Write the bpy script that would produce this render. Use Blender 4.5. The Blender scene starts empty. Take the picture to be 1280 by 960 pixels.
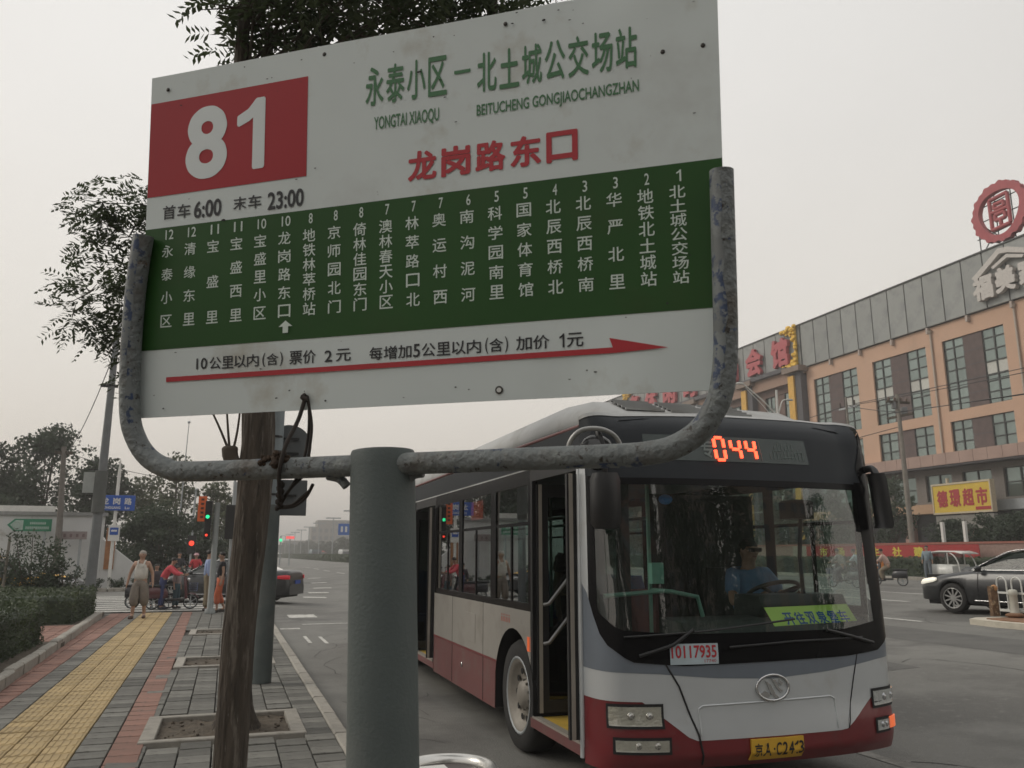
import bpy, bmesh, math, random
from mathutils import Vector, Matrix
random.seed(7)
R = math.radians
D = bpy.data
SC = bpy.context.scene
COL = SC.collection
# ------------------------------------------------------------------ camera
F, PITCH, YAW, EYE = 1020.0, math.atan(212 / 1020.0), 18.9, 1.6
cd = D.cameras.new('camera'); cam = D.objects.new('camera', cd); COL.objects.link(cam)
cam.location = (0, 0, EYE)
cam.rotation_euler = (R(90) + PITCH, 0, -R(YAW))
cd.sensor_width = 36; cd.lens = 36 * F / 1280.0
cd.clip_start = 0.05; cd.clip_end = 5000
cd.dof.use_dof = True; cd.dof.focus_distance = 3.2; cd.dof.aperture_fstop = 11.0
SC.camera = cam
# ------------------------------------------------------------------ sky and sun
SUN_EL, SUN_AZ = 36.0, -58.0         # azimuth clockwise from +Y (high haze-veiled sun ahead on the left)
w = D.worlds.new('World'); SC.world = w; w.use_nodes = True
nt = w.node_tree; nt.nodes.clear()
out = nt.nodes.new('ShaderNodeOutputWorld'); bg = nt.nodes.new('ShaderNodeBackground')
sky = nt.nodes.new('ShaderNodeTexSky'); sky.sky_type = 'NISHITA'; sky.sun_disc = False
sky.sun_elevation = R(SUN_EL); sky.sun_rotation = R(SUN_AZ)
sky.air_density = 1.0; sky.dust_density = 6.0; sky.ozone_density = 1.0
tc = nt.nodes.new('ShaderNodeTexCoord'); sep = nt.nodes.new('ShaderNodeSeparateXYZ')
rp = nt.nodes.new('ShaderNodeValToRGB')
rp.color_ramp.elements[0].position = 0.0; rp.color_ramp.elements[0].color = (.750, .672, .580, 1)
rp.color_ramp.elements[1].position = 0.75; rp.color_ramp.elements[1].color = (.720, .715, .700, 1)
e = rp.color_ramp.elements.new(0.22); e.color = (.715, .680, .625, 1)
e = rp.color_ramp.elements.new(0.45); e.color = (.695, .675, .645, 1)
cl = nt.nodes.new('ShaderNodeTexNoise'); cl.inputs['Scale'].default_value = 1.8; cl.inputs['Detail'].default_value = 5
mr = nt.nodes.new('ShaderNodeMapRange'); mr.inputs['From Min'].default_value = .3; mr.inputs['From Max'].default_value = .7; mr.inputs['To Min'].default_value = 11.2; mr.inputs['To Max'].default_value = 12.4
vm = nt.nodes.new('ShaderNodeVectorMath'); vm.operation = 'SCALE'
mx = nt.nodes.new('ShaderNodeMix'); mx.data_type = 'RGBA'; mx.inputs['Factor'].default_value = 0.975
bg.inputs['Strength'].default_value = 0.1
L = nt.links.new
L(tc.outputs['Generated'], sep.inputs[0]); L(sep.outputs['Z'], rp.inputs[0])
L(tc.outputs['Generated'], cl.inputs['Vector']); L(cl.outputs['Fac'], mr.inputs['Value'])
sdv = (math.sin(R(SUN_AZ)) * math.cos(R(SUN_EL)), math.cos(R(SUN_AZ)) * math.cos(R(SUN_EL)), math.sin(R(SUN_EL)))
dt = nt.nodes.new('ShaderNodeVectorMath'); dt.operation = 'DOT_PRODUCT'; dt.inputs[1].default_value = sdv; L(tc.outputs['Generated'], dt.inputs[0])
gl = nt.nodes.new('ShaderNodeMapRange'); gl.inputs['From Min'].default_value = .2; gl.inputs['From Max'].default_value = 1; gl.inputs['To Min'].default_value = 1.0; gl.inputs['To Max'].default_value = 1.10; L(dt.outputs['Value'], gl.inputs['Value'])
ml = nt.nodes.new('ShaderNodeMath'); ml.operation = 'MULTIPLY'; L(mr.outputs['Result'], ml.inputs[0]); L(gl.outputs['Result'], ml.inputs[1])
L(rp.outputs['Color'], vm.inputs[0]); L(ml.outputs[0], vm.inputs['Scale'])
L(sky.outputs['Color'], mx.inputs['A']); L(vm.outputs['Vector'], mx.inputs['B'])
L(mx.outputs['Result'], bg.inputs['Color']); L(bg.outputs[0], out.inputs[0])
sl = D.lights.new('sun', 'SUN'); sl.energy = 1.25; sl.angle = R(24); sl.color = (1, .93, .82)
sun = D.objects.new('sun', sl); COL.objects.link(sun)
sd = Vector((math.sin(R(SUN_AZ)) * math.cos(R(SUN_EL)), math.cos(R(SUN_AZ)) * math.cos(R(SUN_EL)), math.sin(R(SUN_EL))))
sun.rotation_euler = sd.to_track_quat('Z', 'Y').to_euler(); sun.location = sd * 60
vs = SC.view_settings
vs.view_transform = 'Standard'; vs.look = 'None'; vs.exposure = 0.0; vs.gamma = 1.0; vs.use_curve_mapping = False

# ------------------------------------------------------------------ helpers
def tag(o, label=None, cat=None, group=None, kind=None, category=None):
    cat = cat or category
    if label: o['label'] = label
    if label and not 4 <= len(label.split()) <= 16: print('LABEL', len(label.split()), label)
    if cat: o['category'] = cat
    if group: o['group'] = group
    if kind: o['kind'] = kind
    return o

def thing(name, label, cat, loc=(0, 0, 0), rz=0, group=None):
    o = D.objects.new(name, None); COL.objects.link(o); o.empty_display_size = .2
    o.location = loc; o.rotation_euler = (0, 0, rz)
    return tag(o, label, cat, group)

_m = {}
def mat(name, col, rough=.65, metal=0, var=.12, scale=6, bump=0, bscale=30, rnd=0, spec=.5, coat=0, dirt=None, dirt_amt=.5, dirt_scale=3, dirt_w=.12, emit=0, stretch=None, streak=0):
    """procedural surface: base colour broken up by noise, optional dirt/chip colour, bump"""
    if name in _m: return _m[name]
    m = D.materials.new(name); m.use_nodes = True; t = m.node_tree; N = t.nodes; l = t.links.new
    b = N['Principled BSDF']
    b.inputs['Roughness'].default_value = rough; b.inputs['Metallic'].default_value = metal
    b.inputs['Specular IOR Level'].default_value = spec
    if coat: b.inputs['Coat Weight'].default_value = coat; b.inputs['Coat Roughness'].default_value = .08
    c = N.new('ShaderNodeTexCoord'); src = c.outputs['Object']
    if stretch:
        mp = N.new('ShaderNodeMapping'); mp.inputs['Scale'].default_value = stretch; l(src, mp.inputs[0]); src = mp.outputs[0]
    n = N.new('ShaderNodeTexNoise'); n.inputs['Scale'].default_value = scale; n.inputs['Detail'].default_value = 6; l(src, n.inputs['Vector'])
    r = N.new('ShaderNodeMapRange'); r.inputs['From Min'].default_value = .25; r.inputs['From Max'].default_value = .75
    r.inputs['To Min'].default_value = 1 - var; r.inputs['To Max'].default_value = 1 + var; l(n.outputs['Fac'], r.inputs['Value'])
    v = N.new('ShaderNodeVectorMath'); v.operation = 'SCALE'; v.inputs[0].default_value = col[:3]; l(r.outputs['Result'], v.inputs['Scale'])
    cur = v.outputs['Vector']
    if rnd:
        oi = N.new('ShaderNodeObjectInfo'); r2 = N.new('ShaderNodeMapRange'); r2.inputs['To Min'].default_value = 1 - rnd; r2.inputs['To Max'].default_value = 1 + rnd
        l(oi.outputs['Random'], r2.inputs['Value']); v2 = N.new('ShaderNodeVectorMath'); v2.operation = 'SCALE'; l(cur, v2.inputs[0]); l(r2.outputs['Result'], v2.inputs['Scale']); cur = v2.outputs['Vector']
    if dirt:
        for k, dd in enumerate(dirt if isinstance(dirt, list) else [(dirt, dirt_scale, dirt_amt, dirt_w)]):
            dc, ds, th, wd = dd
            n2 = N.new('ShaderNodeTexNoise'); n2.inputs['Scale'].default_value = ds; n2.inputs['Detail'].default_value = 8; n2.inputs['Roughness'].default_value = .65
            of = N.new('ShaderNodeVectorMath'); of.operation = 'ADD'; of.inputs[1].default_value = (3.1 * k + 1, 7.7 * k, 2.3 * k); l(src, of.inputs[0]); l(of.outputs[0], n2.inputs['Vector'])
            r3 = N.new('ShaderNodeMapRange'); r3.inputs['From Min'].default_value = th; r3.inputs['From Max'].default_value = th + wd
            l(n2.outputs['Fac'], r3.inputs['Value'])
            x = N.new('ShaderNodeMix'); x.data_type = 'RGBA'; l(r3.outputs['Result'], x.inputs['Factor']); l(cur, x.inputs['A']); x.inputs['B'].default_value = (*dc, 1); cur = x.outputs['Result']
    l(cur, b.inputs['Base Color'])
    if emit:
        b.inputs['Emission Color'].default_value = (*col[:3], 1); b.inputs['Emission Strength'].default_value = emit
    if bump:
        nb = N.new('ShaderNodeTexNoise'); nb.inputs['Scale'].default_value = bscale; nb.inputs['Detail'].default_value = 5; l(src, nb.inputs['Vector'])
        bp = N.new('ShaderNodeBump'); bp.inputs['Strength'].default_value = bump; bp.inputs['Distance'].default_value = .02
        l(nb.outputs['Fac'], bp.inputs['Height']); l(bp.outputs[0], b.inputs['Normal'])
    _m[name] = m; return m

def glass(name, tint=(.55, .62, .6), refl=1.0, rough=.02):
    if name in _m: return _m[name]
    m = D.materials.new(name); m.use_nodes = True; t = m.node_tree; N = t.nodes; l = t.links.new; N.clear()
    o = N.new('ShaderNodeOutputMaterial'); tr = N.new('ShaderNodeBsdfTransparent'); tr.inputs[0].default_value = (*tint, 1)
    g = N.new('ShaderNodeBsdfGlossy'); g.inputs['Roughness'].default_value = rough; g.inputs['Color'].default_value = (1, 1, 1, 1)
    fr = N.new('ShaderNodeLayerWeight'); fr.inputs['Blend'].default_value = .5; pw = N.new('ShaderNodeMath'); pw.operation = 'POWER'; pw.inputs[1].default_value = 4.5; l(fr.outputs['Facing'], pw.inputs[0]); ma = N.new('ShaderNodeMath'); ma.operation = 'MULTIPLY_ADD'; ma.inputs[1].default_value = .92; ma.inputs[2].default_value = .055; l(pw.outputs[0], ma.inputs[0])
    mu = N.new('ShaderNodeMath'); mu.operation = 'MULTIPLY'; mu.inputs[1].default_value = refl; mu.use_clamp = True
    mx_ = N.new('ShaderNodeMixShader'); l(ma.outputs[0], mu.inputs[0]); l(mu.outputs[0], mx_.inputs[0]); l(tr.outputs[0], mx_.inputs[1]); l(g.outputs[0], mx_.inputs[2]); l(mx_.outputs[0], o.inputs[0])
    _m[name] = m; return m

class MB:
    def __init__(s): s.v = []; s.f = []; s.mi = []; s.sm = []
    def add(s, vs, fs, mi=0, smooth=False):
        b = len(s.v); s.v += [tuple(p) for p in vs]
        for f in fs: s.f.append(tuple(b + i for i in f)); s.mi.append(mi); s.sm.append(smooth)
        return s
    def box(s, x0, x1, y0, y1, z0, z1, mi=0, M=None):
        vs = [(x, y, z) for z in (z0, z1) for y in (y0, y1) for x in (x0, x1)]
        if M is not None: vs = [M @ Vector(p) for p in vs]
        return s.add(vs, [(0, 2, 3, 1), (4, 5, 7, 6), (0, 1, 5, 4), (1, 3, 7, 5), (3, 2, 6, 7), (2, 0, 4, 6)], mi)
    def cbox(s, x0, x1, y0, y1, z0, z1, c=.02, mi=0, M=None):
        """box with its top edges chamfered"""
        def ring(z, k): return [(x0 + k, y0 + k, z), (x1 - k, y0 + k, z), (x1 - k, y1 - k, z), (x0 + k, y1 - k, z)]
        vs = ring(z0, 0) + ring(z1 - c, 0) + ring(z1, c)
        if M is not None: vs = [M @ Vector(p) for p in vs]
        fs = [(3, 2, 1, 0), (8, 9, 10, 11)]
        for b in (0, 4):
            for i in range(4): j = (i + 1) % 4; fs.append((b + i, b + j, b + 4 + j, b + 4 + i))
        return s.add(vs, fs, mi)
    def tube(s, pts, rad, seg=10, cap=True, mi=0, closed=False):
        P = [Vector(p) for p in pts]; n = len(P)
        rr = rad if isinstance(rad, (list, tuple)) else [rad] * n
        prev = None; vs = []
        for i in range(n):
            if closed: t = P[(i + 1) % n] - P[i - 1]
            else: t = P[min(i + 1, n - 1)] - P[max(i - 1, 0)]
            t = t.normalized() if t.length > 1e-9 else Vector((0, 0, 1))
            if prev is None:
                a = Vector((0, 0, 1)) if abs(t.z) < .9 else Vector((1, 0, 0)); u = t.cross(a).normalized()
            else:
                u = prev - t * prev.dot(t); u = u.normalized() if u.length > 1e-6 else t.orthogonal().normalized()
            prev = u; w_ = t.cross(u)
            for k in range(seg):
                a = 2 * math.pi * k / seg; vs.append(P[i] + (u * math.cos(a) + w_ * math.sin(a)) * rr[i])
        fs = []
        for i in range(n if closed else n - 1):
            b0 = i * seg; b1 = ((i + 1) % n) * seg
            for k in range(seg): j = (k + 1) % seg; fs.append((b0 + k, b0 + j, b1 + j, b1 + k))
        s.add(vs, fs, mi, True)
        if cap and not closed:
            s.add(vs[:seg], [tuple(range(seg))[::-1]], mi); s.add(vs[-seg:], [tuple(range(seg))], mi)
        return s
    def lathe(s, prof, seg=20, M=None, mi=0, smooth=True, cap=True):
        vs = []
        for r_, z in prof:
            for k in range(seg): a = 2 * math.pi * k / seg; vs.append((r_ * math.cos(a), r_ * math.sin(a), z))
        if M is not None: vs = [M @ Vector(p) for p in vs]
        fs = []
        for i in range(len(prof) - 1):
            for k in range(seg): j = (k + 1) % seg; fs.append((i * seg + k, i * seg + j, (i + 1) * seg + j, (i + 1) * seg + k))
        s.add(vs, fs, mi, smooth)
        if cap: s.add(vs[:seg], [tuple(range(seg))[::-1]], mi); s.add(vs[-seg:], [tuple(range(seg))], mi)
        return s
    def prism(s, poly, t0, t1, M=None, mi=0):
        """polygon in local xy, extruded along local z"""
        n = len(poly); vs = [(p[0], p[1], t0) for p in poly] + [(p[0], p[1], t1) for p in poly]
        if M is not None: vs = [M @ Vector(p) for p in vs]
        fs = [tuple(range(n))[::-1], tuple(range(n, 2 * n))] + [(i, (i + 1) % n, n + (i + 1) % n, n + i) for i in range(n)]
        return s.add(vs, fs, mi)
    def grid(s, rows, mi=0, smooth=False, flip=False):
        n = len(rows[0]); vs = [p for r_ in rows for p in r_]; fs = []
        for i in range(len(rows) - 1):
            for j in range(n - 1):
                q = (i * n + j, i * n + j + 1, (i + 1) * n + j + 1, (i + 1) * n + j); fs.append(q[::-1] if flip else q)
        return s.add(vs, fs, mi, smooth)
    def loft(s, rings, mi=0, smooth=True, cap=True):
        n = len(rings[0]); vs = [p for r_ in rings for p in r_]; fs = []
        for i in range(len(rings) - 1):
            for j in range(n): k = (j + 1) % n; fs.append((i * n + j, i * n + k, (i + 1) * n + k, (i + 1) * n + j))
        s.add(vs, fs, mi, smooth)
        if cap: s.add(rings[0], [tuple(range(n))[::-1]], mi); s.add(rings[-1], [tuple(range(n))], mi)
        return s
    def sphere(s, c, r_, seg=10, rings=6, mi=0, sc=(1, 1, 1)):
        prof = [(max(1e-4, math.sin(math.pi * i / rings)), -math.cos(math.pi * i / rings)) for i in range(rings + 1)]
        M = Matrix.Translation(c) @ Matrix.Diagonal((r_ * sc[0], r_ * sc[1], r_ * sc[2], 1))
        return s.lathe(prof, seg, M, mi)
    def mesh(s, name, mats):
        me = D.meshes.new(name); me.from_pydata(s.v, [], s.f)
        for m_ in (mats if isinstance(mats, (list, tuple)) else [mats]): me.materials.append(m_)
        me.polygons.foreach_set('material_index', s.mi); me.polygons.foreach_set('use_smooth', s.sm); me.update(); return me
    def build(s, name, mats, parent=None, **k):
        o = D.objects.new(name, s.mesh(name, mats)); COL.objects.link(o)
        if parent is not None: o.parent = parent
        return tag(o, **k)

def put(me, name, parent=None, loc=(0, 0, 0), rot=(0, 0, 0), sc=None, **k):
    o = D.objects.new(name, me); COL.objects.link(o); o.location = loc; o.rotation_euler = rot
    if sc: o.scale = sc
    if parent is not None: o.parent = parent
    return tag(o, **k)

def bevel(o, wd=.01, seg=2, ang=30):
    m_ = o.modifiers.new('bevel', 'BEVEL'); m_.width = wd; m_.segments = seg; m_.limit_method = 'ANGLE'; m_.angle_limit = R(ang); return o

_glyph = {}
ONE = [(.33, 0), (.33, .56), (.26, .51), (.14, .465), (.14, .545), (.26, .60), (.355, .70), (.43, .70), (.43, 0)]
def glyph(ch, bold=0, res=3):
    """outline of one string at size 1 as (verts, faces, bbox)"""
    k = (ch, res)
    if k in _glyph: return _glyph[k]
    if ch == '1':
        vs = [(a, b, 0) for a, b in ONE]; fs = [(0, 1, 7, 8), (1, 2, 3, 4, 5, 6, 7)]; _glyph[k] = (vs, fs, (.14, .43, 0, .70)); return _glyph[k]
    c = D.curves.new('t', 'FONT'); c.body = ch; c.resolution_u = res
    o = D.objects.new('t', c); COL.objects.link(o)
    dg = bpy.context.evaluated_depsgraph_get(); dg.update()
    me = D.meshes.new_from_object(o.evaluated_get(dg))
    vs = [tuple(v.co) for v in me.vertices]; fs = [tuple(p.vertices) for p in me.polygons]
    D.objects.remove(o); D.curves.remove(c); D.meshes.remove(me)
    xs = [v[0] for v in vs] or [0]; ys = [v[1] for v in vs] or [0]
    _glyph[k] = (vs, fs, (min(xs), max(xs), min(ys), max(ys))); return _glyph[k]

def stamps(b):
    if b <= 0: return [(0, 0)]
    if b < .02: return [(-b, 0), (b, 0), (0, b), (0, -b)]
    return [(b * math.cos(a), b * math.sin(a)) for a in [6.2832 * q / 10 for q in range(10)]] + [(0, 0)]
def text_pts(ch, x0, x1, y0, y1, bold, res=3):
    """strokes thickened by stamping the glyph a few times; yields (points, faces, k)"""
    vs, fs, (a, b, c, d) = glyph(ch, 0, res)
    if ch == '1' and bold: bold *= .6
    a, b, c, d = a - bold, b + bold, c - bold, d + bold
    sx = (x1 - x0) / max(b - a, 1e-4); sy = (y1 - y0) / max(d - c, 1e-4)
    for k, (ox, oy) in enumerate(stamps(bold)):
        yield [(x0 + (v[0] + ox - a) * sx, y0 + (v[1] + oy - c) * sy) for v in vs], fs, k
def text_in(mb, ch, x0, x1, y0, y1, M, off=.001, bold=0, mi=0, full=False, depth=0):
    """write ch filling the box x0..x1,y0..y1 of plane M (local z = outward)"""
    step = max(2e-5, (y1 - y0) * 4e-4)
    for pts_, fs, k in text_pts(ch, x0, x1, y0, y1, bold):
        q = [M @ Vector((p[0], p[1], off + k * step)) for p in pts_]
        mb.add(q, fs, mi)
        if depth:
            q2 = [M @ Vector((p[0], p[1], off - depth)) for p in pts_]
            ed = {}
            for f in fs:
                for i in range(len(f)):
                    e_ = (f[i], f[(i + 1) % len(f)]); ed[e_] = ed.get(e_, 0) + 1
            n = len(q); mb.add(q + q2, [(j, i, n + i, n + j) for (i, j) in ed if (j, i) not in ed], mi)

def fr(o, ex, ey, ez):
    m_ = Matrix.Identity(4)
    for i in range(3): m_[i][0] = ex[i]; m_[i][1] = ey[i]; m_[i][2] = ez[i]; m_[i][3] = o[i]
    return m_

def catmull(pts, n=6):
    P = [Vector(p) for p in pts]; out_ = []
    for i in range(len(P) - 1):
        p0, p1, p2, p3 = P[max(i - 1, 0)], P[i], P[i + 1], P[min(i + 2, len(P) - 1)]
        for k in range(n):
            t = k / n
            out_.append(.5 * ((2 * p1) + (p2 - p0) * t + (2 * p0 - 5 * p1 + 4 * p2 - p3) * t * t + (3 * p1 - p0 - 3 * p2 + p3) * t ** 3))
    out_.append(P[-1]); return out_

# ------------------------------------------------------------------ colours and surfaces
ASPH = mat('asphalt', (.155, .152, .139), .8, var=.2, scale=.5, bump=.5, bscale=60, dirt=[((.11, .107, .098), .22, .50, .08), ((.19, .185, .17), 9, .55, .2), ((.26, .25, .235), 95, .60, .05), ((.07, .067, .06), 70, .62, .05), ((.10, .097, .09), .35, .56, .12)])
CONC = mat('concrete', (.30, .28, .245), .85, var=.14, scale=8, bump=.3, bscale=40, rnd=.1, dirt=(.18, .165, .14), dirt_scale=5, dirt_amt=.55)
PAVE = mat('grey_paver', (.135, .132, .118), .85, var=.22, scale=6, bump=.5, bscale=70, rnd=.36, dirt=(.07, .064, .056), dirt_scale=9, dirt_amt=.56)
YELT = mat('yellow_tile', (.375, .275, .135), .8, var=.14, scale=5, bump=.3, bscale=70, rnd=.14, dirt=(.24, .18, .10), dirt_scale=7, dirt_amt=.54)
REDT = mat('red_paver', (.225, .120, .092), .85, var=.14, scale=5, bump=.3, bscale=70, rnd=.16, dirt=(.12, .085, .07), dirt_scale=7, dirt_amt=.55)
SOIL = mat('soil', (.085, .068, .050), .95, var=.4, scale=9, bump=1, bscale=30)
DARKJ = mat('joint_sand', (.075, .068, .058), .95, var=.2, scale=20)
BARK = mat('bark', (.062, .050, .039), .95, var=.5, scale=12, bump=1.0, bscale=20, stretch=(3, 3, .4), dirt=[((.15, .13, .108), 9, .54, .1), ((.20, .185, .16), 22, .64, .06), ((.028, .023, .019), 14, .60, .08)])
BARK2 = mat('dark_bark', (.07, .058, .045), .95, var=.3, scale=8)
WHITE = mat('white_paint', (.62, .61, .58), .7, var=.08, scale=4)
LINEW = mat('road_paint', (.50, .49, .455), .8, var=.25, scale=6, dirt=(.15, .145, .13), dirt_scale=5, dirt_amt=.55)
WALLW = mat('white_wall', (.55, .55, .54), .9, var=.06, scale=.8, dirt=(.36, .34, .31), dirt_scale=.9, dirt_amt=.58)
STEEL = mat('grey_steel', (.088, .106, .103), .6, metal=0, var=.14, scale=5, bump=.12, bscale=160, dirt=[((.06, .062, .06), 40, .68, .1), ((.12, .13, .125), 3, .52, .2), ((.20, .21, .20), 70, .74, .03), ((.05, .045, .04), 2.2, .60, .08)])
GALV = mat('galvanised', (.34, .36, .37), .5, metal=.3, var=.1, scale=6)
BLACK = mat('black_plastic', (.014, .014, .015), .45, var=.1)
RUBBER = mat('tyre_rubber', (.022, .021, .020), .9, var=.2, scale=12)
DARK = mat('dark_void', (.012, .012, .012), .9, var=.1)
GREEN_L = mat('traffic_green', (.03, .9, .35), .5, emit=1.2)
RED_L = mat('traffic_red', (1, .06, .03), .5, emit=1.3)
CHROME = mat('chrome', (.6, .6, .6), .18, metal=1, var=.03)
SKIN = mat('skin', (.36, .22, .155), .6, var=.06, scale=10)
HAIRM = mat('black_hair', (.012, .010, .009), .6, var=.2)
SILVERP = mat('silver_paint', (.56, .585, .60), .32, metal=.35, var=.05, scale=2, coat=.4, dirt=(.42, .41, .38), dirt_scale=2.2, dirt_amt=.56, dirt_w=.3)
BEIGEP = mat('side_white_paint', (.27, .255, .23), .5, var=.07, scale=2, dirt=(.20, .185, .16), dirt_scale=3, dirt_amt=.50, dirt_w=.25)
MAROON = mat('maroon_paint', (.16, .016, .020), .35, var=.08, scale=3, coat=.35, dirt=(.10, .05, .045), dirt_scale=3, dirt_amt=.54, dirt_w=.25)
MAROOND = mat('dusty_maroon_paint', (.145, .052, .050), .55, var=.1, scale=3, dirt=(.14, .09, .08), dirt_scale=3, dirt_amt=.5, dirt_w=.25)
BANDG = mat('slate_band_paint', (.165, .19, .225), .35, metal=.2, var=.05, coat=.3)
FASC = mat('charcoal_bus_paint', (.022, .026, .031), .55, var=.06, spec=.25)

def leafmat(name, col, var=.35, rough=.6, tl=.25):
    if name in _m: return _m[name]
    m = D.materials.new(name); m.use_nodes = True; t = m.node_tree; N = t.nodes; l = t.links.new
    b = N['Principled BSDF']; b.inputs['Roughness'].default_value = rough
    c = N.new('ShaderNodeTexCoord'); n = N.new('ShaderNodeTexNoise'); n.inputs['Scale'].default_value = 1.6; n.inputs['Detail'].default_value = 6
    l(c.outputs['Object'], n.inputs['Vector'])
    r = N.new('ShaderNodeValToRGB'); r.color_ramp.elements[0].position = .3; r.color_ramp.elements[1].position = .7
    r.color_ramp.elements[0].color = (*[x * (1 - var) for x in col], 1); r.color_ramp.elements[1].color = (col[0] * (1 + var * 1.3), col[1] * (1 + var), col[2] * (1 + var * .6), 1)
    l(n.outputs['Fac'], r.inputs[0]); l(r.outputs[0], b.inputs['Base Color'])
    o = N['Material Output']; ts = N.new('ShaderNodeBsdfTranslucent'); l(r.outputs[0], ts.inputs[0])
    x = N.new('ShaderNodeMixShader'); x.inputs[0].default_value = tl; l(b.outputs[0], x.inputs[1]); l(ts.outputs[0], x.inputs[2]); l(x.outputs[0], o.inputs[0])
    _m[name] = m; return m
LEAF = leafmat('street_tree_leaf', (.052, .075, .038), tl=.35)
LEAFD = leafmat('dark_leaf', (.034, .054, .032))
LEAFH = leafmat('hedge_leaf', (.040, .062, .026), .45)
LEAFS = leafmat('shrub_leaf', (.038, .062, .036), .4)
LEAFP = leafmat('pale_leaf', (.075, .095, .055), .4)

def leaves(mb, c, rad, n, size, flat=1.0, hollow=0.0, rng=random, aspect=2.2, droop=0):
    """n small leaf quads inside an ellipsoid"""
    for _ in range(n):
        while True:
            p = Vector((rng.uniform(-1, 1), rng.uniform(-1, 1), rng.uniform(-1, 1)))
            if hollow <= p.length <= 1: break
        p = Vector((p.x * rad[0], p.y * rad[1], p.z * rad[2])) + Vector(c)
        a = Vector((rng.gauss(0, 1), rng.gauss(0, 1), rng.gauss(0, 1) * flat - droop)).normalized(); b = a.orthogonal().normalized()
        b = Matrix.Rotation(rng.uniform(0, 6.28), 3, a) @ b
        s_ = size * rng.uniform(.6, 1.3); a = a * s_ * .5; b = b * s_ * .5 / aspect
        mb.add([p - a, p - b * .9, p + a, p + b * .9], [(0, 1, 2, 3)])

# ================================================================== SETTING
def struct(mb, name, m, parent=None): return mb.build(name, m, parent, kind='structure')

def zroad(x, y):
    if x > 5: return -.13 + .40 * min(1, (x - 5) / 11.5)
    if y > 25.325: return -.13 + .11 * min(1, max(0, (3.6 - x) / 2.4))
    return -.13
mb = MB()
mb.grid([[(x, y, -.45) for x in (-1380, -400, 0, 400, 1380)] for y in (-280, -60, 0, 600, 2380)])
struct(mb, 'ground', mat('dry_ground', (.11, .105, .085), .95, var=.2, scale=.05))
mb = MB()
xs = [1.17, 2.4, 3.6, 5, 6.5, 8, 10, 12, 14, 16.5, 20, 26, 33.3]
mb.grid([[(x, y, zroad(x, 0)) for x in xs] for y in (-60, -20, 0, 10, 25.32)], smooth=True)
xs2 = [-60, -20, -5, 0, 1.2, 2.4, 3.6, 5, 6.5, 8, 10, 12, 14, 16.5, 20, 26, 33.3]
mb.grid([[(x, y, zroad(x, y)) for x in xs2] for y in (25.32, 26.5, 32, 40.2)], smooth=True)
xs3 = [1.2, 2.4, 3.6, 5, 6.5, 8, 10, 12, 14, 16.5, 20, 26, 33.3]
mb.grid([[(x, y, zroad(x, y)) for x in xs3] for y in (40.2, 80, 200, 900)], smooth=True)
road = struct(mb, 'road', ASPH)
rc = random.Random(21); mb = MB()
def crack(x, y, a, n, w_):
    P = [Vector((x, y, 0))]
    for _ in range(n): a += rc.gauss(0, .35); P.append(P[-1] + Vector((math.cos(a), math.sin(a), 0)) * rc.uniform(.12, .3))
    for p, q in zip(P, P[1:]):
        d = (q - p).normalized(); s_ = Vector((-d.y, d.x, 0)) * w_ * rc.uniform(.4, 1)
        mb.add([(v.x, v.y, zroad(v.x, max(v.y, 0)) + .003) for v in (p - s_, q - s_, q + s_, p + s_)], [(0, 1, 2, 3)])
for _ in range(60): crack(rc.uniform(5.5, 20), rc.uniform(3, 24), rc.choice((0, 1.57, .3)) + rc.gauss(0, .2), rc.randint(6, 22), .010)
for _ in range(14): crack(rc.uniform(1.4, 2.4), rc.uniform(4, 23), 1.57 + rc.gauss(0, .2), rc.randint(5, 14), .007)
mb.build('road_cracks', mat('tar_crack', (.055, .053, .048), .9), road, kind='stuff')
def road_patch(x0, x1, y0, y1, nm, m):
    mb = MB(); mb.grid([[(x0 + (x1 - x0) * i / 4, y, zroad(x0 + (x1 - x0) * i / 4, 0) + .0025) for i in range(5)] for y in (y0, (y0 + y1) / 2, y1)]); mb.build(nm, m, road)
road_patch(7.2, 9.4, 9.6, 13.0, 'asphalt_repair', mat('repair_asphalt', (.105, .103, .096), .85, var=.2, scale=2, bump=.5, bscale=70))
road_patch(11.5, 13.0, 6.0, 18.0, 'asphalt_repair', mat('repair_asphalt', (.11, .10, .09)))
mb = MB(); mb.lathe([(.36, .002), (.36, .006), (.30, .006)], 28, Matrix.Translation((10.4, 15.6, zroad(10.4, 0)))); mb.build('manhole_cover', mat('iron_cover', (.05, .048, .045), .7, bump=1, bscale=30), road)

# pavement base and far verges
mb = MB()
mb.box(-2.55, 1.03, -8, 25.3, -.30, -.055); mb.box(-60, -2.55, -8, 25.3, -.30, -.02)
struct(mb, 'sidewalk_bed', DARKJ)
mb = MB(); mb.box(33.5, 57.6, -40, 140, -.2, .36)
struct(mb, 'plaza', mat('plaza_paving', (.22, .21, .19), .9, var=.15, scale=1.5))
mb = MB(); mb.box(-80, 1.0, 40.4, 60, -.3, .06); mb.box(-80, 0.9, 60, 600, -.3, .05)
struct(mb, 'far_verge', mat('verge_soil', (.10, .095, .07), .95, var=.3, scale=1.2))

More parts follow.
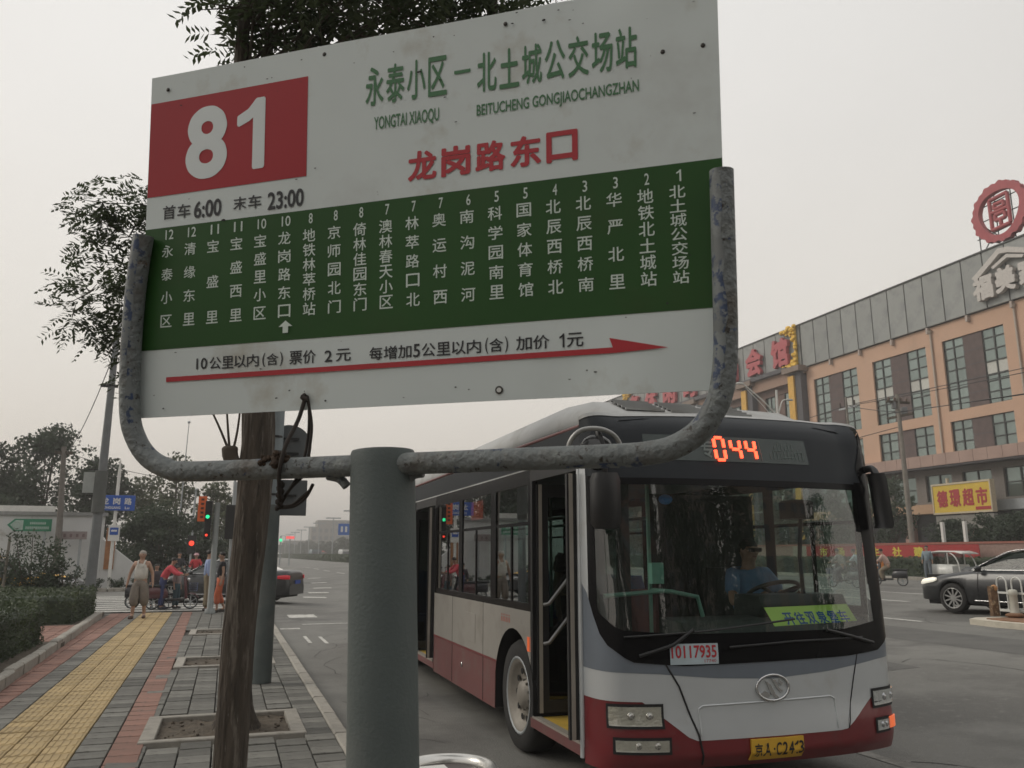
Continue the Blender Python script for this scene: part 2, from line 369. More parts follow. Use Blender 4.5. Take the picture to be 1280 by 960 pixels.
PITS = [(-.62, .80, 8.10, 9.33), (-.62, .80, 13.15, 14.38), (-.62, .80, 18.25, 19.45), (-.50, .58, 3.05, 4.25)]
def in_pit(x, y): return any(a - .05 < x < b + .05 and c - .05 < y < d + .05 for a, b, c, d in PITS)
SZ = .26
def tile_mesh(name, m, bars=0):
    mb = MB(); h = SZ / 2 - .006
    mb.cbox(-h, h, -h + .004, h - .004, -.05, 0, .005)
    if bars:
        for k in range(4):
            x = -h + .035 + k * (2 * h - .07) / 3; mb.cbox(x - .014, x + .014, -h + .02, h - .02, -.001, .005, .003)
    return mb.mesh(name, m)
rng = random.Random(3)
# --- tactile strip with its grey and red margins (these run a little askew to the kerb)
tp = thing('tactile_path', 'yellow ribbed tactile paving strip running up the middle of the sidewalk', None, (-1.07, 7.43, 0), R(.8)); tp['kind'] = 'structure'
del_keys = [k for k in ('category',) if k in tp]
my = tile_mesh('tactile_tile', YELT, 1); mg = tile_mesh('paver', PAVE); mrd = tile_mesh('paver_red', REDT)
rows = range(-24, 69)
def lay(me, name, parent, cells, lift=0):
    cells = sorted(cells, key=lambda c: c[2]); keep = [c for c in cells if c[2] > 0][:295]
    rest = [c for c in cells if c not in keep]
    for x, y, _ in keep:
        put(me, name, parent, (x, y, lift + rng.uniform(-.0035, .0035)), (rng.gauss(0, .010), rng.gauss(0, .006), rng.gauss(0, .008)))
    if rest:
        mb_ = MB()
        vs = [tuple(v.co) for v in me.vertices]; fs = [tuple(p.vertices) for p in me.polygons]
        for x, y, _ in rest:
            dz = lift + rng.uniform(-.002, .002); mb_.add([(v[0] + x, v[1] + y, v[2] + dz) for v in vs], fs)
        mb_.build(name, list(me.materials), parent, kind='stuff')
def key(x, y): return (y if y > 6.8 else -y + 100)
def cells(cols, rws, x0=0, y0=0, off=0, skip=False):
    out_ = []
    for c in cols:
        for r_ in rws:
            x = x0 + (c + .5) * SZ; y = y0 + (r_ + .5) * SZ + (SZ / 2 if (off and c % 2) else 0)
            if skip and in_pit(x, y): continue
            out_.append((x, y, key(x, y + 7.43 if y0 == 0 else y)))
    return out_
lay(my, 'tactile_tile', tp, cells(range(-3, 0), rows))
sw = thing('sidewalk', 'grey and red square pavers of the sidewalk beside the road kerb', None, (0, 0, 0)); sw['kind'] = 'structure'
red = thing('red_paver_band', 'red paver bands either side of the grey margins of the tactile strip', None, (-1.07, 7.43, 0), R(.8)); red['kind'] = 'structure'
lay(mrd, 'paver', red, cells([1], rows) + cells([-5, -6], rows, off=0))
gm = thing('grey_paver_margin', 'grey paver margins either side of the yellow tactile strip', None, (-1.07, 7.43, 0), R(.8)); gm['kind'] = 'structure'
lay(mg, 'paver', gm, cells([0, -4], rows))
gc = cells(range(0, 7), range(4, 97), x0=-.79, y0=0.0001, off=1, skip=True)
lay(mg, 'paver', sw, gc, -.004)
# --- tree pits
for i, (a, b, c, d) in enumerate(PITS):
    t = thing('tree_pit', ['nearest fully visible concrete framed soil pit on the sidewalk', 'concrete framed soil pit round the second trunk, beyond the thick grey pole', 'faint third soil pit near the far end of the sidewalk', 'concrete framed soil pit round the near slim trunk beside the sign post'][i], 'tree pit', ((a + b) / 2, (c + d) / 2, 0), group='tree pits along the sidewalk')
    hx, hy = (b - a) / 2, (d - c) / 2
    for (x0, x1, y0, y1) in ((-hx, hx, -hy, -hy + .10), (-hx, hx, hy - .10, hy), (-hx, -hx + .13, -hy + .103, hy - .103), (hx - .13, hx, -hy + .103, hy - .103)):
        mb = MB(); mb.cbox(x0, x1, y0, y1, -.06, .012, .008); mb.build('frame_stone', CONC, t)
    mb = MB(); n = 14
    rws = [[(-hx + .1 + (2 * hx - .2) * i_ / n, -hy + .08 + (2 * hy - .16) * j / n, -.05 + .035 * random.random() + .03 * math.exp(-((i_ - n / 2) ** 2 + (j - n / 2) ** 2) / 9)) for i_ in range(n + 1)] for j in range(n + 1)]
    mb.grid(rws, smooth=True)
    for _ in range(50):
        p = (random.uniform(-hx + .15, hx - .15), random.uniform(-hy + .12, hy - .12), -.02); mb.sphere(p, random.uniform(.008, .022), 6, 4, sc=(1, 1.3, .6))
    mb.build('soil', SOIL, t)
# --- kerbs
kb = thing('road_kerb', 'worn concrete kerb stones along the near edge of the road', None); kb['kind'] = 'structure'
mbk = MB(); mbk.cbox(-.068, .068, -.495, .495, -.3, .008, .018); mk = mbk.mesh('kerb_stone', CONC)
for k in range(-6, 25): put(mk, 'kerb_stone', kb, (1.10 + rng.uniform(-.003, .003), k + .5, rng.uniform(-.003, .003)), (0, 0, rng.gauss(0, .002)))
pk = thing('planter_kerb', 'raised kerb of concrete blocks between the sidewalk and the hedges', None, (-2.40, 11.0, 0), R(2.2)); pk['kind'] = 'structure'
mbk = MB(); mbk.cbox(-.07, .07, -.29, .29, -.1, .15, .02); mk2 = mbk.mesh('kerb_stone', CONC)
for k in range(-18, 22): put(mk2, 'kerb_stone', pk, (-.08 + rng.uniform(-.008, .008), k * .6, rng.uniform(-.012, .012)), (0, rng.gauss(0, .01), rng.gauss(0, .01)))
fk = thing('cross_street_kerb', 'pale kerb on the far side of the cross street below the white wall', None); fk['kind'] = 'structure'
mbk = MB(); mbk.cbox(-.97, .97, -.08, .08, -.2, .14, .02); mk3 = mbk.mesh('kerb_stone', CONC)
for k in range(24): put(mk3, 'kerb_stone', fk, (.2 - 2 * k, 40.3, 0))
fk2 = thing('opposite_kerb', 'pale kerb along the opposite side of the wide road', None); fk2['kind'] = 'structure'
for k in range(60): put(mk3, 'kerb_stone', fk2, (33.4, -10 + 2 * k, .30), (0, 0, R(90)))
# planter soil, red patch behind kerb
mb = MB(); mb.box(-12, -2.62, -5, 16.9, -.02, .07); mb.box(-12, -3.0, 20.6, 25.0, -.02, .07); struct(mb, 'planter_soil', SOIL)
rp_ = thing('red_paving_patch', 'small patch of red pavers between the two hedges', None, (0, 0, 0)); rp_['kind'] = 'structure'
for i in range(13):
    for j in range(14):
        put(mrd, 'paver', rp_, (-2.86 - i * SZ - .02 * j * .4, 17.1 + j * SZ, .075 + rng.uniform(-.004, .004)), (0, 0, R(2)))
# --- road markings
def flat(name, quads, m=LINEW):
    mb = MB()
    for q in quads:
        (x0, x1, y0, y1) = q; n = max(1, int((x1 - x0) / 3)); ny = max(1, int((y1 - y0) / 4))
        mb.grid([[(x0 + (x1 - x0) * i / n, y0 + (y1 - y0) * j / ny, zroad(x0 + (x1 - x0) * i / n, max(y0, 0) if y0 < 25.3 else y0) + .005) for i in range(n + 1)] for j in range(ny + 1)])
    return struct(mb, name, m)
for k in range(9): flat('zebra_stripe', [(-5.5, 1.0, 26.2 + k * 1.1, 26.65 + k * 1.1)])
flat('stop_line', [(1.75, 2.5, 23.9, 25.1)]); flat('lane_mark', [(1.3, 1.75, 20.4, 20.7)]); flat('lane_mark', [(1.9, 5.2, 21.6, 21.75)])
flat('lane_mark', [(1.65, 1.72, 17.2, 18.6)]); flat('lane_mark', [(1.95, 2.02, 17.0, 18.4)])
for x, y in ((3.0, 34), (3.6, 38.5), (4.3, 43.5), (2.6, 40), (4.9, 51), (5.5, 60)): flat('lane_mark', [(x, x + .9, y, y + .8)])
flat('lane_line', [(5.35, 5.47, -12, 20)], mat('worn_road_paint', (.25, .24, .22), .85, var=.3, scale=4, dirt=(.15, .145, .13), dirt_scale=2.2, dirt_amt=.42))
flat('edge_line', [(22.05, 22.22, -10, 120)])
for k in range(8): flat('lane_dash', [(18.2, 18.42, 18.9 + k * 10 - 20, 22.5 + k * 10 - 20)])
for k in range(8): flat('lane_dash', [(9.0, 9.15, 28 + k * 10, 33 + k * 10)])
flat('lane_line', [(14.0, 14.12, 14.2, 40)])

# ------------------------------------------------------------------ hedges
def hedge(x0, x1, y0, y1, h, label, z0=.05, n=None, size=.05, name='hedge'):
    t = thing(name, label, 'hedge', ((x0 + x1) / 2, (y0 + y1) / 2, z0)); hx, hy = (x1 - x0) / 2, (y1 - y0) / 2
    mb = MB(); mb.cbox(-hx + .06, hx - .06, -hy + .06, hy - .06, 0, h - .06, .08); mb.build('inner_twigs', LEAFD, t)
    mb = MB(); area = 2 * h * (2 * hx + 2 * hy) + 4 * hx * hy; n = n or int(area * 900)
    for _ in range(n):
        r_ = random.random() * area; sg = random.choice((-1, 1)); j = abs(random.gauss(0, .035))
        if r_ < 4 * hx * hy: p = Vector((random.uniform(-hx, hx), random.uniform(-hy, hy), h - j + .05 * math.sin(random.random() * 6)))
        elif r_ < 4 * hx * hy + 4 * h * hx: p = Vector((random.uniform(-hx, hx), sg * (hy - j), random.uniform(.02, h)))
        else: p = Vector((sg * (hx - j), random.uniform(-hy, hy), random.uniform(.02, h)))
        wob = .035 * math.sin(p.x * 3.1 + p.y * 2.3) + .03 * math.sin(p.y * 7 + p.z * 5); p.z += wob * (p.z / h)
        a = Vector((random.gauss(0, 1), random.gauss(0, 1), random.gauss(0, 1))).normalized(); b = a.orthogonal().normalized(); s_ = size * random.uniform(.6, 1.4)
        mb.add([p - a * s_ * .5, p - b * s_ * .28, p + a * s_ * .5, p + b * s_ * .28], [(0, 1, 2, 3)])
    mb.build('foliage', LEAFH, t, kind='stuff'); return t
hedge(-4.7, -2.92, 9.5, 16.7, .72, 'clipped green hedge nearest the camera at the left edge', n=13000)
hedge(-10.5, -3.12, 20.9, 24.3, .66, 'clipped green hedge beyond the red paving patch, behind the nearer hedge', n=17000, size=.06)

# ------------------------------------------------------------------ trees
def trunk_mb(pts, rad, seg=14, wob=.12, ridge=0):
    P = catmull(pts, 14 if ridge else 5); n = len(P); mb = MB(); rings = []
    for i, p in enumerate(P):
        f = i / (n - 1); k = f * (len(rad) - 1); a = int(min(k, len(rad) - 2)); r_ = rad[a] + (rad[a + 1] - rad[a]) * (k - a)
        prof = [1 + wob * math.sin(3 * t_ + i * .3) * .3 + (ridge * (abs(math.sin(7 * t_ + .8 * math.sin(i * .22 + 2 * t_))) - .6) + ridge * .6 * abs(math.sin(13 * t_ + i * .12)) + random.uniform(-1, 1) * ridge * .25 if ridge else wob * random.uniform(-.2, .2)) for t_ in [2 * math.pi * q / seg for q in range(seg)]]
        rings.append([(p.x + r_ * prof[q] * math.cos(2 * math.pi * q / seg), p.y + r_ * prof[q] * math.sin(2 * math.pi * q / seg), p.z) for q in range(seg)])
    mb.loft(rings); return mb

def spray(mb, p, d, ln, n, size, rng):
    """a pinnate twig: leaflets either side of a stalk"""
    d = d.normalized(); side = d.cross(Vector((0, 0, 1))); side = side.normalized() if side.length > .1 else Vector((1, 0, 0)); side = Matrix.Rotation(rng.uniform(-.9, .9), 3, d) @ side
    for k in range(n):
        q = p + d * ln * (k + 1) / n + Vector((0, 0, -.25 * ln * ((k + 1) / n) ** 2))
        for sg in (-1, 1):
            a = (side * sg + d * .55 + Vector((0, 0, rng.uniform(-.35, .1)))).normalized(); b = a.cross(Vector((rng.gauss(0, .4), rng.gauss(0, .4), 1))).normalized(); s_ = size * rng.uniform(.75, 1.2)
            mb.add([q, q + a * s_ * .5 - b * s_ * .19, q + a * s_, q + a * s_ * .5 + b * s_ * .19], [(0, 1, 2, 3)])

def tree_crown(mb, lb, clumps, rng, dens, leaf=.07, sl=.28, base=None, lw=1.0):
    """limbs from base to every clump, twigs and leaf sprays round each clump"""
    for (c, r_) in clumps:
        c = Vector(c)
        if base is not None and rng.random() < .34:
            b0 = Vector(base[0]) + (Vector(base[1]) - Vector(base[0])) * rng.random(); mid = b0.lerp(c, .5) + Vector((rng.uniform(-.2, .2), rng.uniform(-.2, .2), .25))
            lb.tube(catmull([b0, mid, c], 4), [.018 * lw * (1 - .8 * i / 8) for i in range(9)], 6)
        for _ in range(int(dens * r_ * r_)):
            d = Vector((rng.gauss(0, 1), rng.gauss(0, 1), rng.gauss(0, .8))).normalized(); p = c + d * r_ * rng.random() ** .5
            spray(mb, p, (d + Vector((0, 0, -.2)) + Vector((rng.gauss(0, .5), rng.gauss(0, .5), rng.gauss(0, .4)))), sl * rng.uniform(.7, 1.3), 5, leaf, rng)
        for _ in range(4):
            d = Vector((rng.gauss(0, 1), rng.gauss(0, 1), rng.gauss(0, .7))).normalized(); lb.tube([c, c + d * r_ * .9], [.010 * lw, .003 * lw], 5)

rg = random.Random(11)
# nearest tree, a slim trunk between the sign and the first empty-looking pit
KN = .4186
def nearp(x, y, z): return (KN * x, KN * y, 1.6 + (z - 1.6) * KN)
t = thing('street_tree', 'slim near street tree whose furrowed trunk runs out of the bottom of the picture', 'tree', (KN * .16, KN * 8.72, 0), group='street trees in pits')
P0 = [(.0, 0, -2.3), (-.0, 0, -1.9), (.0, 0, .25), (.02, 0, 1.2), (.07, 0, 2.4), (.05, 0, 3.2), (-.12, .05, 4.6), (-.32, .1, 6.2), (-.38, .1, 7.6), (-.3, 0, 9.5)]
trunk_mb([nearp(*q) for q in P0], [.095, .064, .062, .063, .069, .060, .050, .036, .028, .016], 72, .10, .05).build('trunk', BARK, t)
lb = MB()
lb.tube(catmull([nearp(*q) for q in ((0.04, -.02, 2.34), (-.10, -.04, 2.43), (-.185, -.05, 2.55), (-.20, -.05, 2.66))], 5), [KN * r_ for r_ in (.09, .085, .08, .08, .075, .075, .075, .074, .072, .074, .076, .078, .078, .08, .078, .06)], 10)
lb.build('sawn_branch', BARK2, t)
for q in ([(-.21, -.05, 2.62), (-.33, -.05, 2.88), (-.55, -.02, 3.3)], [(-.20, -.05, 2.62), (-.245, -.05, 2.95), (-.33, 0, 3.7)], [(-.17, -.05, 2.60), (-.13, -.05, 2.95), (-.12, 0, 3.8)], [(-.12, -.05, 2.46), (-.06, -.08, 2.62), (-.02, -.10, 3.3)]):
    mb = MB(); mb.tube(catmull([nearp(*a) for a in q], 4), [KN * (.016 - .001 * i) for i in range(9)], 6); mb.build('shoot', BARK2, t)
crown = MB(); limbs = MB(); cl = []
for _ in range(52):
    cl.append(((rg.uniform(-.30, 3.3), rg.uniform(-1.3, 1.6), rg.uniform(7.5, 9.2)), rg.uniform(.45, .75)))
for x, z in ((-.55, 7.9), (-.45, 7.45), (-.4, 8.4), (-.25, 7.25), (.1, 7.2), (.5, 7.35), (.9, 7.5), (1.3, 7.6), (1.7, 7.7), (2.1, 7.9), (2.5, 8.15), (0, 7.8), (.8, 8.0), (1.6, 8.3), (-.3, 8.8), (2.3, 8.5)):
    cl.append(((x, rg.uniform(-.4, .4), z), .48))
for _ in range(16): cl.append(((rg.uniform(-.6, 3.0), rg.uniform(-1.0, 1.4), rg.uniform(9.3, 11.5)), rg.uniform(.6, .9)))
cl = [(nearp(*c), r_ * KN) for c, r_ in cl]
tree_crown(crown, limbs, cl, rg, 100 / KN ** 2 * .8, .050, .115, base=(nearp(-.2, .05, 5.8), nearp(-.38, .1, 7.8)), lw=.5)
crown.build('crown', LEAF, t, kind='stuff'); limbs.build('limb', BARK2, t)
# second tree: its trunk stands behind the first, the crown spreads left
KS = .634
def secp(x, y, z): return (KS * x, KS * y, 1.6 + (z - 1.6) * KS)
t = thing('street_tree', 'second street tree, its leafy crown showing left of the sign above the lamp pole', 'tree', (.185, 8.72, 0), group='street trees in pits')
trunk_mb([(0, 0, -.05), (.0, 0, .12), (.01, 0, .5), (0, 0, 1.8), (-.06, 0, 3.1), (-.19, 0, 4.1), (-.3, 0, 5.4)], [.25, .17, .10, .09, .08, .06, .03], 24, .12, .04).build('trunk', BARK, t)
crown = MB(); limbs = MB(); cl = []
for (x, z, r_) in ((-2.55, 7.0, .45), (-2.2, 6.7, .5), (-2.65, 6.45, .4), (-2.1, 6.1, .5), (-2.6, 5.55, .42), (-2.9, 5.35, .35), (-2.25, 5.4, .5), (-1.95, 5.0, .45), (-2.35, 5.1, .4), (-2.0, 4.65, .30), (-1.7, 5.9, .6), (-1.6, 6.7, .6), (-1.5, 5.3, .5), (-1.2, 6.2, .7), (-1.0, 7.2, .7), (-.5, 6.5, .8), (.1, 7.0, .8), (.6, 6.2, .8), (1.2, 6.7, .8), (0, 7.9, .8), (-1.9, 7.1, .5), (-2.75, 6.85, .3), (.9, 7.6, .7), (-1.9, 4.35, .22)):
    cl.append((secp(x + .06, rg.uniform(-.5, .5), z - .03), r_ * KS))
tree_crown(crown, limbs, cl, rg, 270 / KS ** 2, .070, .16, base=((-.05, 0, 3.2), (-.25, 0, 5.0)), lw=.7)
crown.build('crown', LEAF, t, kind='stuff'); limbs.build('limb', BARK2, t)

def far_tree(x, y, h, w, label, z0=.05, n=4500, size=.28, m=LEAFD, clear=.25, group=None, seed=1, name='tree', cat='tree', layers=26, aspect=1.6, cone=0):
    r_ = random.Random(seed); t = thing(name, label, cat, (x, y, z0), group=group)
    trunk_mb([(0, 0, -.1), (r_.uniform(-.1, .1), 0, h * .3), (r_.uniform(-.2, .2), 0, h * .62)], [.035 * h * .6 + .05, .03 * h * .5 + .03, .03], 8).build('trunk', BARK2, t)
    mb = MB(); zb = h * clear; hh = h - zb; lb = MB()
    for k in range(layers):
        f = r_.random(); z = zb + hh * f; prof = math.sin(math.pi * min(1, .12 + f * .86)) ** .6 if not cone else (1 - f) ** .7 + .12
        a = r_.uniform(0, 6.28); d = w / 2 * prof * r_.uniform(.35, .86); c = (math.cos(a) * d, math.sin(a) * d, z); rr = (w * .16 + .12) * r_.uniform(.6, 1.25)
        leaves(mb, c, (rr, rr, rr * .72), n // layers, size, rng=r_, hollow=.25, aspect=aspect)
        if k % 3 == 0: lb.tube([(0, 0, zb * .8), (c[0] * .6, c[1] * .6, z * .85), c], [.06, .035, .01], 5)
    leaves(mb, (0, 0, zb + hh * .5), (w * .28, w * .28, hh * .36), n // 5, size, rng=r_)
    mb.build('crown', m, t, kind='stuff'); lb.build('limb', BARK2, t); return t
G = 'trees behind the white wall'
HB = .05
far_tree(-11.5, 60, 9.1, 7.5, 'tallest dark broad tree behind the white wall, left of the lamp pole', n=7500, group=G, seed=5, layers=44, size=.30, clear=.12)
far_tree(-15.0, 61, 8.2, 6.0, 'dark tree at the left edge behind the white wall', n=6000, group=G, seed=6, size=.32, clear=.12)
far_tree(-8.6, 63, 7.6, 5.0, 'dark tree behind the white wall just left of the lamp pole', n=6000, group=G, seed=7, size=.32, clear=.12)
far_tree(-6.0, 66, 6.9, 5.2, 'tree crown behind the blue street name sign', n=2200, group=G, seed=8, size=.34, clear=.2, m=LEAFP)
far_tree(-3.3, 47, 3.7, 4.2, 'low dark round tree behind the man in the white vest', n=8000, seed=9, size=.2, clear=.03, layers=34)
far_tree(-1.4, 49, 3.3, 3.0, 'low dark bushy tree behind the red traffic light', n=4500, seed=19, size=.2, clear=.03)
far_tree(-3.4, 60, 7.9, 3.8, 'open branched tree with pale crown under the curved pipe', n=1500, seed=10, size=.28, m=LEAFP, clear=.3)
far_tree(-0.9, 58, 6.0, 3.4, 'pale green tree behind the orange traffic plaque', n=2200, seed=12, size=.28, m=LEAFP, clear=.2)
far_tree(.9, 72, 6.2, 3.6, 'tree behind the near trunk past the cross street', n=3000, seed=13, size=.32, m=LEAFD, clear=.15)
far_tree(-19.5, 58, 8.5, 6.0, 'dark tree outside the left edge beyond the wall', n=3000, seed=14, size=.35, clear=.12)

# shrub in front of the white wall
def shrub(x, y, h, w, label, n, seed, size=.12, z0=.05, stems=7, m=LEAFS, sx=1):
    r_ = random.Random(seed); t = thing('shrub', label, 'shrub', (x, y, z0)); mb = MB(); lb = MB()
    for k in range(stems):
        a = r_.uniform(0, 6.28); q = [(0, 0, 0), (math.cos(a) * w * .15 * sx, math.sin(a) * w * .15, h * .4), (math.cos(a) * w * .42 * r_.uniform(.6, 1) * sx, math.sin(a) * w * .42, h * r_.uniform(.6, 1))]
        P = catmull(q, 5); lb.tube(P, [.03 - .0022 * i for i in range(len(P))], 5)
        for p in P[3:]:
            leaves(mb, p, (w * .13, w * .13, h * .10), n // (stems * 8), size, rng=r_)
    leaves(mb, (0, 0, h * .3), (w * .33 * sx, w * .3, h * .3), n // 4, size, rng=r_)
    mb.build('foliage', m, t, kind='stuff'); lb.build('stem', BARK2, t); return t
shrub(-4.9, 25.6, 2.15, 1.9, 'loose leafy shrub with upright stems rising behind the far hedge', 2600, 3, .10)
shrub(-5.6, 25.9, 1.75, 1.4, 'smaller leafy shrub at the left behind the far hedge', 1300, 4, .10)
shrub(-4.2, 26.2, 1.5, 1.3, 'thin shrub leaning toward the lamp pole', 1000, 8, .10)
t = thing('stake', 'thin pale stake standing among the shrubs behind the far hedge', 'stake', (-5.55, 25.4, .05)); mb = MB(); mb.tube([(0, 0, 0), (.03, 0, 2.0)], .035, 8); mb.build('stake', mat('pale_wood', (.2, .18, .15), .8), t)
for k in range(7):
    shrub(-8.3 + k * .95, 40.9, .5, 1.0, 'low plants at the foot of the white wall, %s' % ['at the left edge', 'second from the left edge', 'under the green sign', 'under the brown sign', 'left of the lamp pole', 'beside the name sign post', 'at the sloping end'][k], 500, 30 + k, .1, stems=5)

# ------------------------------------------------------------------ white wall with sloping end
t = thing('boundary_wall', 'long white rendered boundary wall with a grey cap and a sloping right end', 'wall', (-30, 41.9, 0))
mb = MB(); mb.box(0, 24.6, 0, .25, -.2, 3.28); mb.prism([(24.61, -.2), (26.35, -.2), (26.35, .85), (25.95, 1.2), (24.61, 2.25)], 0, .25, fr((0, .25, 0), (1, 0, 0), (0, 0, 1), (0, -1, 0)))
mb.build('wall', WALLW, t)
mb = MB(); mb.box(0, 24.7, -.10, .35, 3.283, 3.44); mb.build('cap', mat('wall_cap', (.26, .26, .25), .8, var=.15), t)
mb = MB(); mb.box(17, 22.4, .4, .9, 3.45, 3.72); mb.build('coping', WHITE, t)
mb = MB(); mb.box(24.75, 25.15, -.07, -.005, .9, 2.75); mb.build('poster', mat('orange_brown_poster', (.30, .13, .05), .7, var=.35, scale=5), t, label='faded orange brown poster on the wall end')

# ================================================================== BUS STOP SIGN
SGW = mat('enamel_white', (.62, .67, .66), .42, var=.05, scale=3, spec=.3, dirt=[((.42, .42, .40), 2.3, .55, .35), ((.40, .37, .30), 4.5, .57, .22), ((.10, .095, .085), 34, .74, .03)])
SGR = mat('enamel_red', (.36, .022, .030), .42, var=.06, scale=3, spec=.3, dirt=(.55, .55, .54), dirt_scale=36, dirt_amt=.77, dirt_w=.02)
SGG = mat('enamel_green', (.022, .078, .016), .42, var=.10, scale=4, spec=.25, dirt=[((.035, .065, .018), 3.0, .52, .3), ((.16, .22, .15), 30, .74, .03)])
INKG = mat('ink_green', (.05, .16, .065), .5, var=.06); INKR = mat('ink_red', (.42, .022, .032), .5, var=.05); INKK = mat('ink_black', (.018, .018, .022), .5); INKW = mat('ink_white', (.60, .68, .62), .5, var=.05)
PIPE = mat('chipped_pipe_paint', (.165, .180, .180), .6, var=.2, scale=10, bump=.5, bscale=70, dirt=[((.19, .205, .195), 16, .56, .06), ((.10, .09, .078), 6, .52, .12), ((.035, .050, .09), 26, .615, .03), ((.045, .038, .032), 55, .60, .03), ((.080, .045, .026), 9, .65, .05)])
RUST = mat('rust', (.060, .038, .024), .9, var=.5, scale=30, bump=1, bscale=80)
BASE = Vector((.318, 1.495, 0))
Mt = Matrix.Translation(-BASE)
SO, SX, SY, SN = Vector((-.194, 1.853, 1.878)), Vector((.8160, -.5780, -.0050)).normalized(), Vector((-.056, -.088, .995)), Vector((-.576, -.811, -.104))
SHR = .0205; SN = SX.cross((SY - SX * SY.dot(SX)).normalized()); SY = (SY - SX * SY.dot(SX)).normalized() + SX * SHR
S = Mt @ fr(SO, SX, SY, SN)
sg = thing('bus_stop_sign', 'bus route board on a thick grey steel post with a chipped U-shaped pipe frame', 'bus stop sign', BASE)
mb = MB(); T0 = Vector((.2675, 1.537, 1.790)) - BASE
mb.tube([(0, 0, 0), T0 * .5, T0 * .985, T0 * .997, T0], [.070, .0655, .0605, .0603, .0585], 40); mb.build('post', STEEL, sg)
mb = MB(); mb.lathe([(.15, 0), (.15, .015), (.075, .018), (.072, .06)], 28); mb.build('base_flange', STEEL, sg)
W_, H_ = 1.2, .7437
def wave(x, y): return .0012 * math.sin(x * 9 + 1) * math.sin(y * 7) + (.0035 * math.sin(x * 26) * max(0, 1 - y / .12) ** 1.5 if x > .85 else 0) + (.003 * math.sin(x * 23 + 1) * max(0, (y - .68) / .06) if x > .9 else 0)
mb = MB(); n = 60; rws = []
for j in [q / 3 for q in range(25)]:
    row = []
    for i in range(n + 1):
        x = W_ * i / n; y = H_ * j / 8; z = wave(x, y) 
        row.append((x, y, z))
    rws.append(row)
back = [[(p[0], p[1], p[2] - .004) for p in r_] for r_ in rws]
mb.grid([[S @ Vector(p) for p in r_] for r_ in rws], smooth=True); mb.grid([[S @ Vector(p) for p in r_] for r_ in back], mi=1, smooth=True, flip=True)
for ra, rb in ((rws[0], back[0]), (back[-1], rws[-1])): mb.grid([[S @ Vector(p) for p in rb], [S @ Vector(p) for p in ra]], mi=1)
for k in (0, -1): mb.grid([[S @ Vector(r_[k]) for r_ in rws], [S @ Vector(r_[k]) for r_ in back]], mi=1)
plate = mb.build('sign_plate', [SGW, mat('plate_edge', (.12, .115, .105), .7, var=.4, scale=20)], sg)
def rect(x0, x1, y0, y1, z, m, name, par, nx=48):
    mb = MB(); mb.grid([[S @ Vector((x0 + (x1 - x0) * i / nx, y, z + wave(x0 + (x1 - x0) * i / nx, y))) for i in range(nx + 1)] for y in (y0, y0 + (y1 - y0) * .33, y0 + (y1 - y0) * .67, y1)]); return mb.build(name, m, par)
rect(.0012, .3865, .474, .684, .0008, SGR, 'route_panel', plate); rect(.0005, 1.1995, .1415, .4035, .0008, SGG, 'stop_list_band', plate)
def letters(name, items, m, z=.0014, par=plate, res=4):
    mb = MB()
    for ch, x0, x1, y0, y1, b in items: [mb.add([S @ Vector((p[0], p[1], wave(p[0], p[1]) + z + k * .00002)) for p in pp], ff) for pp, ff, k in text_pts(ch, x0 - SHR * y0, x1 - SHR * y0, y0, y1, b, res)]
    return mb.build(name, m, par)
def run(chars, x0, x1, y0, y1, b, gap=.12):
    """full-width characters spread over x0..x1"""
    n = len(chars); p = (x1 - x0) / n; return [(c, x0 + p * (i + gap / 2), x0 + p * (i + 1 - gap / 2), y0, y1, b) for i, c in enumerate(chars) if c != ' ']
letters('route_number', [('8', .1056, .2080, .4985, .658, .035), ('1', .2310, .2985, .5040, .657, .035)], mat('sticker_white', (.66, .70, .70), .45, var=.03), res=14)
it = [('首', .052, .084, .4205, .4510, .012), ('车', .0885, .1215, .4195, .4500, .012), ('6:00', .1300, .1968, .4150, .4520, .022), ('末', .2257, .2570, .4215, .4495, .012), ('车', .2610, .2925, .4205, .4490, .012), ('23:00', .3070, .3900, .4130, .4500, .022)]
letters('first_bus_lettering', it[:3], INKK); letters('last_bus_lettering', it[3:], INKK)
letters('terminus_lettering', run('永泰小区', .526, .704, .5985, .6790, .018) + [('-', .717, .750, .636, .643, 0)] + run('北土城公交场站', .760, 1.072, .5915, .6700, .018), INKG)
letters('pinyin_lettering', [('YONGTAI XIAOQU', .5468, .6843, .5440, .5750, .018)], INKG); letters('pinyin_lettering', [('BEITUCHENG GONGJIAOCHANGZHAN', .7607, 1.0698, .5390, .5680, .018)], INKG)
letters('stop_name_lettering', run('龙岗路东口', .613, .9590, .4335, .4930, .034, .14), INKR)
stops = [('12', '永泰小区'), ('12', '清缘东里'), ('11', '宝盛里'), ('11', '宝盛西里'), ('10', '宝盛里小区'), ('10', '龙岗路东口'), ('8', '地铁林萃桥站'), ('8', '京师园北门'), ('8', '倚林佳园东门'), ('7', '澳林春天小区'), ('7', '林萃路口北'), ('7', '奥运村西'), ('6', '南沟泥河'), ('5', '科学园南里'), ('5', '国家体育馆'), ('4', '北辰西桥北'), ('3', '北辰西桥南'), ('3', '华严北里'), ('2', '地铁北土城站'), ('1', '北土城公交场站')]
it = []
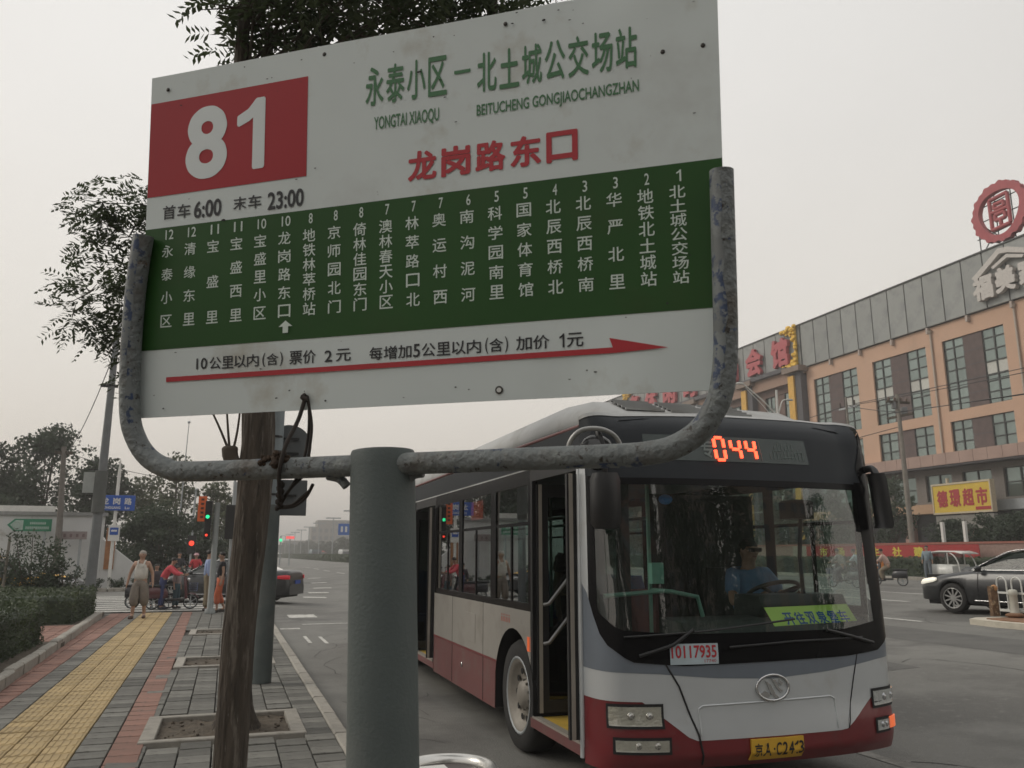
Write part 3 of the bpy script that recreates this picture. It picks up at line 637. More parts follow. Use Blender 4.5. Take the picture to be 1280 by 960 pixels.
for i, (nb, nm) in enumerate(stops):
    x = .0705 + .05590 * i; wd = .0085 if len(nb) == 1 else .020
    it.append((nb, x - wd / 2, x + wd / 2, .3765 - .0003 * i, .3975 - .0003 * i, .008))
    letters('stop_number', it, INKW); it = []
    n_ = len(nm); top, bot = .3640, .1880; hh = .0262 if n_ <= 6 else .0232; x -= .004
    for k, ch in enumerate(nm):
        yc = top - hh / 2 - (top - bot - hh) * (k / (n_ - 1)); it.append((ch, x - .0140, x + .0140, yc - hh / 2, yc + hh / 2, .008))
    letters('stop_name', it, INKW); it = []
mb = MB(); ax, ay = .3470, .1620
mb.add([S @ Vector((ax + a, ay + b, .0026)) for a, b in ((-.0155, .007), (-.006, .007), (-.006, -.006), (.006, -.006), (.006, .007), (.0155, .007), (0, .019))], [(0, 1, 4, 5, 6), (1, 2, 3, 4)]); mb.build('position_arrow', INKW, plate)
it = [('10', .142, .1635, .0945, .1175, .012)] + run('公里以内', .1675, .2640, .0925, .1180, .012, .06) + [('(', .270, .2755, .0905, .1190, .008)] + run('含', .2770, .3010, .0930, .1170, .012, .06) + [(')', .3030, .3085, .0905, .1190, .008)] + run('票价', .3200, .3700, .0915, .1185, .014, .06) + [('2', .3850, .3990, .0920, .1150, .016)] + run('元', .4050, .4330, .0915, .1160, .014, .04)
it = [(c, x0 + (x0 - .142) * .21, x1 + (x1 - .142) * .21, y0, y1, b) for c, x0, x1, y0, y1, b in it]
u = [('每', 0, 24), ('增', 26, 50), ('加', 52, 76), ('5', 79, 91), ('公', 94, 118), ('里', 120, 144), ('以', 146, 170), ('内', 172, 196), ('(', 203, 208), ('含', 210, 233), (')', 236, 241), ('加', 254, 280), ('价', 282, 308), ('1', 324, 332), ('元', 336, 362)]
sc_ = (.9527 - .533) / 362
it += [(c, .533 + a * sc_, .533 + b * sc_, .0895 if c not in '()' else .087, .1150 if c not in '()' else .117, .013) for c, a, b in u]
letters('fare_lettering', it[:12], INKK); letters('fare_lettering', it[12:], INKK)
mb = MB(); y0 = .0775
mb.add([S @ Vector((x, y, .0026)) for x, y in ((.068, .0722), (.068, .0822), (1.0035, .0838), (.9975, .1010), (1.1000, .0775), (1.0035, .0735))], [(0, 5, 2, 1), (5, 4, 3, 2)]); mb.build('direction_arrow', INKR, plate)
BOLT = mat('dark_bolt', (.05, .045, .04), .6, metal=.4)
for (x, y) in ((.4225, .7369 - .012), (.0447, .7297 - .02), (.8082, .7190), (1.1809 - .008, .6122), (1.1025, .6124), (.3980, .0248)):
    mb = MB(); mb.lathe([(.0042, 0), (.0042, .001), (.002, .0018)], 10, S @ Matrix.Translation((x, y, .001))); mb.build('bolt', BOLT, plate)
mb = MB(); mb.lathe([(.0075, 0), (.0075, .001)], 14, S @ Matrix.Translation((.793, .0191, .0012)), mi=0); mb.lathe([(.0045, .001), (.0045, .0016)], 12, S @ Matrix.Translation((.793, .0191, .0012)), mi=1); mb.build('hole_ring', [BOLT, mat('sky_through_hole', (.6, .6, .58), .8, emit=0)], plate)
# chipped enamel scabs along the lower edge and scratches on the face
mb = MB(); r_ = random.Random(4)
for _ in range(60):
    x, y = r_.uniform(.02, 1.17), r_.uniform(.012, .735)
    if r_.random() < .45: y = r_.choice((r_.uniform(.004, .06), r_.uniform(.69, .74)))
    k = r_.uniform(.0006, .0018) * (1 if r_.random() < .85 else 1.7); st = r_.uniform(1, 3.2)
    mb.add([S @ Vector((x + k * st * math.cos(a) * r_.uniform(.6, 1), y + k * math.sin(a) * r_.uniform(.6, 1), .0029)) for a in [6.28 * q / 7 for q in range(7)]], [tuple(range(7))])
mb.build('enamel_chips', mat('chip_dark', (.035, .033, .032), .9), plate, kind='stuff')
# U pipe
Pp = [(.0135, .3834), (-.0004, .2743), (-.0067, .1384), (-.003, .0124), (.0145, -.043), (.0471, -.083), (.0923, -.1060), (.1385, -.114), (.3277, -.1136), (.4967, -.1118), (.6355, -.1104), (.8201, -.1085), (1.0105, -.1066), (1.0638, -.1041), (1.1084, -.0949), (1.1491, -.0704), (1.1726, -.0386), (1.1874, -.0051), (1.1952, .0483), (1.1976, .1162), (1.1981, .2538), (1.1985, .3729)]
pts = [S @ Vector((x, y, .0215)) for x, y in Pp]; pts = catmull(pts, 4)
mb = MB(); mb.tube(pts, .0205, 22); mb.build('frame_pipe', PIPE, sg)
# flaked blue paint left on the arms of the pipe
BLUP = mat('flaked_blue_paint', (.030, .050, .105), .55, var=.4, scale=60, dirt=[((.17, .185, .185), 48, .455, .05), ((.13, .14, .14), 14, .53, .06)])
def flake(i0, i1, a0, a1, seed):
    r_ = random.Random(seed); mb = MB(); rows_ = []
    for i in range(i0, i1 + 1):
        t_ = (pts[min(i + 1, len(pts) - 1)] - pts[max(i - 1, 0)]).normalized(); out_ = (S.to_3x3() @ Vector((0, 0, 1))).normalized(); sd_ = t_.cross(out_).normalized(); f = math.sin(math.pi * (i - i0 + .3) / (i1 - i0 + .6)) ** .4
        mid_, hw = (a0 + a1) / 2, (a1 - a0) / 2 * f; b0, b1 = mid_ - hw * r_.uniform(.6, 1.15), mid_ + hw * r_.uniform(.6, 1.15)
        rows_.append([pts[i] + (sd_ * math.sin(R(b0 + (b1 - b0) * q / 8)) + out_ * math.cos(R(b0 + (b1 - b0) * q / 8))) * .0209 for q in range(9)])
    mb.grid(rows_, smooth=True); mb.build('paint_flake', BLUP, sg)
flake(0, 9, -35, 25, 1); flake(9, 14, -60, -15, 2); flake(68, 84, -70, 10, 3); flake(60, 67, -75, -20, 4); flake(46, 51, 35, 85, 5)
# weld blobs, gussets
for (x, y, k) in ((.348, -.094, .019), (.328, -.097, .012), (.368, -.095, .013)):
    mb = MB(); r2 = random.Random(int(x * 1000))
    for _ in range(9): mb.sphere(S @ Vector((x + r2.uniform(-k, k) * .6, y + r2.uniform(-.012, .010), .034 + r2.uniform(-.006, .008))), k * r2.uniform(.28, .55), 7, 5)
    mb.build('weld_lump', RUST, sg)
for q in ([(.452, -.129), (.476, -.135), (.492, -.150)], [(.648, -.128), (.628, -.132), (.610, -.150)]):
    mb = MB(); mb.tube(catmull([S @ Vector((a, b, .010)) for a, b in q], 5), .009, 8); mb.build('gusset', PIPE, sg)
WIRE = mat('rusty_wire', (.035, .028, .024), .85, var=.4, scale=40)
wt = tag(D.objects.new('tie_wire', None), 'rusty wire twisted through the board hole and round the pipe, its tails dangling', 'wire'); COL.objects.link(wt); wt.location = BASE
for q, r0 in (([(.398, .026, .006), (.386, -.02, .012), (.377, -.07, .040), (.370, -.115, .048), (.362, -.15, .035), (.349, -.178, .01), (.343, -.190, .002)], .0042), ([(.400, .026, .004), (.4065, -.03, -.004), (.401, -.08, -.006), (.396, -.12, -.006), (.372, -.150, .008), (.352, -.180, .01)], .003), ([(.398, .02, -.006), (.398, -.04, -.008), (.389, -.10, -.006), (.380, -.13, 0), (.352, -.176, .012)], .003), ([(.345, -.188, .004), (.372, -.184, .004), (.394, -.170, .006), (.412, -.158, .01)], .0034), ([(.347, -.189, .004), (.376, -.186, .004), (.402, -.170, .006), (.421, -.145, .012)], .0034), ([(.398, .030, .004), (.392, .024, .008), (.404, .020, .008)], .005)):
    mb = MB(); mb.tube(catmull([S @ Vector(p) for p in q], 5), r0, 7); mb.build('strand', WIRE, wt)
mb = MB()
P_ = [S @ Vector((.362 - .019 * t_ + .0035 * math.sin(t_ * 25), -.140 - .052 * t_, .03 - .025 * t_ + .0035 * math.cos(t_ * 25))) for t_ in [k / 30 for k in range(31)]]
mb.tube(P_, .0052, 7); mb.build('twist', WIRE, wt)

# litter bin ring, partly in frame at the bottom
t = thing('litter_bin', 'round stainless steel litter bin with a rolled rim beside the sign post', 'litter bin', (.80, 3.05, 0)); t.scale = (1, 1, 1.06)
INOX = mat('stainless', (.62, .61, .58), .28, metal=.85, var=.08, scale=20, dirt=(.35, .32, .27), dirt_scale=8, dirt_amt=.6)
mb = MB(); mb.lathe([(.135, 0), (.14, .02), (.165, .72), (.165, .775)], 36); mb.build('body', INOX, t)
mb = MB(); mb.tube([(.158 * math.cos(a), .158 * math.sin(a), .785) for a in [6.283 * k / 48 for k in range(48)]], .028, 14, closed=True); mb.build('rim', INOX, t)
mb = MB(); mb.lathe([(.128, .786), (.05, .775)], 30); mb.build('flap', mat('brown_flap', (.06, .045, .04), .5), t)
mb = MB(); mb.box(-.12, .0, -.05, .05, .792, .80); mb.build('ashtray_plate', WHITE, t)

# thick grey pole with the backs of two signs
t = thing('sign_post', 'thick grey steel pole behind the near tree trunk with two sign backs', 'pole', (.51, 11.35, 0))
LGREY = mat('light_grey_pole', (.215, .25, .265), .55, var=.08, scale=4, dirt=(.10, .11, .11), dirt_scale=3, dirt_amt=.55, dirt_w=.3)
mb = MB(); mb.tube([(0, 0, 0), (.01, 0, 2.2)], [.135, .112], 24); mb.build('lower_pole', STEEL, t)
mb = MB(); mb.tube([(.01, 0, 2.2), (.02, 0, 5.2)], [.104, .092], 24); mb.build('upper_pole', LGREY, t)
mb = MB(); mb.lathe([(.118, 2.17), (.118, 2.23)], 24); mb.build('collar', STEEL, t)
SBK = mat('sign_back', (.10, .11, .115), .5, var=.08)
mb = MB(); mb.lathe([(.30, 0), (.30, .012)], 40, fr((.20, .13, 3.03), (1, 0, 0), (0, 0, 1), (0, 1, 0))); mb.build('round_sign', SBK, t)
mb = MB(); mb.box(-.02, .47, .12, .14, 2.10, 2.58); o = mb.build('square_sign', SBK, t); bevel(o, .03, 3)
for z in (2.92, 3.12, 2.35): mb = MB(); mb.lathe([(.112, z), (.112, z + .03)], 24); mb.box(.10, .33, .095, .115, z, z + .03); mb.build('clamp', BLACK, t)

# street lamp on the left
t = thing('street_lamp', 'tall tapered grey lamp pole at the left, rising in front of the white wall', 'street lamp', (-3.52, 25.8, 0))
mb = MB(); mb.tube([(0, 0, 0), (.02, 0, 4), (.03, 0, 8.2)], [.145, .115, .08], 16); mb.build('pole', mat('lamp_pole_grey', (.15, .16, .165), .6, var=.12), t)
mb = MB(); mb.tube(catmull([(.03, 0, 8.1), (.3, .1, 8.9), (1.6, .3, 9.4)], 5), .045, 8); mb.build('arm', GALV, t)
mb = MB(); mb.sphere((1.9, .33, 9.4), .3, 10, 6, sc=(1.3, .5, .3)); mb.build('lamp_head', GALV, t)
mb = MB(); mb.box(-.26, .20, -.02, .06, 6.34, 6.42); mb.lathe([(.125, 6.36), (.125, 6.42)], 14); mb.build('bracket', BLACK, t)
mb = MB(); mb.box(-.44, -.13, -.06, .02, 3.28, 3.86); mb.build('notice_box', mat('notice_grey', (.33, .35, .34), .6), t)
mb = MB(); mb.lathe([(.17, 2.72), (.17, 3.9)], 14); mb.build('sleeve', mat('sleeve', (.10, .105, .10), .8), t)
for z in (3.18, 3.92): mb = MB(); mb.box(-.34, -.08, -.02, .03, z, z + .03); mb.build('strap', BLACK, t)

# street name sign
BLUE = mat('sign_blue', (.012, .075, .36), .4, var=.05)
t = thing('street_name_sign', 'blue street name sign on a white post behind the lamp pole', 'street sign', (-4.85, 40.9, 0))
mb = MB(); mb.tube([(0, 0, 0), (0, 0, 5.2), (0, 0, 5.8)], [.075, .07, .02], 10); mb.build('post', WHITE, t)
mb = MB(); mb.box(-.92, .78, -.16, -.09, 3.49, 4.17); o = mb.build('name_board', BLUE, t); bevel(o, .02)
mb = MB(); Mn = fr((0, -.165, 0), (1, 0, 0), (0, 0, 1), (0, -1, 0))
text_in(mb, '龙', -.62, -.30, 3.76, 4.06, Mn, bold=.02); text_in(mb, '岗', -.12, .17, 3.76, 4.06, Mn, bold=.02); text_in(mb, '路', .34, .64, 3.76, 4.06, Mn, bold=.02); text_in(mb, 'LONGGANG', -.55, .2, 3.56, 3.68, Mn, bold=.02); text_in(mb, 'Lu', .38, .56, 3.56, 3.68, Mn, bold=.02); mb.build('lettering', WHITE, t)
mb = MB(); mb.box(-.2, .26, -.14, -.09, 2.15, 2.85); o2 = mb.build('plate', WHITE, t)
mb = MB(); mb.box(-.14, .20, -.155, -.142, 2.42, 2.74); mb.build('blue_panel', BLUE, t); mb = MB(); mb.box(-.09, .15, -.163, -.157, 2.56, 2.64); mb.build('arrow', WHITE, t)
# green and brown signs on the wall
GRN = mat('sign_green', (.012, .17, .085), .5, var=.06)
def wall_sign(name, lab, x0, x1, z0, z1, m, body):
    t = thing(name, lab, 'sign', ((x0 + x1) / 2, 41.3, 0)); hx = (x1 - x0) / 2
    body(t, hx, z0, z1, m)
    mb = MB(); mb.tube([(hx - .25, .1, 0), (hx - .25, .1, z1)], .05, 8); mb.build('post', GALV, t); return t
def gbody(t, hx, z0, z1, m):
    mb = MB(); mb.prism([(-hx, (z0 + z1) / 2), (-hx + .28, z0), (hx, z0), (hx, z1), (-hx + .28, z1)], 0, .05, fr((0, .05, 0), (1, 0, 0), (0, 0, 1), (0, -1, 0))); mb.build('board', m, t)
    mb = MB(); Mg = fr((0, -.004, 0), (1, 0, 0), (0, 0, 1), (0, -1, 0)); mb.prism([(-hx + .12, (z0 + z1) / 2), (-hx + .32, z0 + .06), (-hx + .62, z0 + .06), (-hx + .62, z1 - .06), (-hx + .32, z1 - .06)], 0, .004, Mg); mb.build('pale_panel', mat('pale_green', (.33, .42, .37), .6), t)
    mb = MB(); mb.tube([(-hx + .38 + .15 * math.cos(a), -.012, (z0 + z1) / 2 + .15 * math.sin(a)) for a in [6.28 * k / 16 for k in range(16)]], .02, 6, closed=True)
    for k in range(12): mb.box(-hx + .72 + k * .078, -hx + .77 + k * .078, -.01, 0, z0 + .09, z0 + .21)
    for k in range(8): mb.box(-hx + .88 + k * .08, -hx + .935 + k * .08, -.01, 0, z0 + .30, z0 + .40)
    mb.build('lettering', mat('pale_green', (.3, .4, .35)), t)
wall_sign('direction_sign', 'green direction sign with a pointed left end in front of the white wall', -9.15, -7.42, 2.56, 3.10, GRN, gbody)
def bbody(t, hx, z0, z1, m):
    mb = MB(); mb.box(-hx, hx, 0, .05, z0, z1); mb.build('board', m, t)
    mb = MB()
    for k in range(4):
        mb.box(-hx + .14 + k * .25, -hx + .24 + k * .25, -.006, 0, z0 + .1, z0 + .24)
    mb.build('lettering', mat('brown_ink', (.14, .09, .09)), t)
wall_sign('direction_sign', 'small brownish sign right of the green one in front of the white wall', -7.05, -5.97, 2.22, 2.57, mat('faded_brown', (.24, .20, .195), .7), bbody)
t = thing('utility_pole', 'weathered wooden utility pole in front of the white wall left of the lamp pole', 'utility pole', (-7.0, 41.0, 0))
mb = MB(); mb.tube([(0, 0, 0), (-.06, 0, 3), (-.22, 0, 6.3)], [.15, .13, .10], 10); mb.build('pole', mat('old_wood', (.15, .135, .12), .9, var=.2), t); mb = MB(); mb.box(-.55, .15, -.06, .06, 5.95, 6.1); mb.build('crossarm', BARK2, t)
for i, (a, b, c) in enumerate((((-7.2, 41, 6.0), (-30, 36, 6.6), .5), ((-7.2, 41, 5.9), (-3.5, 25.8, 7.4), .5), ((-7.2, 41, 6.1), (-1.5, 55, 6.2), .4))):
    a, b = Vector(a), Vector(b); mb = MB(); mb.tube([a.lerp(b, k / 12) + Vector((0, 0, -4 * c * (k / 12) * (1 - k / 12))) for k in range(13)], .014, 4); mb.build('overhead_wire', BLACK, None, label='thin overhead wire at the left, %s' % ['running off the left edge from the wooden pole', 'between the wooden pole and the lamp pole', 'running right behind the trees'][i], category='wire')
# mast and lattice posts poking out of the far trees
for x, y, h, lab in ((-2.9, 54, 9.6, 'thin bare mast rising above the trees under the curved pipe'), (-2.1, 52, 5.3, 'pale slanting post among the dark trees'), (-3.9, 50, 3.9, 'short yellowish post in the dark tree, left one'), (-3.2, 50, 3.6, 'short yellowish post in the dark tree, right one')):
    t = thing('post', lab, 'post', (x, y, 0)); mb = MB(); mb.tube([(0, 0, 0), (.15, 0, h)], [.09, .05] if h < 9 else [.06, .02], 8); mb.build('post', GALV if h > 4.2 else mat('yellow_post', (.35, .34, .12)), t)
    mb = MB(); mb.sphere((.15, 0, h), .09, 8, 5); mb.build('cap', GALV, t)

# pedestrian signal on its pole
t = thing('signal_pole', 'grey traffic signal pole at the end of the sidewalk with green and red lamps', 'traffic signal', (-.33, 24.46, 0))
mb = MB(); mb.tube([(0, 0, 0), (0, 0, .12), (0, 0, .14), (0, 0, 3.0)], [.15, .13, .082, .072], 16); mb.build('pole', mat('signal_grey', (.19, .205, .20), .6, var=.1), t)
mb = MB(); mb.box(-.31, -.13, -.12, .12, 1.98, 3.04); o = mb.build('signal_housing', BLACK, t); bevel(o, .02)
for z, m, nm in ((2.60, GREEN_L, 'green_lamp'), (2.10, RED_L, 'red_lamp')):
    mb = MB(); mb.lathe([((.05 if 'green' in nm else .034), 0), (.03, .02), (.01, .03)], 14, fr((-.235, -.122, z), (1, 0, 0), (0, 0, 1), (0, -1, 0))); lamp = mb.build(nm, m, t)
    mb = MB(); mb.lathe([(.075, 0), (.085, .1)], 14, fr((-.235, -.118, z), (1, 0, 0), (0, 0, 1), (0, -1, 0))) if 0 else mb.box(-.31, -.16, -.21, -.12, z + .08, z + .09); mb.build('visor', BLACK, t)
mb = MB(); mb.box(-.50, -.28, -.1, -.06, 2.47, 3.16); o = mb.build('orange_plaque', mat('orange_plaque', (.62, .12, .03), .6), t)
mb = MB()
for k in range(5): mb.box(-.43, -.35, -.108, -.102, 2.56 + k * .12, 2.62 + k * .12)
mb.build('plaque_lettering', mat('dark_ink', (.08, .03, .02)), t)
t = thing('vehicle_signal', 'dark vehicle signal heads half hidden by the near tree trunk', 'traffic signal', (.12, 24.7, 0))
mb = MB(); mb.tube([(0, 0, 0), (0, 0, 3.6)], .07, 12); mb.build('pole', GALV, t)
mb = MB(); mb.box(-.22, .06, -.14, -.08, 2.0, 2.95); mb.box(.09, .30, -.14, .1, 2.05, 2.95); o = mb.build('signal_housing', BLACK, t); bevel(o, .02)
mb = MB(); mb.tube(catmull([(0, 0, 3.4), (-.02, 0, 3.7), (.18, 0, 3.72), (.2, 0, 2.95)], 5), .035, 8); mb.build('bracket', GALV, t)
t = thing('vehicle_signal', 'far round red traffic light beyond the cyclists', 'traffic signal', (-1.62, 42.6, 0))
mb = MB(); mb.tube([(0, 0, 0), (0, 0, 2.6)], .05, 10); mb.build('pole', GALV, t); mb = MB(); mb.box(-.2, .2, -.1, .1, 1.6, 2.45); mb.build('signal_housing', BLACK, t)
mb = MB(); mb.lathe([(.12, 0), (.08, .04)], 16, fr((0, -.105, 2.08), (1, 0, 0), (0, 0, 1), (0, -1, 0))); mb.build('red_lamp', RED_L, t)

# ================================================================== PEOPLE
def skin_mesh(name, nodes, edges, m, parent, sub=1, squash=1.0, cy=0):
    keys = list(nodes); me = D.meshes.new('tmp'); me.from_pydata([nodes[k][0] for k in keys], [(keys.index(a), keys.index(b)) for a, b in edges], [])
    o = D.objects.new('tmp', me); COL.objects.link(o); sk = o.modifiers.new('s', 'SKIN'); sk.use_smooth_shade = True
    for i, k in enumerate(keys):
        d = me.skin_vertices[0].data[i]; d.radius = (nodes[k][1], nodes[k][1]); d.use_root = (i == 0)
    if sub: sb = o.modifiers.new('b', 'SUBSURF'); sb.levels = sub
    dg = bpy.context.evaluated_depsgraph_get(); dg.update(); nm = D.meshes.new_from_object(o.evaluated_get(dg)); D.objects.remove(o); D.meshes.remove(me)
    if squash != 1:
        for v in nm.vertices: v.co.y = cy + (v.co.y - cy) * squash
    nm.materials.clear(); nm.materials.append(m); nm.polygons.foreach_set('use_smooth', [True] * len(nm.polygons)); nm.name = name
    r_ = D.objects.new(name, nm); COL.objects.link(r_); r_.parent = parent; return r_

def cloth(name, c): return mat(name, c, .9, var=.15, scale=9, bump=.25, bscale=12)
J0 = dict(pelvis=(0, 0, .94), waist=(0, 0, 1.08), chest=(0, 0, 1.28), neckb=(0, .01, 1.43), neck=(0, -.005, 1.51), face=(0, -.022, 1.595), top=(0, -.01, 1.655),
          shL=(.165, 0, 1.385), elL=(.215, .02, 1.12), wrL=(.23, -.03, .89), haL=(.235, -.045, .83), shR=(-.165, 0, 1.385), elR=(-.215, .02, 1.12), wrR=(-.23, -.03, .89), haR=(-.235, -.045, .83),
          hiL=(.09, 0, .90), knL=(.105, -.02, .50), anL=(.105, .02, .09), toL=(.12, -.13, .035), hiR=(-.09, 0, .90), knR=(-.105, -.02, .50), anR=(-.105, .02, .09), toR=(-.12, -.13, .035))
RAD = dict(pelvis=.118, waist=.108, chest=.128, neckb=.062, neck=.052, face=.102, top=.078, sh=.056, el=.037, wr=.026, ha=.028, hi=.082, kn=.054, an=.036, to=.034)
def person(label, loc, rz, h=1.7, pose=None, top=(.5, .5, .5), bottom=(.1, .1, .12), sleeve=.45, leg=1.0, hair=HAIRM, shoes=(.05, .05, .05), vest=False, build=1.0, fingers=True, skirt=False, hat=None, skinm=SKIN, group=None, glasses=False, low=.0, nolegs=False):
    t = thing('person', label, 'person', loc, rz, group); k = h / 1.72
    cg = .026
    J = {a: Vector(b) for a, b in {**J0, **(pose or {})}.items()}
    def rd(n):
        for q in (n, n[:2]):
            if q in RAD: return RAD[q] * (build if n not in ('face', 'top', 'neck') else 1)
    for q in J: J[q] = J[q] * k
    N = {q: (J[q], rd(q) * k) for q in J}
    E_ = [('pelvis', 'waist'), ('waist', 'chest'), ('chest', 'neckb'), ('neckb', 'neck'), ('neck', 'face'), ('face', 'top')]
    for s_ in 'LR': E_ += [('chest', 'sh' + s_), ('sh' + s_, 'el' + s_), ('el' + s_, 'wr' + s_), ('wr' + s_, 'ha' + s_), ('pelvis', 'hi' + s_), ('hi' + s_, 'kn' + s_), ('kn' + s_, 'an' + s_), ('an' + s_, 'to' + s_)]
    if fingers:
        for s_ in 'LR':
            d = (J['ha' + s_] - J['wr' + s_]).normalized(); sd_ = d.cross(Vector((1, 0, 0))); sd_ = sd_.normalized() if sd_.length > .1 else Vector((0, 1, 0)); hp = J['ha' + s_]
            for i, (o_, l_) in enumerate(((-.026, .058), (-.009, .070), (.009, .066), (.026, .052))):
                a = hp + sd_ * o_ * k + d * .02 * k; c_ = Vector((0, 0, 0)) - sd_.cross(d) * .012 * k * (1 if s_ == 'L' else -1)
                N['f%d%s' % (i, s_)] = (a, .010 * k); N['g%d%s' % (i, s_)] = (a + d * l_ * .55 * k + c_ * .4, .0088 * k); N['h%d%s' % (i, s_)] = (a + d * l_ * k + c_, .0075 * k)
                E_ += [('ha' + s_, 'f%d%s' % (i, s_)), ('f%d%s' % (i, s_), 'g%d%s' % (i, s_)), ('g%d%s' % (i, s_), 'h%d%s' % (i, s_))]
            a = hp - sd_ * .034 * k - d * .01 * k; N['t' + s_] = (a, .011 * k); N['u' + s_] = (a - sd_ * .016 * k + d * .035 * k, .009 * k); E_ += [('wr' + s_, 't' + s_), ('t' + s_, 'u' + s_)]
    body = skin_mesh('body', N, E_, skinm, t, squash=1)
    # face
    fc = J['face']; fd = (J['face'] - J['neck']); up = (J['top'] - J['neck']).normalized(); fw = Vector((0, -1, 0)); fw = (fw - up * fw.dot(up)).normalized(); rt = fw.cross(up)
    def fp(x, y, z): return fc + (rt * x + fw * y + up * z) * k
    mb = MB()
    for s_ in (-1, 1): mb.sphere(fp(s_ * .031, .078, .012), .0095 * k, 6, 4)
    mb.build('eyes', HAIRM if not glasses else BLACK, t)
    mb = MB(); mb.sphere(fp(0, .088, -.016), .015 * k, 7, 5, sc=(.75, 1, 1.3)); mb.build('nose', skinm, t)
    mb = MB(); mb.sphere(fp(0, .074, -.048), .017 * k, 7, 4, sc=(1.3, .4, .3)); mb.build('mouth', mat('lips', (.25, .09, .08), .6), t)
    mb = MB()
    for s_ in (-1, 1): mb.sphere(fp(s_ * .083, .0, .0), .022 * k, 7, 5, sc=(.4, .7, 1.2))
    mb.build('ears', skinm, t)
    if hair is not None:
        mb = MB(); prof = [(.001, .086), (.040, .081), (.070, .060), (.086, .028), (.090, -.004), (.080, -.030), (.06, -.045)]
        mb.lathe([(a * k, b * k) for a, b in prof], 14, fr(fc + up * .030 * k - fw * .026 * k, rt, fw, up)); mb.build('hair', hair, t)
    if glasses:
        mb = MB(); mb.box(-.06, -.008, -.012, .012, -.006, .028, M=fr(fp(0, .088, .0), rt * k, fw * k, up * k)); mb.box(.008, .06, -.012, .012, -.006, .028, M=fr(fp(0, .088, .0), rt * k, fw * k, up * k)); mb.box(-.08, .08, -.010, -.004, .014, .022, M=fr(fp(0, .088, 0), rt * k, fw * k, up * k)); mb.build('sunglasses', BLACK, t)
    if hat:
        mb = MB(); mb.lathe([(.15 * k, 0), (.15 * k, .008), (.098 * k, .012), (.09 * k, .07 * k), (.05 * k, .10 * k)], 16, fr(fc + up * .035 * k, rt, fw, up)); mb.build('hat', hat, t)
    # top garment
    g = (.026 if not vest else .046) * k
    if top is not None:
        N2 = {'chest': (J['chest'], rd('chest') * k + g), 'waist': (J['waist'], rd('waist') * k + g * 1.2), 'pelvis': (J['pelvis'].lerp(J['waist'], -.12 - low), rd('pelvis') * k + g), 'neckb': (J['neckb'] - Vector((0, 0, .02 * k if not vest else .03 * k)), (.075 if not vest else .095) * k)}
        E2 = [('chest', 'waist'), ('waist', 'pelvis')] + ([] if vest else [('chest', 'neckb')])
        if vest: del N2['neckb']; N2['chest'] = (J['chest'] + Vector((0, 0, .01)), rd('chest') * k + g * 1.15)
        for s_ in 'LR':
            if vest: N2['sh' + s_] = (J['sh' + s_].lerp(J['neckb'], .38) + Vector((0, 0, .01 * k)), .072 * k); E2.append(('chest', 'sh' + s_)); continue
            N2['sh' + s_] = (J['sh' + s_], rd('sh') * k + g)
            E2.append(('chest', 'sh' + s_))
            if sleeve <= 1: N2['el' + s_] = (J['sh' + s_].lerp(J['el' + s_], sleeve), rd('el') * k * 1.3 + g); E2.append(('sh' + s_, 'el' + s_))
            else: N2['el' + s_] = (J['el' + s_], rd('el') * k + g * 1.2); N2['wr' + s_] = (J['el' + s_].lerp(J['wr' + s_], sleeve - 1), rd('wr') * k + g); E2 += [('sh' + s_, 'el' + s_), ('el' + s_, 'wr' + s_)]
        skin_mesh('shirt' if not vest else 'vest', N2, E2, cloth('cloth_%02x%02x%02x' % tuple(int(q * 255) for q in top), top), t)
    if vest:
        for s_ in (-1, 1): mb = MB(); mb.tube(catmull([Vector(q) * k for q in ((s_ * .070, -.150, 1.30), (s_ * .078, -.115, 1.39), (s_ * .082, -.02, 1.452), (s_ * .078, .085, 1.40), (s_ * .07, .13, 1.30))], 4), .021 * k, 8); mb.build('shoulder_strap', cloth('cloth_%02x%02x%02x' % tuple(int(q * 255) for q in top), top), t)
    if bottom is not None and not nolegs:
        N3 = {'pelvis': (J['pelvis'], rd('pelvis') * k + g * .8), 'waist': (J['pelvis'].lerp(J['waist'], .85), rd('waist') * k + g * .6)}; E3 = [('pelvis', 'waist')]
        for s_ in 'LR':
            N3['hi' + s_] = (J['hi' + s_], rd('hi') * k + g * .9); E3.append(('pelvis', 'hi' + s_))
            if leg <= .5: N3['kn' + s_] = (J['hi' + s_].lerp(J['kn' + s_], leg * 2), rd('kn') * k * 1.25 + g); E3.append(('hi' + s_, 'kn' + s_))
            else: N3['kn' + s_] = (J['kn' + s_], rd('kn') * k + g * 1.4); N3['an' + s_] = (J['kn' + s_].lerp(J['an' + s_], leg * 2 - 1 - .02), (rd('an') * k + g * 1.4) if leg > .95 else rd('kn') * k * 1.05 + g); E3 += [('hi' + s_, 'kn' + s_), ('kn' + s_, 'an' + s_)]
        skin_mesh('trousers' if leg > .5 else 'shorts', N3, E3, cloth('cloth_%02x%02x%02x' % tuple(int(q * 255) for q in bottom), bottom), t)
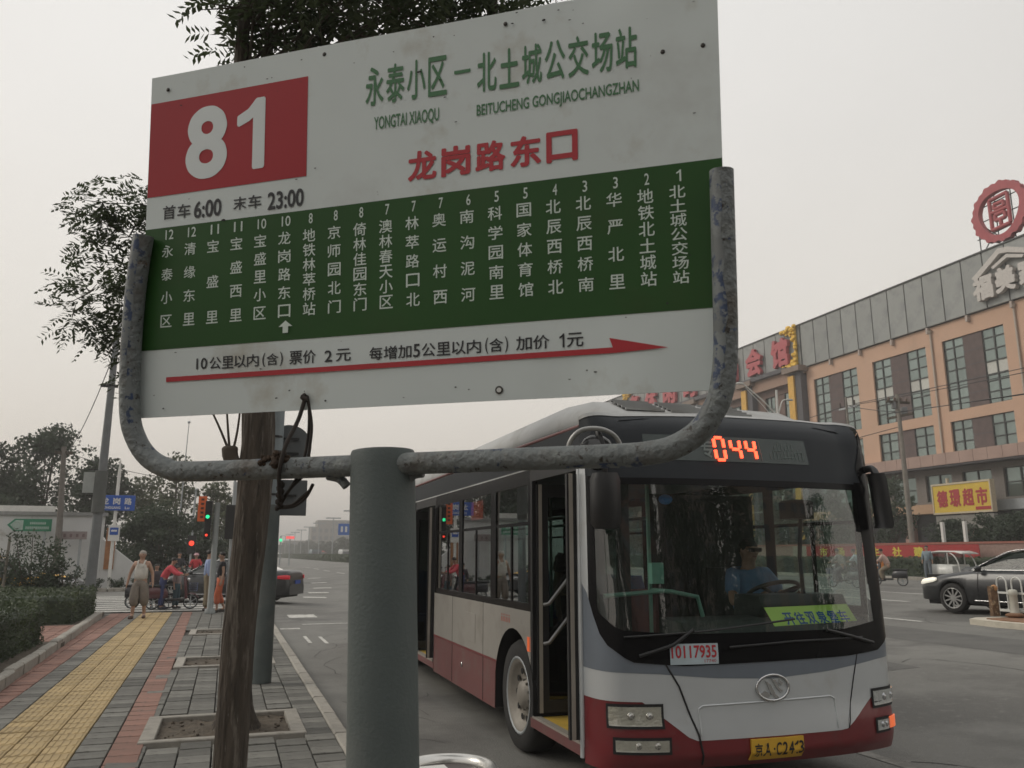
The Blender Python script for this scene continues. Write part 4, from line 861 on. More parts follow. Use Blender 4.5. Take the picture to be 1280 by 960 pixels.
    if not nolegs:
        for s_ in 'LR':
            a, b = J['an' + s_], J['to' + s_]; d = Vector((b.x - a.x, b.y - a.y, 0)); d = d.normalized() if d.length > .01 else Vector((0, -1, 0)); q = Vector((-d.y, d.x, 0)); mb = MB(); zb = b.z - .035 * k
            mb.sphere(Vector((a.x, a.y, 0)) + d * .08 * k + Vector((0, 0, zb + .04 * k)), 1, 10, 6, sc=(1, 1, 1)); c0 = Vector((a.x, a.y, 0)) + d * .08 * k
            mb.v = [tuple(c0 + d * (((Vector(v) - c0 - Vector((0, 0, zb + .04 * k))).x) * .15 * k) + q * ((Vector(v) - c0).y * .052 * k) + Vector((0, 0, zb + .04 * k + max(-.04, (v[2] - zb - .04 * k) * .052) * k))) for v in mb.v]
            mb.build('shoe', mat('shoe_%02x%02x%02x' % tuple(int(x * 255) for x in shoes), shoes, .7), t)
    return t
GREYH = mat('grey_hair', (.30, .28, .25), .8, var=.2)
person('old man in a white vest and baggy grey shorts walking on the sidewalk', (-2.02, 23.2, 0), R(-6), 1.69, dict(elL=(.27, .03, 1.13), wrL=(.30, -.02, .90), haL=(.31, -.04, .84), elR=(-.27, .03, 1.13), wrR=(-.31, .0, .90), haR=(-.32, -.02, .84), knR=(-.11, -.06, .50), anR=(-.12, -.06, .09), toR=(-.14, -.2, .035), knL=(.12, .0, .5), anL=(.13, .10, .10), toL=(.15, -.04, .035)), top=(.50, .48, .44), bottom=(.19, .165, .14), vest=True, leg=.78, hair=GREYH, build=1.2, shoes=(.10, .06, .045))
LP = dict(waist=(0, -.04, 1.07), chest=(0, -.16, 1.24), neckb=(0, -.23, 1.37), neck=(0, -.27, 1.44), face=(0, -.31, 1.52), top=(0, -.31, 1.585), shL=(.16, -.20, 1.33), shR=(-.16, -.20, 1.33), elL=(.20, -.38, 1.14), elR=(-.20, -.38, 1.14), wrL=(.18, -.62, 1.08), wrR=(-.18, -.62, 1.08), haL=(.17, -.68, 1.09), haR=(-.17, -.68, 1.09))
person('woman in a coral pink shirt leaning over the handlebars of a moped', (-1.72, 26.75, 0), R(82), 1.56, LP, top=(.62, .085, .11), bottom=(.035, .045, .12), sleeve=1.8, shoes=(.03, .03, .04))
person('child in teal trousers standing behind the moped beside the woman in pink', (-1.35, 27.1, 0), R(60), 1.25, top=(.30, .25, .25), bottom=(.05, .09, .11), sleeve=1.4)
person('dark clothed person half hidden behind the old man at the back of the moped', (-1.98, 27.6, 0), R(30), 1.3, top=(.06, .05, .06), bottom=(.03, .03, .035), sleeve=1.6)
person('man in a light blue shirt and khaki trousers standing behind the signal pole', (-.46, 25.6, 0), R(100), 1.72, top=(.28, .35, .55), bottom=(.20, .165, .11), sleeve=1.7, shoes=(.04, .03, .03))
person('walker in orange trousers with a black top beside the near tree trunk', (-.10, 24.85, 0), R(-80), 1.66, dict(knL=(.1, -.1, .5), anL=(.1, -.08, .09), toL=(.1, -.24, .035), anR=(-.1, .16, .12), toR=(-.1, .04, .04)), top=(.02, .02, .024), bottom=(.52, .13, .06), sleeve=.5, leg=.86, shoes=(.03, .025, .02))

def wheel_bits(t, c, r_, wd, axis='x', tyre=RUBBER, rimm=GALV, spokes=10, hub=.18, spoke_w=.05, off=0, par_name='wheel', deep=0, seg=28):
    """wheel as tyre > rim; axle along local x"""
    M = Matrix.Translation(c) @ Matrix.Rotation(R(90), 4, 'Y')
    mb = MB(); ri = r_ * .70 if wd > .1 else r_ * .86
    mb.lathe([(ri, -wd / 2), (r_ * .94, -wd / 2), (r_, -wd * .32), (r_, wd * .32), (r_ * .94, wd / 2), (ri, wd / 2)], seg, M, cap=False); w_ = mb.build(par_name, tyre, t)
    mb = MB(); mb.lathe([(ri * 1.01, wd * .42), (ri * .93, wd * .44), (ri * .90, wd * .30)], seg, M) if 0 else mb.tube([M @ Vector((ri * .96 * math.cos(a), ri * .96 * math.sin(a), z_)) for z_ in (wd * .45,) for a in [6.2832 * k / seg for k in range(seg)]], r_ * .035, 6, closed=True)
    mb.tube([M @ Vector((ri * .96 * math.cos(a), ri * .96 * math.sin(a), -wd * .45)) for a in [6.2832 * k / seg for k in range(seg)]], r_ * .035, 6, closed=True)
    for sgn in (1, -1):
        z_ = sgn * wd * (.36 - deep); mb.lathe([(ri * hub, z_ - .01), (ri * hub, z_ + .01)], 14, M)
        for k in range(spokes):
            a = 6.2832 * k / spokes; mb.box(ri * hub * .6, ri * .97, -spoke_w * ri * .5, spoke_w * ri * .5, z_ - .008, z_ + .008, M=M @ Matrix.Rotation(a, 4, 'Z'))
    mb.build('rim', rimm, w_); return w_

def moped(label, loc, rz, body=(.25, .03, .03), basket=True):
    t = thing('moped', label, 'moped', loc, rz); B = mat('moped_%d' % int(body[0] * 1000), body, .4, coat=.3)
    wheel_bits(t, (0, -.52, .21), .21, .06, spokes=6, hub=.2, spoke_w=.12); wheel_bits(t, (0, .52, .21), .21, .07, spokes=6, hub=.2, spoke_w=.12)
    mb = MB(); mb.tube(catmull([(0, -.52, .21), (0, -.44, .55), (0, -.34, .95)], 4), .025, 8); mb.tube([(-.3, -.30, .98), (0, -.33, .95), (.3, -.30, .98)], .016, 8); mb.build('fork_and_handlebar', BLACK, t)
    mb = MB(); mb.loft([[(x * w_, y + dy, z) for x, dy in ((-1, .03), (-.5, -.03), (.5, -.03), (1, .03), (.6, .05), (-.6, .05))] for w_, y, z in ((.10, -.40, .30), (.14, -.38, .55), (.10, -.34, .85), (.05, -.33, .93))]); mb.build('leg_shield', B, t)
    mb = MB(); mb.cbox(-.11, .11, -.35, .15, .24, .31, .02); mb.build('footboard', BLACK, t)
    mb = MB(); mb.loft([[(x * w_, y, z) for x, z in ((-1, .32), (-1, h_), (-.5, h_ + .04), (.5, h_ + .04), (1, h_), (1, .32))] for w_, y, h_ in ((.07, .12, .45), (.12, .2, .58), (.13, .5, .62), (.10, .72, .60))]); mb.build('rear_body', B, t)
    mb = MB(); mb.loft([[(x * w_, y, z) for x, z in ((-1, .64), (-.9, .70), (.9, .70), (1, .64))] for w_, y in ((.08, .12), (.13, .3), (.13, .6), (.08, .75))]); mb.build('seat', BLACK, t)
    mb = MB(); mb.loft([[(x * .06, y, z) for x, z in ((-1, zz), (-.6, zz + .03), (.6, zz + .03), (1, zz))] for y, zz in ((-.74, .30), (-.64, .41), (-.5, .44), (-.38, .38))]); mb.build('mudguard', B, t)
    mb = MB(); mb.sphere((0, -.42, .84), .06, 10, 6); mb.build('headlight', CHROME, t)
    for s_ in (-1, 1):
        mb = MB(); mb.tube([(s_ * .22, -.31, .98), (s_ * .26, -.33, 1.12)], .006, 6); mb.sphere((s_ * .26, -.33, 1.15), .05, 8, 5, sc=(1, .3, .7)); mb.build('mirror', BLACK, t)
    if basket:
        mb = MB()
        for k in range(5):
            z = .52 + k * .055; s2 = .12 + k * .008; mb.tube([(-s2, -.68, z), (s2, -.68, z), (s2, -.46, z), (-s2, -.46, z)], .006, 5, closed=True)
        for k in range(6): x = -.12 + k * .048; mb.tube([(x, -.68, .52), (x * 1.2, -.69, .75)], .005, 5)
        mb.build('basket', mat('basket_blue', (.12, .15, .28), .5), t)
    return t
moped('red and black moped with a front basket parked across the sidewalk end, facing right', (-1.44, 26.72, 0), R(90), (.10, .03, .035))
t = moped('dark moped standing behind the woman in pink, facing right', (-2.05, 27.25, 0), R(80), (.03, .03, .035), basket=False)
person('rider in a red jacket and pink helmet on a moped beyond the black car', (-1.25, 39.2, 0), R(5), 1.62, dict(pelvis=(0, 0, .80), waist=(0, -.02, .94), knL=(.16, -.35, .62), knR=(-.16, -.35, .62), hiL=(.1, 0, .77), hiR=(-.1, 0, .77), anL=(.14, -.3, .28), anR=(-.14, -.3, .28), toL=(.14, -.45, .24), toR=(-.14, -.45, .24), elL=(.26, -.12, 1.15), elR=(-.26, -.12, 1.15), wrL=(.24, -.32, 1.06), wrR=(-.24, -.32, 1.06), haL=(.23, -.38, 1.06), haR=(-.23, -.38, 1.06)), top=(.42, .04, .05), bottom=(.03, .03, .03), sleeve=1.8, hat=mat('pink_helmet', (.5, .25, .28), .3))
moped('black moped under the rider in the red jacket', (-1.25, 39.2, 0), R(5), (.02, .02, .02), basket=False)
person('rider in dark clothes on a moped beyond the black car', (-1.95, 40.0 - .6, 0), R(5), 1.68, dict(pelvis=(0, 0, .80), waist=(0, -.02, .94), knL=(.16, -.35, .62), knR=(-.16, -.35, .62), hiL=(.1, 0, .77), hiR=(-.1, 0, .77), anL=(.14, -.3, .28), anR=(-.14, -.3, .28), toL=(.14, -.45, .24), toR=(-.14, -.45, .24), elL=(.26, -.12, 1.15), elR=(-.26, -.12, 1.15), wrL=(.24, -.32, 1.06), wrR=(-.24, -.32, 1.06), haL=(.23, -.38, 1.06), haR=(-.23, -.38, 1.06)), top=(.03, .03, .035), bottom=(.03, .03, .03), sleeve=1.8)
moped('dark moped under the rider in dark clothes', (-1.95, 39.4, 0), R(5), (.03, .03, .05), basket=False)

# ================================================================== CARS
def lerp_tab(tab, x):
    for (a, b), (c, d) in zip(tab, tab[1:]):
        if x <= c: return b + (d - b) * max(0, (x - a)) / (c - a)
    return tab[-1][1]
def sedan(label, loc, rz, paint, trim=CHROME, glassm=None, taxi=False, L_=4.95, W=.93, glow=False, spokes=10):
    t = thing('car' if not taxi else 'taxi', label, 'car' if not taxi else 'taxi', loc, rz)
    axf, axr, ra = .93, L_ - 1.12, .375; top = [(0, .50), (.06, .66), (.2, .76), (.8, .88), (1.45, .96), (2.0, .965), (3.0, .97), (4.0, 1.0), (4.35, 1.06), (L_ - .12, 1.04), (L_ - .02, .92), (L_, .60)]
    wid = [(0, .62), (.12, .78), (.4, .88), (.9, .925), (2, .93), (3.6, .93), (4.4, .88), (L_ - .1, .78), (L_, .66)]
    ys = sorted(set([0, .03, .08, .15, .3] + [axf - ra + 2 * ra * i / 10 for i in range(11)] + [1.45, 1.8, 2.3, 2.8, 3.2] + [axr - ra + 2 * ra * i / 10 for i in range(11)] + [L_ - .45, L_ - .3, L_ - .12, L_ - .05, L_]))
    def zb(y):
        for a in (axf, axr):
            if abs(y - a) < ra: return .33 + math.sqrt(max(0, ra * ra - (y - a) ** 2)) * .98
        return .22 if .3 < y < L_ - .3 else .27
    rows = []
    for y in ys:
        w_ = lerp_tab(wid, y) * W / .93; zt = lerp_tab(top, y); b = zb(y); mid = max(b + .03, min(.58, zt - .06)); sh = max(mid + .02, zt - .09)
        half = [(w_ - .05, b), (w_ - .005, b + .02), (w_, mid), (w_ - .025, sh), (w_ - .10, zt - .01), (w_ * .5, zt + .02), (0, zt + .03)]
        rows.append([(x, y, z) for x, z in half] + [(-x, y, z) for x, z in half[-2::-1]])
    mb = MB(); mb.grid(rows, smooth=True); mb.add(rows[0], [tuple(range(13))]); mb.add(rows[-1], [tuple(range(13))[::-1]]); body = mb.build('body', paint, t)
    mb = MB(); mb.box(-W + .16, W - .16, .25, L_ - .25, .18, .85); mb.build('underbody', DARK, t)
    gm = glassm or glass('car_glass', (.16, .20, .19), 1.6)
    roof = [(1.35, .95), (1.75, 1.18), (2.15, 1.37), (2.6, 1.445), (3.2, 1.43), (3.7, 1.30), (4.2, 1.07), (4.3, 1.03)]
    def sec(y, k=0):
        z = lerp_tab(roof, y) + k; f = max(0, (z - .96) / .48); bw = .80 + k; rw = .58 + k; x1 = bw + (rw - bw) * f; return bw, x1, z
    rows = []
    for y, z in roof:
        bw, x1, z = sec(y); rows.append([(bw, y, .95), (bw + (x1 - bw) * .5, y, .95 + (z - .95) * .55), (x1, y, z - .03 * min(1, (z - .94) * 4)), (x1 * .8, y, z), (0, y, z + .012), (-x1 * .8, y, z), (-x1, y, z - .03 * min(1, (z - .94) * 4)), (-(bw + (x1 - bw) * .5), y, .95 + (z - .95) * .55), (-bw, y, .95)])
    mb = MB(); mb.grid(rows, smooth=True); mb.build('windows', gm, t)
    mb = MB(); rws = []
    for y in (2.1, 2.3, 2.6, 3.0, 3.4, 3.62): bw, x1, z = sec(y, .006); rws.append([(x1 + .004, y, z - .035), (x1 * .8, y, z), (0, y, z + .014), (-x1 * .8, y, z), (-x1 - .004, y, z - .035)])
    mb.grid(rws, smooth=True); mb.build('roof', paint, t)
    for s_ in (-1, 1):
        mb = MB(); mb.tube([(s_ * .80, 1.42, .97), (s_ * .72, 1.8, 1.19), (s_ * .605, 2.2, 1.365)], .026, 6); mb.build('pillar', paint, t)
        mb = MB(); mb.tube([(s_ * .80, 4.05, 1.0), (s_ * .70, 3.8, 1.2), (s_ * .605, 3.5, 1.34)], .055, 6); mb.build('pillar', paint, t)
        mb = MB(); mb.tube([(s_ * .815, 2.85, .97), (s_ * .60, 2.82, 1.405)], .032, 6); mb.build('pillar', BLACK, t)
        mb = MB(); mb.tube([(s_ * .84, 1.4, .965), (s_ * .86, 2.5, .975), (s_ * .85, 3.9, .995)], .010, 6); mb.tube(catmull([(s_ * .83, 1.42, .985), (s_ * .72, 1.85, 1.215), (s_ * .615, 2.2, 1.385), (s_ * .605, 2.8, 1.425), (s_ * .62, 3.4, 1.37)], 4), .008, 6); mb.build('window_trim', trim, t)
        mb = MB(); mb.tube([(s_ * .925, 1.45, .30), (s_ * .925, 3.3, .30)], .012, 6); mb.build('sill_trim', trim, t)
        mb = MB(); mb.sphere((s_ * .97, 1.62, 1.0), .11, 10, 6, sc=(.9, .6, .62)); mb.build('wing_mirror', paint, t)
        for y in (2.62, 3.62): mb = MB(); mb.cbox(-.01, .02, 0, .2, 0, .025, .008, M=fr((s_ * .925, y, .80), (s_, 0, 0), (0, 1, 0), (0, 0, 1))); mb.build('door_handle', trim, t)
        for y in (1.55, 2.85, 3.62): mb = MB(); mb.tube([(s_ * .933, y, .30), (s_ * .934, y, .58), (s_ * .91, y + .02, .90)], .005, 4); mb.build('door_gap', DARK, t)
        mb = MB(); mb.loft([[(s_ * x, y, z) for x, z in ((wx, z0), (wx, z1), (wx - .06, z1 + .02), (wx - .06, z0))] for y, wx, z0, z1 in ((.045, .715, .62, .67), (.18, .84, .63, .73), (.45, .905, .68, .77), (.55, .92, .72, .76))]); mb.build('headlight', mat('lit_headlamp', (.9, .85, .72), .2, emit=.55) if glow else mat('headlamp', (.5, .5, .5), .1, metal=.5), t)
        mb = MB(); mb.loft([[(s_ * x, y, z) for x, z in ((wx, z0), (wx, z1), (wx - .06, z1), (wx - .06, z0))] for y, wx, z0, z1 in ((L_ - .01, .70, .78, .90), (L_ - .12, .80, .78, .92), (L_ - .35, .895, .80, .90))]); mb.build('tail_light', mat('tail_lamp', (.45, .02, .03), .3, emit=.25), t)
        for ya in (axf, axr):
            wheel_bits(t, (s_ * (W - .12), ya, .33), .33, .22, spokes=spokes, hub=.22, spoke_w=.14, rimm=mat('alloy', (.42, .42, .41), .3, metal=.7))
    mb = MB(); mb.box(-.5, .5, -.012, .06, .40, .62); mb.build('grille', BLACK, t)
    mb = MB(); mb.box(-.24, .24, -.03, -.01, .36, .47); mb.box(-.24, .24, L_ + .01, L_ + .03, .62, .74); mb.build('number_plate', mat('plate_blue', (.02, .06, .3)), t)
    if taxi:
        mb = MB(); mb.cbox(-.25, .25, 2.5, 2.66, 1.46, 1.56, .03); mb.build('roof_sign', mat('taxi_yellow', (.75, .42, .05), .5), t)
    return t
BLKP = mat('black_car_paint', (.016, .017, .019), .32, var=.05, coat=.35)
sedan('black sedan crossing the intersection behind the near trunk, tail lights to the right', (-2.15, 31.5, -.02), R(-115), BLKP)
# taxi facing right, at the left edge
YT = mat('taxi_paint', (.05, .05, .055), .3, coat=.6)
tx = sedan('black and yellow taxi at the left edge in front of the white wall', (-4.45, 30.8, 0), R(90), YT, taxi=True)
mb = MB()
for s_ in (-1, 1):
    mb.grid([[(s_ * .938, y, z) for y in (1.0, 1.7, 2.4, 3.1)] for z in (.62, .88)]); mb.grid([[(s_ * .50, y, 1.472) for y in (2.2, 3.4)], [(s_ * .0, y, 1.478) for y in (2.2, 3.4)]])
mb.grid([[(x, y, lerp_tab([(0, .50), (.06, .66), (.2, .76), (.8, .88), (1.45, .96)], y) + .038) for x in (-.5, 0, .5)] for y in (.3, .8, 1.3)]); mb.build('yellow_panel', mat('taxi_yellow', (.75, .42, .05), .5), tx)

# ================================================================== BUS
BW, BL_ = 1.285, 11.8
ROOFP = mat('roof_paint', (.33, .335, .33), .45, var=.1, scale=2, dirt=(.20, .19, .17), dirt_scale=2.5, dirt_amt=.5, dirt_w=.25)
bus = thing('city_bus', 'silver, grey and maroon city bus showing route 044, stopped with its front door open', 'bus', (3.795, 5.3, -.13), R(-.8))
WGL = glass('windscreen_glass', (.68, .77, .74), 2.0, .0); SGL = glass('side_glass', (.42, .50, .48), 1.5, .01); CGL = glass('clear_side_glass', (.80, .86, .84), 1.0, .0); DGL = glass('door_glass', (.45, .52, .50), 1.1, .01)
plan = [(0, -.03), (.5, -.012), (.85, .03), (1.06, .085), (1.19, .15), (1.258, .26), (1.285, .42)]
pl = catmull([(a, b, 0) for a, b in plan], 8); sl_ = [0]
for a, b in zip(pl, pl[1:]): sl_.append(sl_[-1] + (b - a).length)
SM = sl_[-1]
def fpt(s, z, off=0):
    a = min(abs(s), SM); i = 0
    while i < len(sl_) - 2 and sl_[i + 1] < a: i += 1
    f = (a - sl_[i]) / (sl_[i + 1] - sl_[i]); p = pl[i].lerp(pl[i + 1], f); d = (pl[i + 1] - pl[i]).normalized(); nx, ny = d.y, -d.x
    ln = 0
    if z > 1.05: ln = (z - 1.05) * .085
    if z > 2.25: ln += (z - 2.25) * .16
    if z > 2.66: ln += (z - 2.66) ** 2 * 6
    if z < .62: ln = -.025 * min(1, (.62 - z) / .1)
    if z < .36: ln += (.36 - z) * .8
    ln *= max(0, 1 - max(0, a - 1.0) / (SM - 1.0))
    sg_ = 1 if s >= 0 else -1
    return Vector((sg_ * (p.x + nx * off), p.y + ln + ny * off, z))
def patch(name, s0, s1, zl, zh, m, par=bus, off=0, ns=24, nz=5, thick=0, lab=None):
    L0 = zl if callable(zl) else (lambda s: zl); H0 = zh if callable(zh) else (lambda s: zh); mb = MB()
    ss = [s0 + (s1 - s0) * i / ns for i in range(ns + 1)]
    rws = [[fpt(s, L0(s) + (H0(s) - L0(s)) * j / nz, off) for s in ss] for j in range(nz + 1)]; mb.grid(rws, smooth=True)
    if thick:
        bk = [[fpt(s, L0(s) + (H0(s) - L0(s)) * j / nz, off - thick) for s in ss] for j in range(nz + 1)]
        mb.grid([bk[0], rws[0]]); mb.grid([rws[-1], bk[-1]]); mb.grid([[r_[0] for r_ in rws], [r_[0] for r_ in bk]]); mb.grid([[r_[-1] for r_ in bk], [r_[-1] for r_ in rws]])
    return mb.build(name, m, par, label=lab) if lab else mb.build(name, m, par)
tb = lambda pts: (lambda s: lerp_tab(pts, s))
zm = tb([(-1.6, .73), (-1.0, .72), (-.66, .462), (.62, .462), (.98, .70), (1.6, .74)])
zband = tb([(-1.6, .93), (-.9, .905), (-.45, .865), (.0, .845), (.5, .875), (1.0, .93), (1.6, .96)])
zwb = tb([(-1.6, 1.6), (-1.42, 1.45), (-1.27, 1.12), (-1.08, .985), (-.7, .955), (0, .965), (.7, .975), (1.05, 1.00), (1.22, 1.08), (1.36, 1.25), (1.6, 1.4)])
zscr = tb([(-1.6, 1.5), (-1.36, 1.5), (-1.30, 1.32), (-1.15, 1.20), (-.7, 1.17), (.7, 1.17), (1.08, 1.22), (1.22, 1.36), (1.3, 1.5), (1.6, 1.5)])
patch('bumper', -SM, SM, .27, zm, MAROON, nz=8, ns=48)
patch('front_panel', -SM, SM, zm, zband, SILVERP, off=.003, ns=48)
patch('slate_band', -SM, SM, zband, lambda s: zwb(s) + .03, BANDG, off=.005, ns=48, nz=3)
GLB = mat('black_glass_border', (.005, .005, .006), .25, var=.02, spec=.15)
patch('windscreen_border', -1.41, 1.40, zwb, lambda s: zscr(s), GLB, off=.012, ns=48, nz=3)
patch('corner_pillar', -1.405, -1.31, lambda s: min(zscr(s), 1.5) - .02, 2.30, GLB, off=.011, ns=6, nz=8); patch('corner_pillar', 1.04, SM, lambda s: min(zscr(s), 1.5) - .02, 2.30, GLB, off=.011, ns=10, nz=8)
patch('corner_trim', -SM, -1.40, lambda s: zwb(s), 2.5, SILVERP, off=.012, ns=5, nz=8)
patch('windscreen', -1.32, 1.06, lambda s: zscr(s) - .01, 2.28, WGL, off=.009, ns=40, nz=12)
patch('screen_divider_edge', -1.36, 1.36, 2.235, 2.285, GLB, off=.012, ns=40, nz=1)
zt = tb([(-1.6, 2.74), (-1.2, 2.78), (0, 2.83), (.8, 2.84), (1.1, 2.83), (1.3, 2.79), (1.6, 2.70)])
patch('destination_fascia', -SM, 1.20, 2.28, zt, FASC, off=.006, ns=44, nz=8)
patch('black_corner', 1.10, SM, tb([(1.1, 2.40), (1.14, 2.20), (1.6, 2.2)]), tb([(1.1, 2.42), (1.27, 2.77), (1.6, 2.70)]), GLB, off=.013, ns=10, nz=8)
patch('roof_lip', -SM, SM, lambda s: zt(s) - .01, lambda s: zt(s) + .018, ROOFP, off=.012, ns=44, nz=2, thick=.1)
# display
dsp = patch('destination_display', -.86, .58, 2.425, 2.625, mat('led_glass', (.045, .062, .060), .25, var=.06), off=.010, ns=16, nz=2)
LED = mat('led_red', (1.0, .085, .035), .5, emit=3.2)
def seg_digit(mb, ch, s0, wd, z0, hh, off=.016):
    segs = {'0': 'abcdef', '4': 'bcfg', '1': 'bc'}[ch]; t_ = .025; P = dict(a=((0, 1), (1, 1)), b=((1, .5), (1, 1)), c=((1, 0), (1, .5)), d=((0, 0), (1, 0)), e=((0, 0), (0, .5)), f=((0, .5), (0, 1)), g=((0, .5), (1, .5)))
    for g_ in segs:
        (ax_, az), (bx, bz) = P[g_]; q = [fpt(s0 + wd * (ax_ + (bx - ax_) * u_), z0 + hh * (az + (bz - az) * u_), off) for u_ in (.14, .5, .86)]
        mb.tube(q, [t_ * .32, t_ * .55, t_ * .32] if 0 else t_ * .5, 6)
mb = MB(); seg_digit(mb, '0', -.275, .080, 2.437, .178); seg_digit(mb, '4', -.132, .078, 2.447, .158); seg_digit(mb, '4', .004, .078, 2.447, .158); mb.build('route_digits', LED, dsp)
mb = MB(); DIM = mat('led_dim', (.16, .20, .19), .5)
def ftext(mb, ch, s0, s1, z0, z1, off, bold=0):
    for pts_, fs, k in text_pts(ch, s0, s1, z0, z1, bold): mb.add([fpt(p[0], p[1], off + k * .00005) for p in pts_], fs)
ftext(mb, '专', -.40, -.29, 2.45, 2.60, .014, .02)
for k in range(9): s_ = .22 + k * .034; mb.tube([fpt(s_, 2.46, .012), fpt(s_, 2.505 + .02 * ((k * 7) % 3), .012)], .0035, 4)
for k in range(6): s_ = .27 + k * .034; mb.tube([fpt(s_, 2.53, .012), fpt(s_, 2.575 + .01 * ((k * 5) % 3), .012)], .003, 4)
mb.tube([fpt(.46, 2.46, .012), fpt(.46, 2.52, .012), fpt(.53, 2.525, .012), fpt(.53, 2.46, .012)], .004, 4); mb.tube([fpt(.25, 2.53, .012), fpt(.33, 2.53, .012)], .003, 4); mb.tube([fpt(.33, 2.475, .012), fpt(.44, 2.475, .012)], .003, 4)
mb.tube([fpt(.135, 2.44, .012), fpt(.125, 2.61, .012)], .003, 4); mb.build('dim_lettering', DIM, dsp)
# panel seams, hatch, badge
SEAM = mat('seam', (.015, .015, .016), .8)
def fline(name, pts, r_=.005, off=.006, m=SEAM, par=bus, closed=False):
    q = []
    for (a, b), (c, d) in zip(pts, pts[1:]):
        for i in range(6): q.append(fpt(a + (c - a) * i / 6, b + (d - b) * i / 6, off))
    q.append(fpt(*pts[-1], off)); mb = MB(); mb.tube(q, r_, 6); return mb.build(name, m, par)
fline('panel_seam', [(-.83, .965), (-.74, .82), (-.62, .50), (-.58, .30)], .007); fline('panel_seam', [(.80, .98), (.74, .80), (.64, .47)], .004)
fline('access_hatch', [(-.60, .49), (-.60, .665), (-.57, .685), (.50, .70), (.54, .68), (.54, .48)], .007, .004, SILVERP)
def ring(r_, t_, c, off, nm, m, par, ry=None, seg=28):
    mb = MB(); ry = ry or r_; mb.tube([fpt(c[0] + r_ * math.cos(a), c[1] + ry * math.sin(a), off) for a in [6.2832 * k / seg for k in range(seg)]], t_, 8, closed=True); return mb.build(nm, m, par)
bd = ring(.135, .010, (-.005, .785), .012, 'badge_ring', CHROME, bus, .088)
mb = MB()
for q in ([(-.055, .795), (-.01, .765), (.02, .70), (.055, .672), (.03, .672), (-.01, .695), (-.04, .77)], [(-.005, .805), (.03, .795), (.05, .745), (.085, .715), (.055, .715), (.03, .745)], [(-.10, .705), (-.06, .725), (-.02, .705), (-.03, .685), (-.06, .675)], [(.055, .80), (.085, .775), (.075, .755), (.05, .775)]):
    n_ = len(q); mb.add([fpt(a * 1.06 - .01, b + .04, .014) for a, b in q] + [fpt(a * 1.06 - .01, b + .04, .004) for a, b in q], [tuple(range(n_))] + [(i, i + n_, (i + 1) % n_ + n_, (i + 1) % n_) for i in range(n_)])
mb.build('badge_emblem', CHROME, bd)
np_ = patch('number_plate', -.225, .205, .308, .452, mat('plate_yellow', (.62, .36, .035), .45, var=.08, dirt=(.35, .2, .05), dirt_scale=9, dirt_amt=.6), off=.020, ns=8, nz=14, thick=.018)
mb = MB()
for ch, a, b in (('京', -.20, -.135), ('A', -.125, -.055), ('·', -.045, -.030), ('C', -.020, .025), ('2', .035, .080), ('4', .088, .135), ('1', .140, .176), ('3', .180, .222)): ftext(mb, ch, a * .96 - .012, b * .96 - .012, .335 if ch != '·' else .375, .425 if ch != '·' else .39, .0238, .016)
mb.build('plate_lettering', INKK, np_)
stk = patch('fleet_number_sticker', -.80, -.435, .965, 1.105, mat('sticker_blue_white', (.42, .50, .54), .5), off=.016, ns=6, nz=2)
mb = MB(); ftext(mb, '10117935', -.79, -.45, 1.008, 1.094, .018, .02); mb.build('sticker_digits', INKR, stk)
mb = MB(); ftext(mb, '17740', -.545, -.455, .976, .998, .018, .0); mb.build('sticker_small_digits', INKR, stk)
# lamps
LENS = glass('lamp_lens', (.84, .83, .79), 2.0, .05); LENS2 = glass('lamp_lens_clear', (.9, .92, .94), 2.0, .03); REFL = mat('lamp_reflector', (.64, .64, .60), .3, metal=.4, var=.12, scale=14, bump=.5, bscale=50)
def lamp(s0, s1, z0, z1, nm, m, k=.03):
    sg_ = 1 if s0 > 0 else -1
    fr_ = patch(nm + '_surround', s0 - .02, s1 + .02, z0 - .018, z1 + .018, SEAM, off=.008, ns=8, nz=2)
    patch(nm + '_bowl', s0, s1, z0, z1, REFL, par=fr_, off=.011, ns=12, nz=4)
    l_ = patch(nm, s0, s1, lambda s: z0 + .01 * abs(s), z1, m, off=.022, ns=12, nz=4, thick=.010)
    mb = MB()
    for i in range(2):
        s_ = s0 + (s1 - s0) * (.42 + .36 * i); mb.sphere(fpt(s_, (z0 + z1) / 2, -.008), min(.034, (z1 - z0) * .40), 14, 8)
    mb.build(nm + '_reflector', CHROME, fr_); return l_
lamp(-1.24, -.88, .565, .690, 'headlight', LENS); lamp(.94, 1.27, .600, .705, 'headlight', LENS2)
lamp(-1.20, -.84, .40, .475, 'fog_light', LENS); lamp(.94, 1.09, .425, .50, 'fog_light', LENS2)
patch('turn_signal', 1.10, 1.25, .428, .505, mat('turn_orange', (.85, .16, .05), .3, emit=.5), off=.014, ns=6, nz=2, thick=.012)
# wipers
for q, lab in (([(-1.02, 1.03), (-.78, 1.10), (-.62, 1.20)], 'wiper_arm'), ([(.96, 1.06), (.72, 1.12), (.5, 1.17)], 'wiper_arm')): fline(lab, q, .013, .035, BLACK)
fline('wiper_blade', [(-1.12, 1.155), (-.5, 1.19), (.22, 1.255)], .008, .030, BLACK); fline('wiper_blade', [(-.35, 1.075), (.2, 1.10), (.85, 1.105)], .008, .030, BLACK)
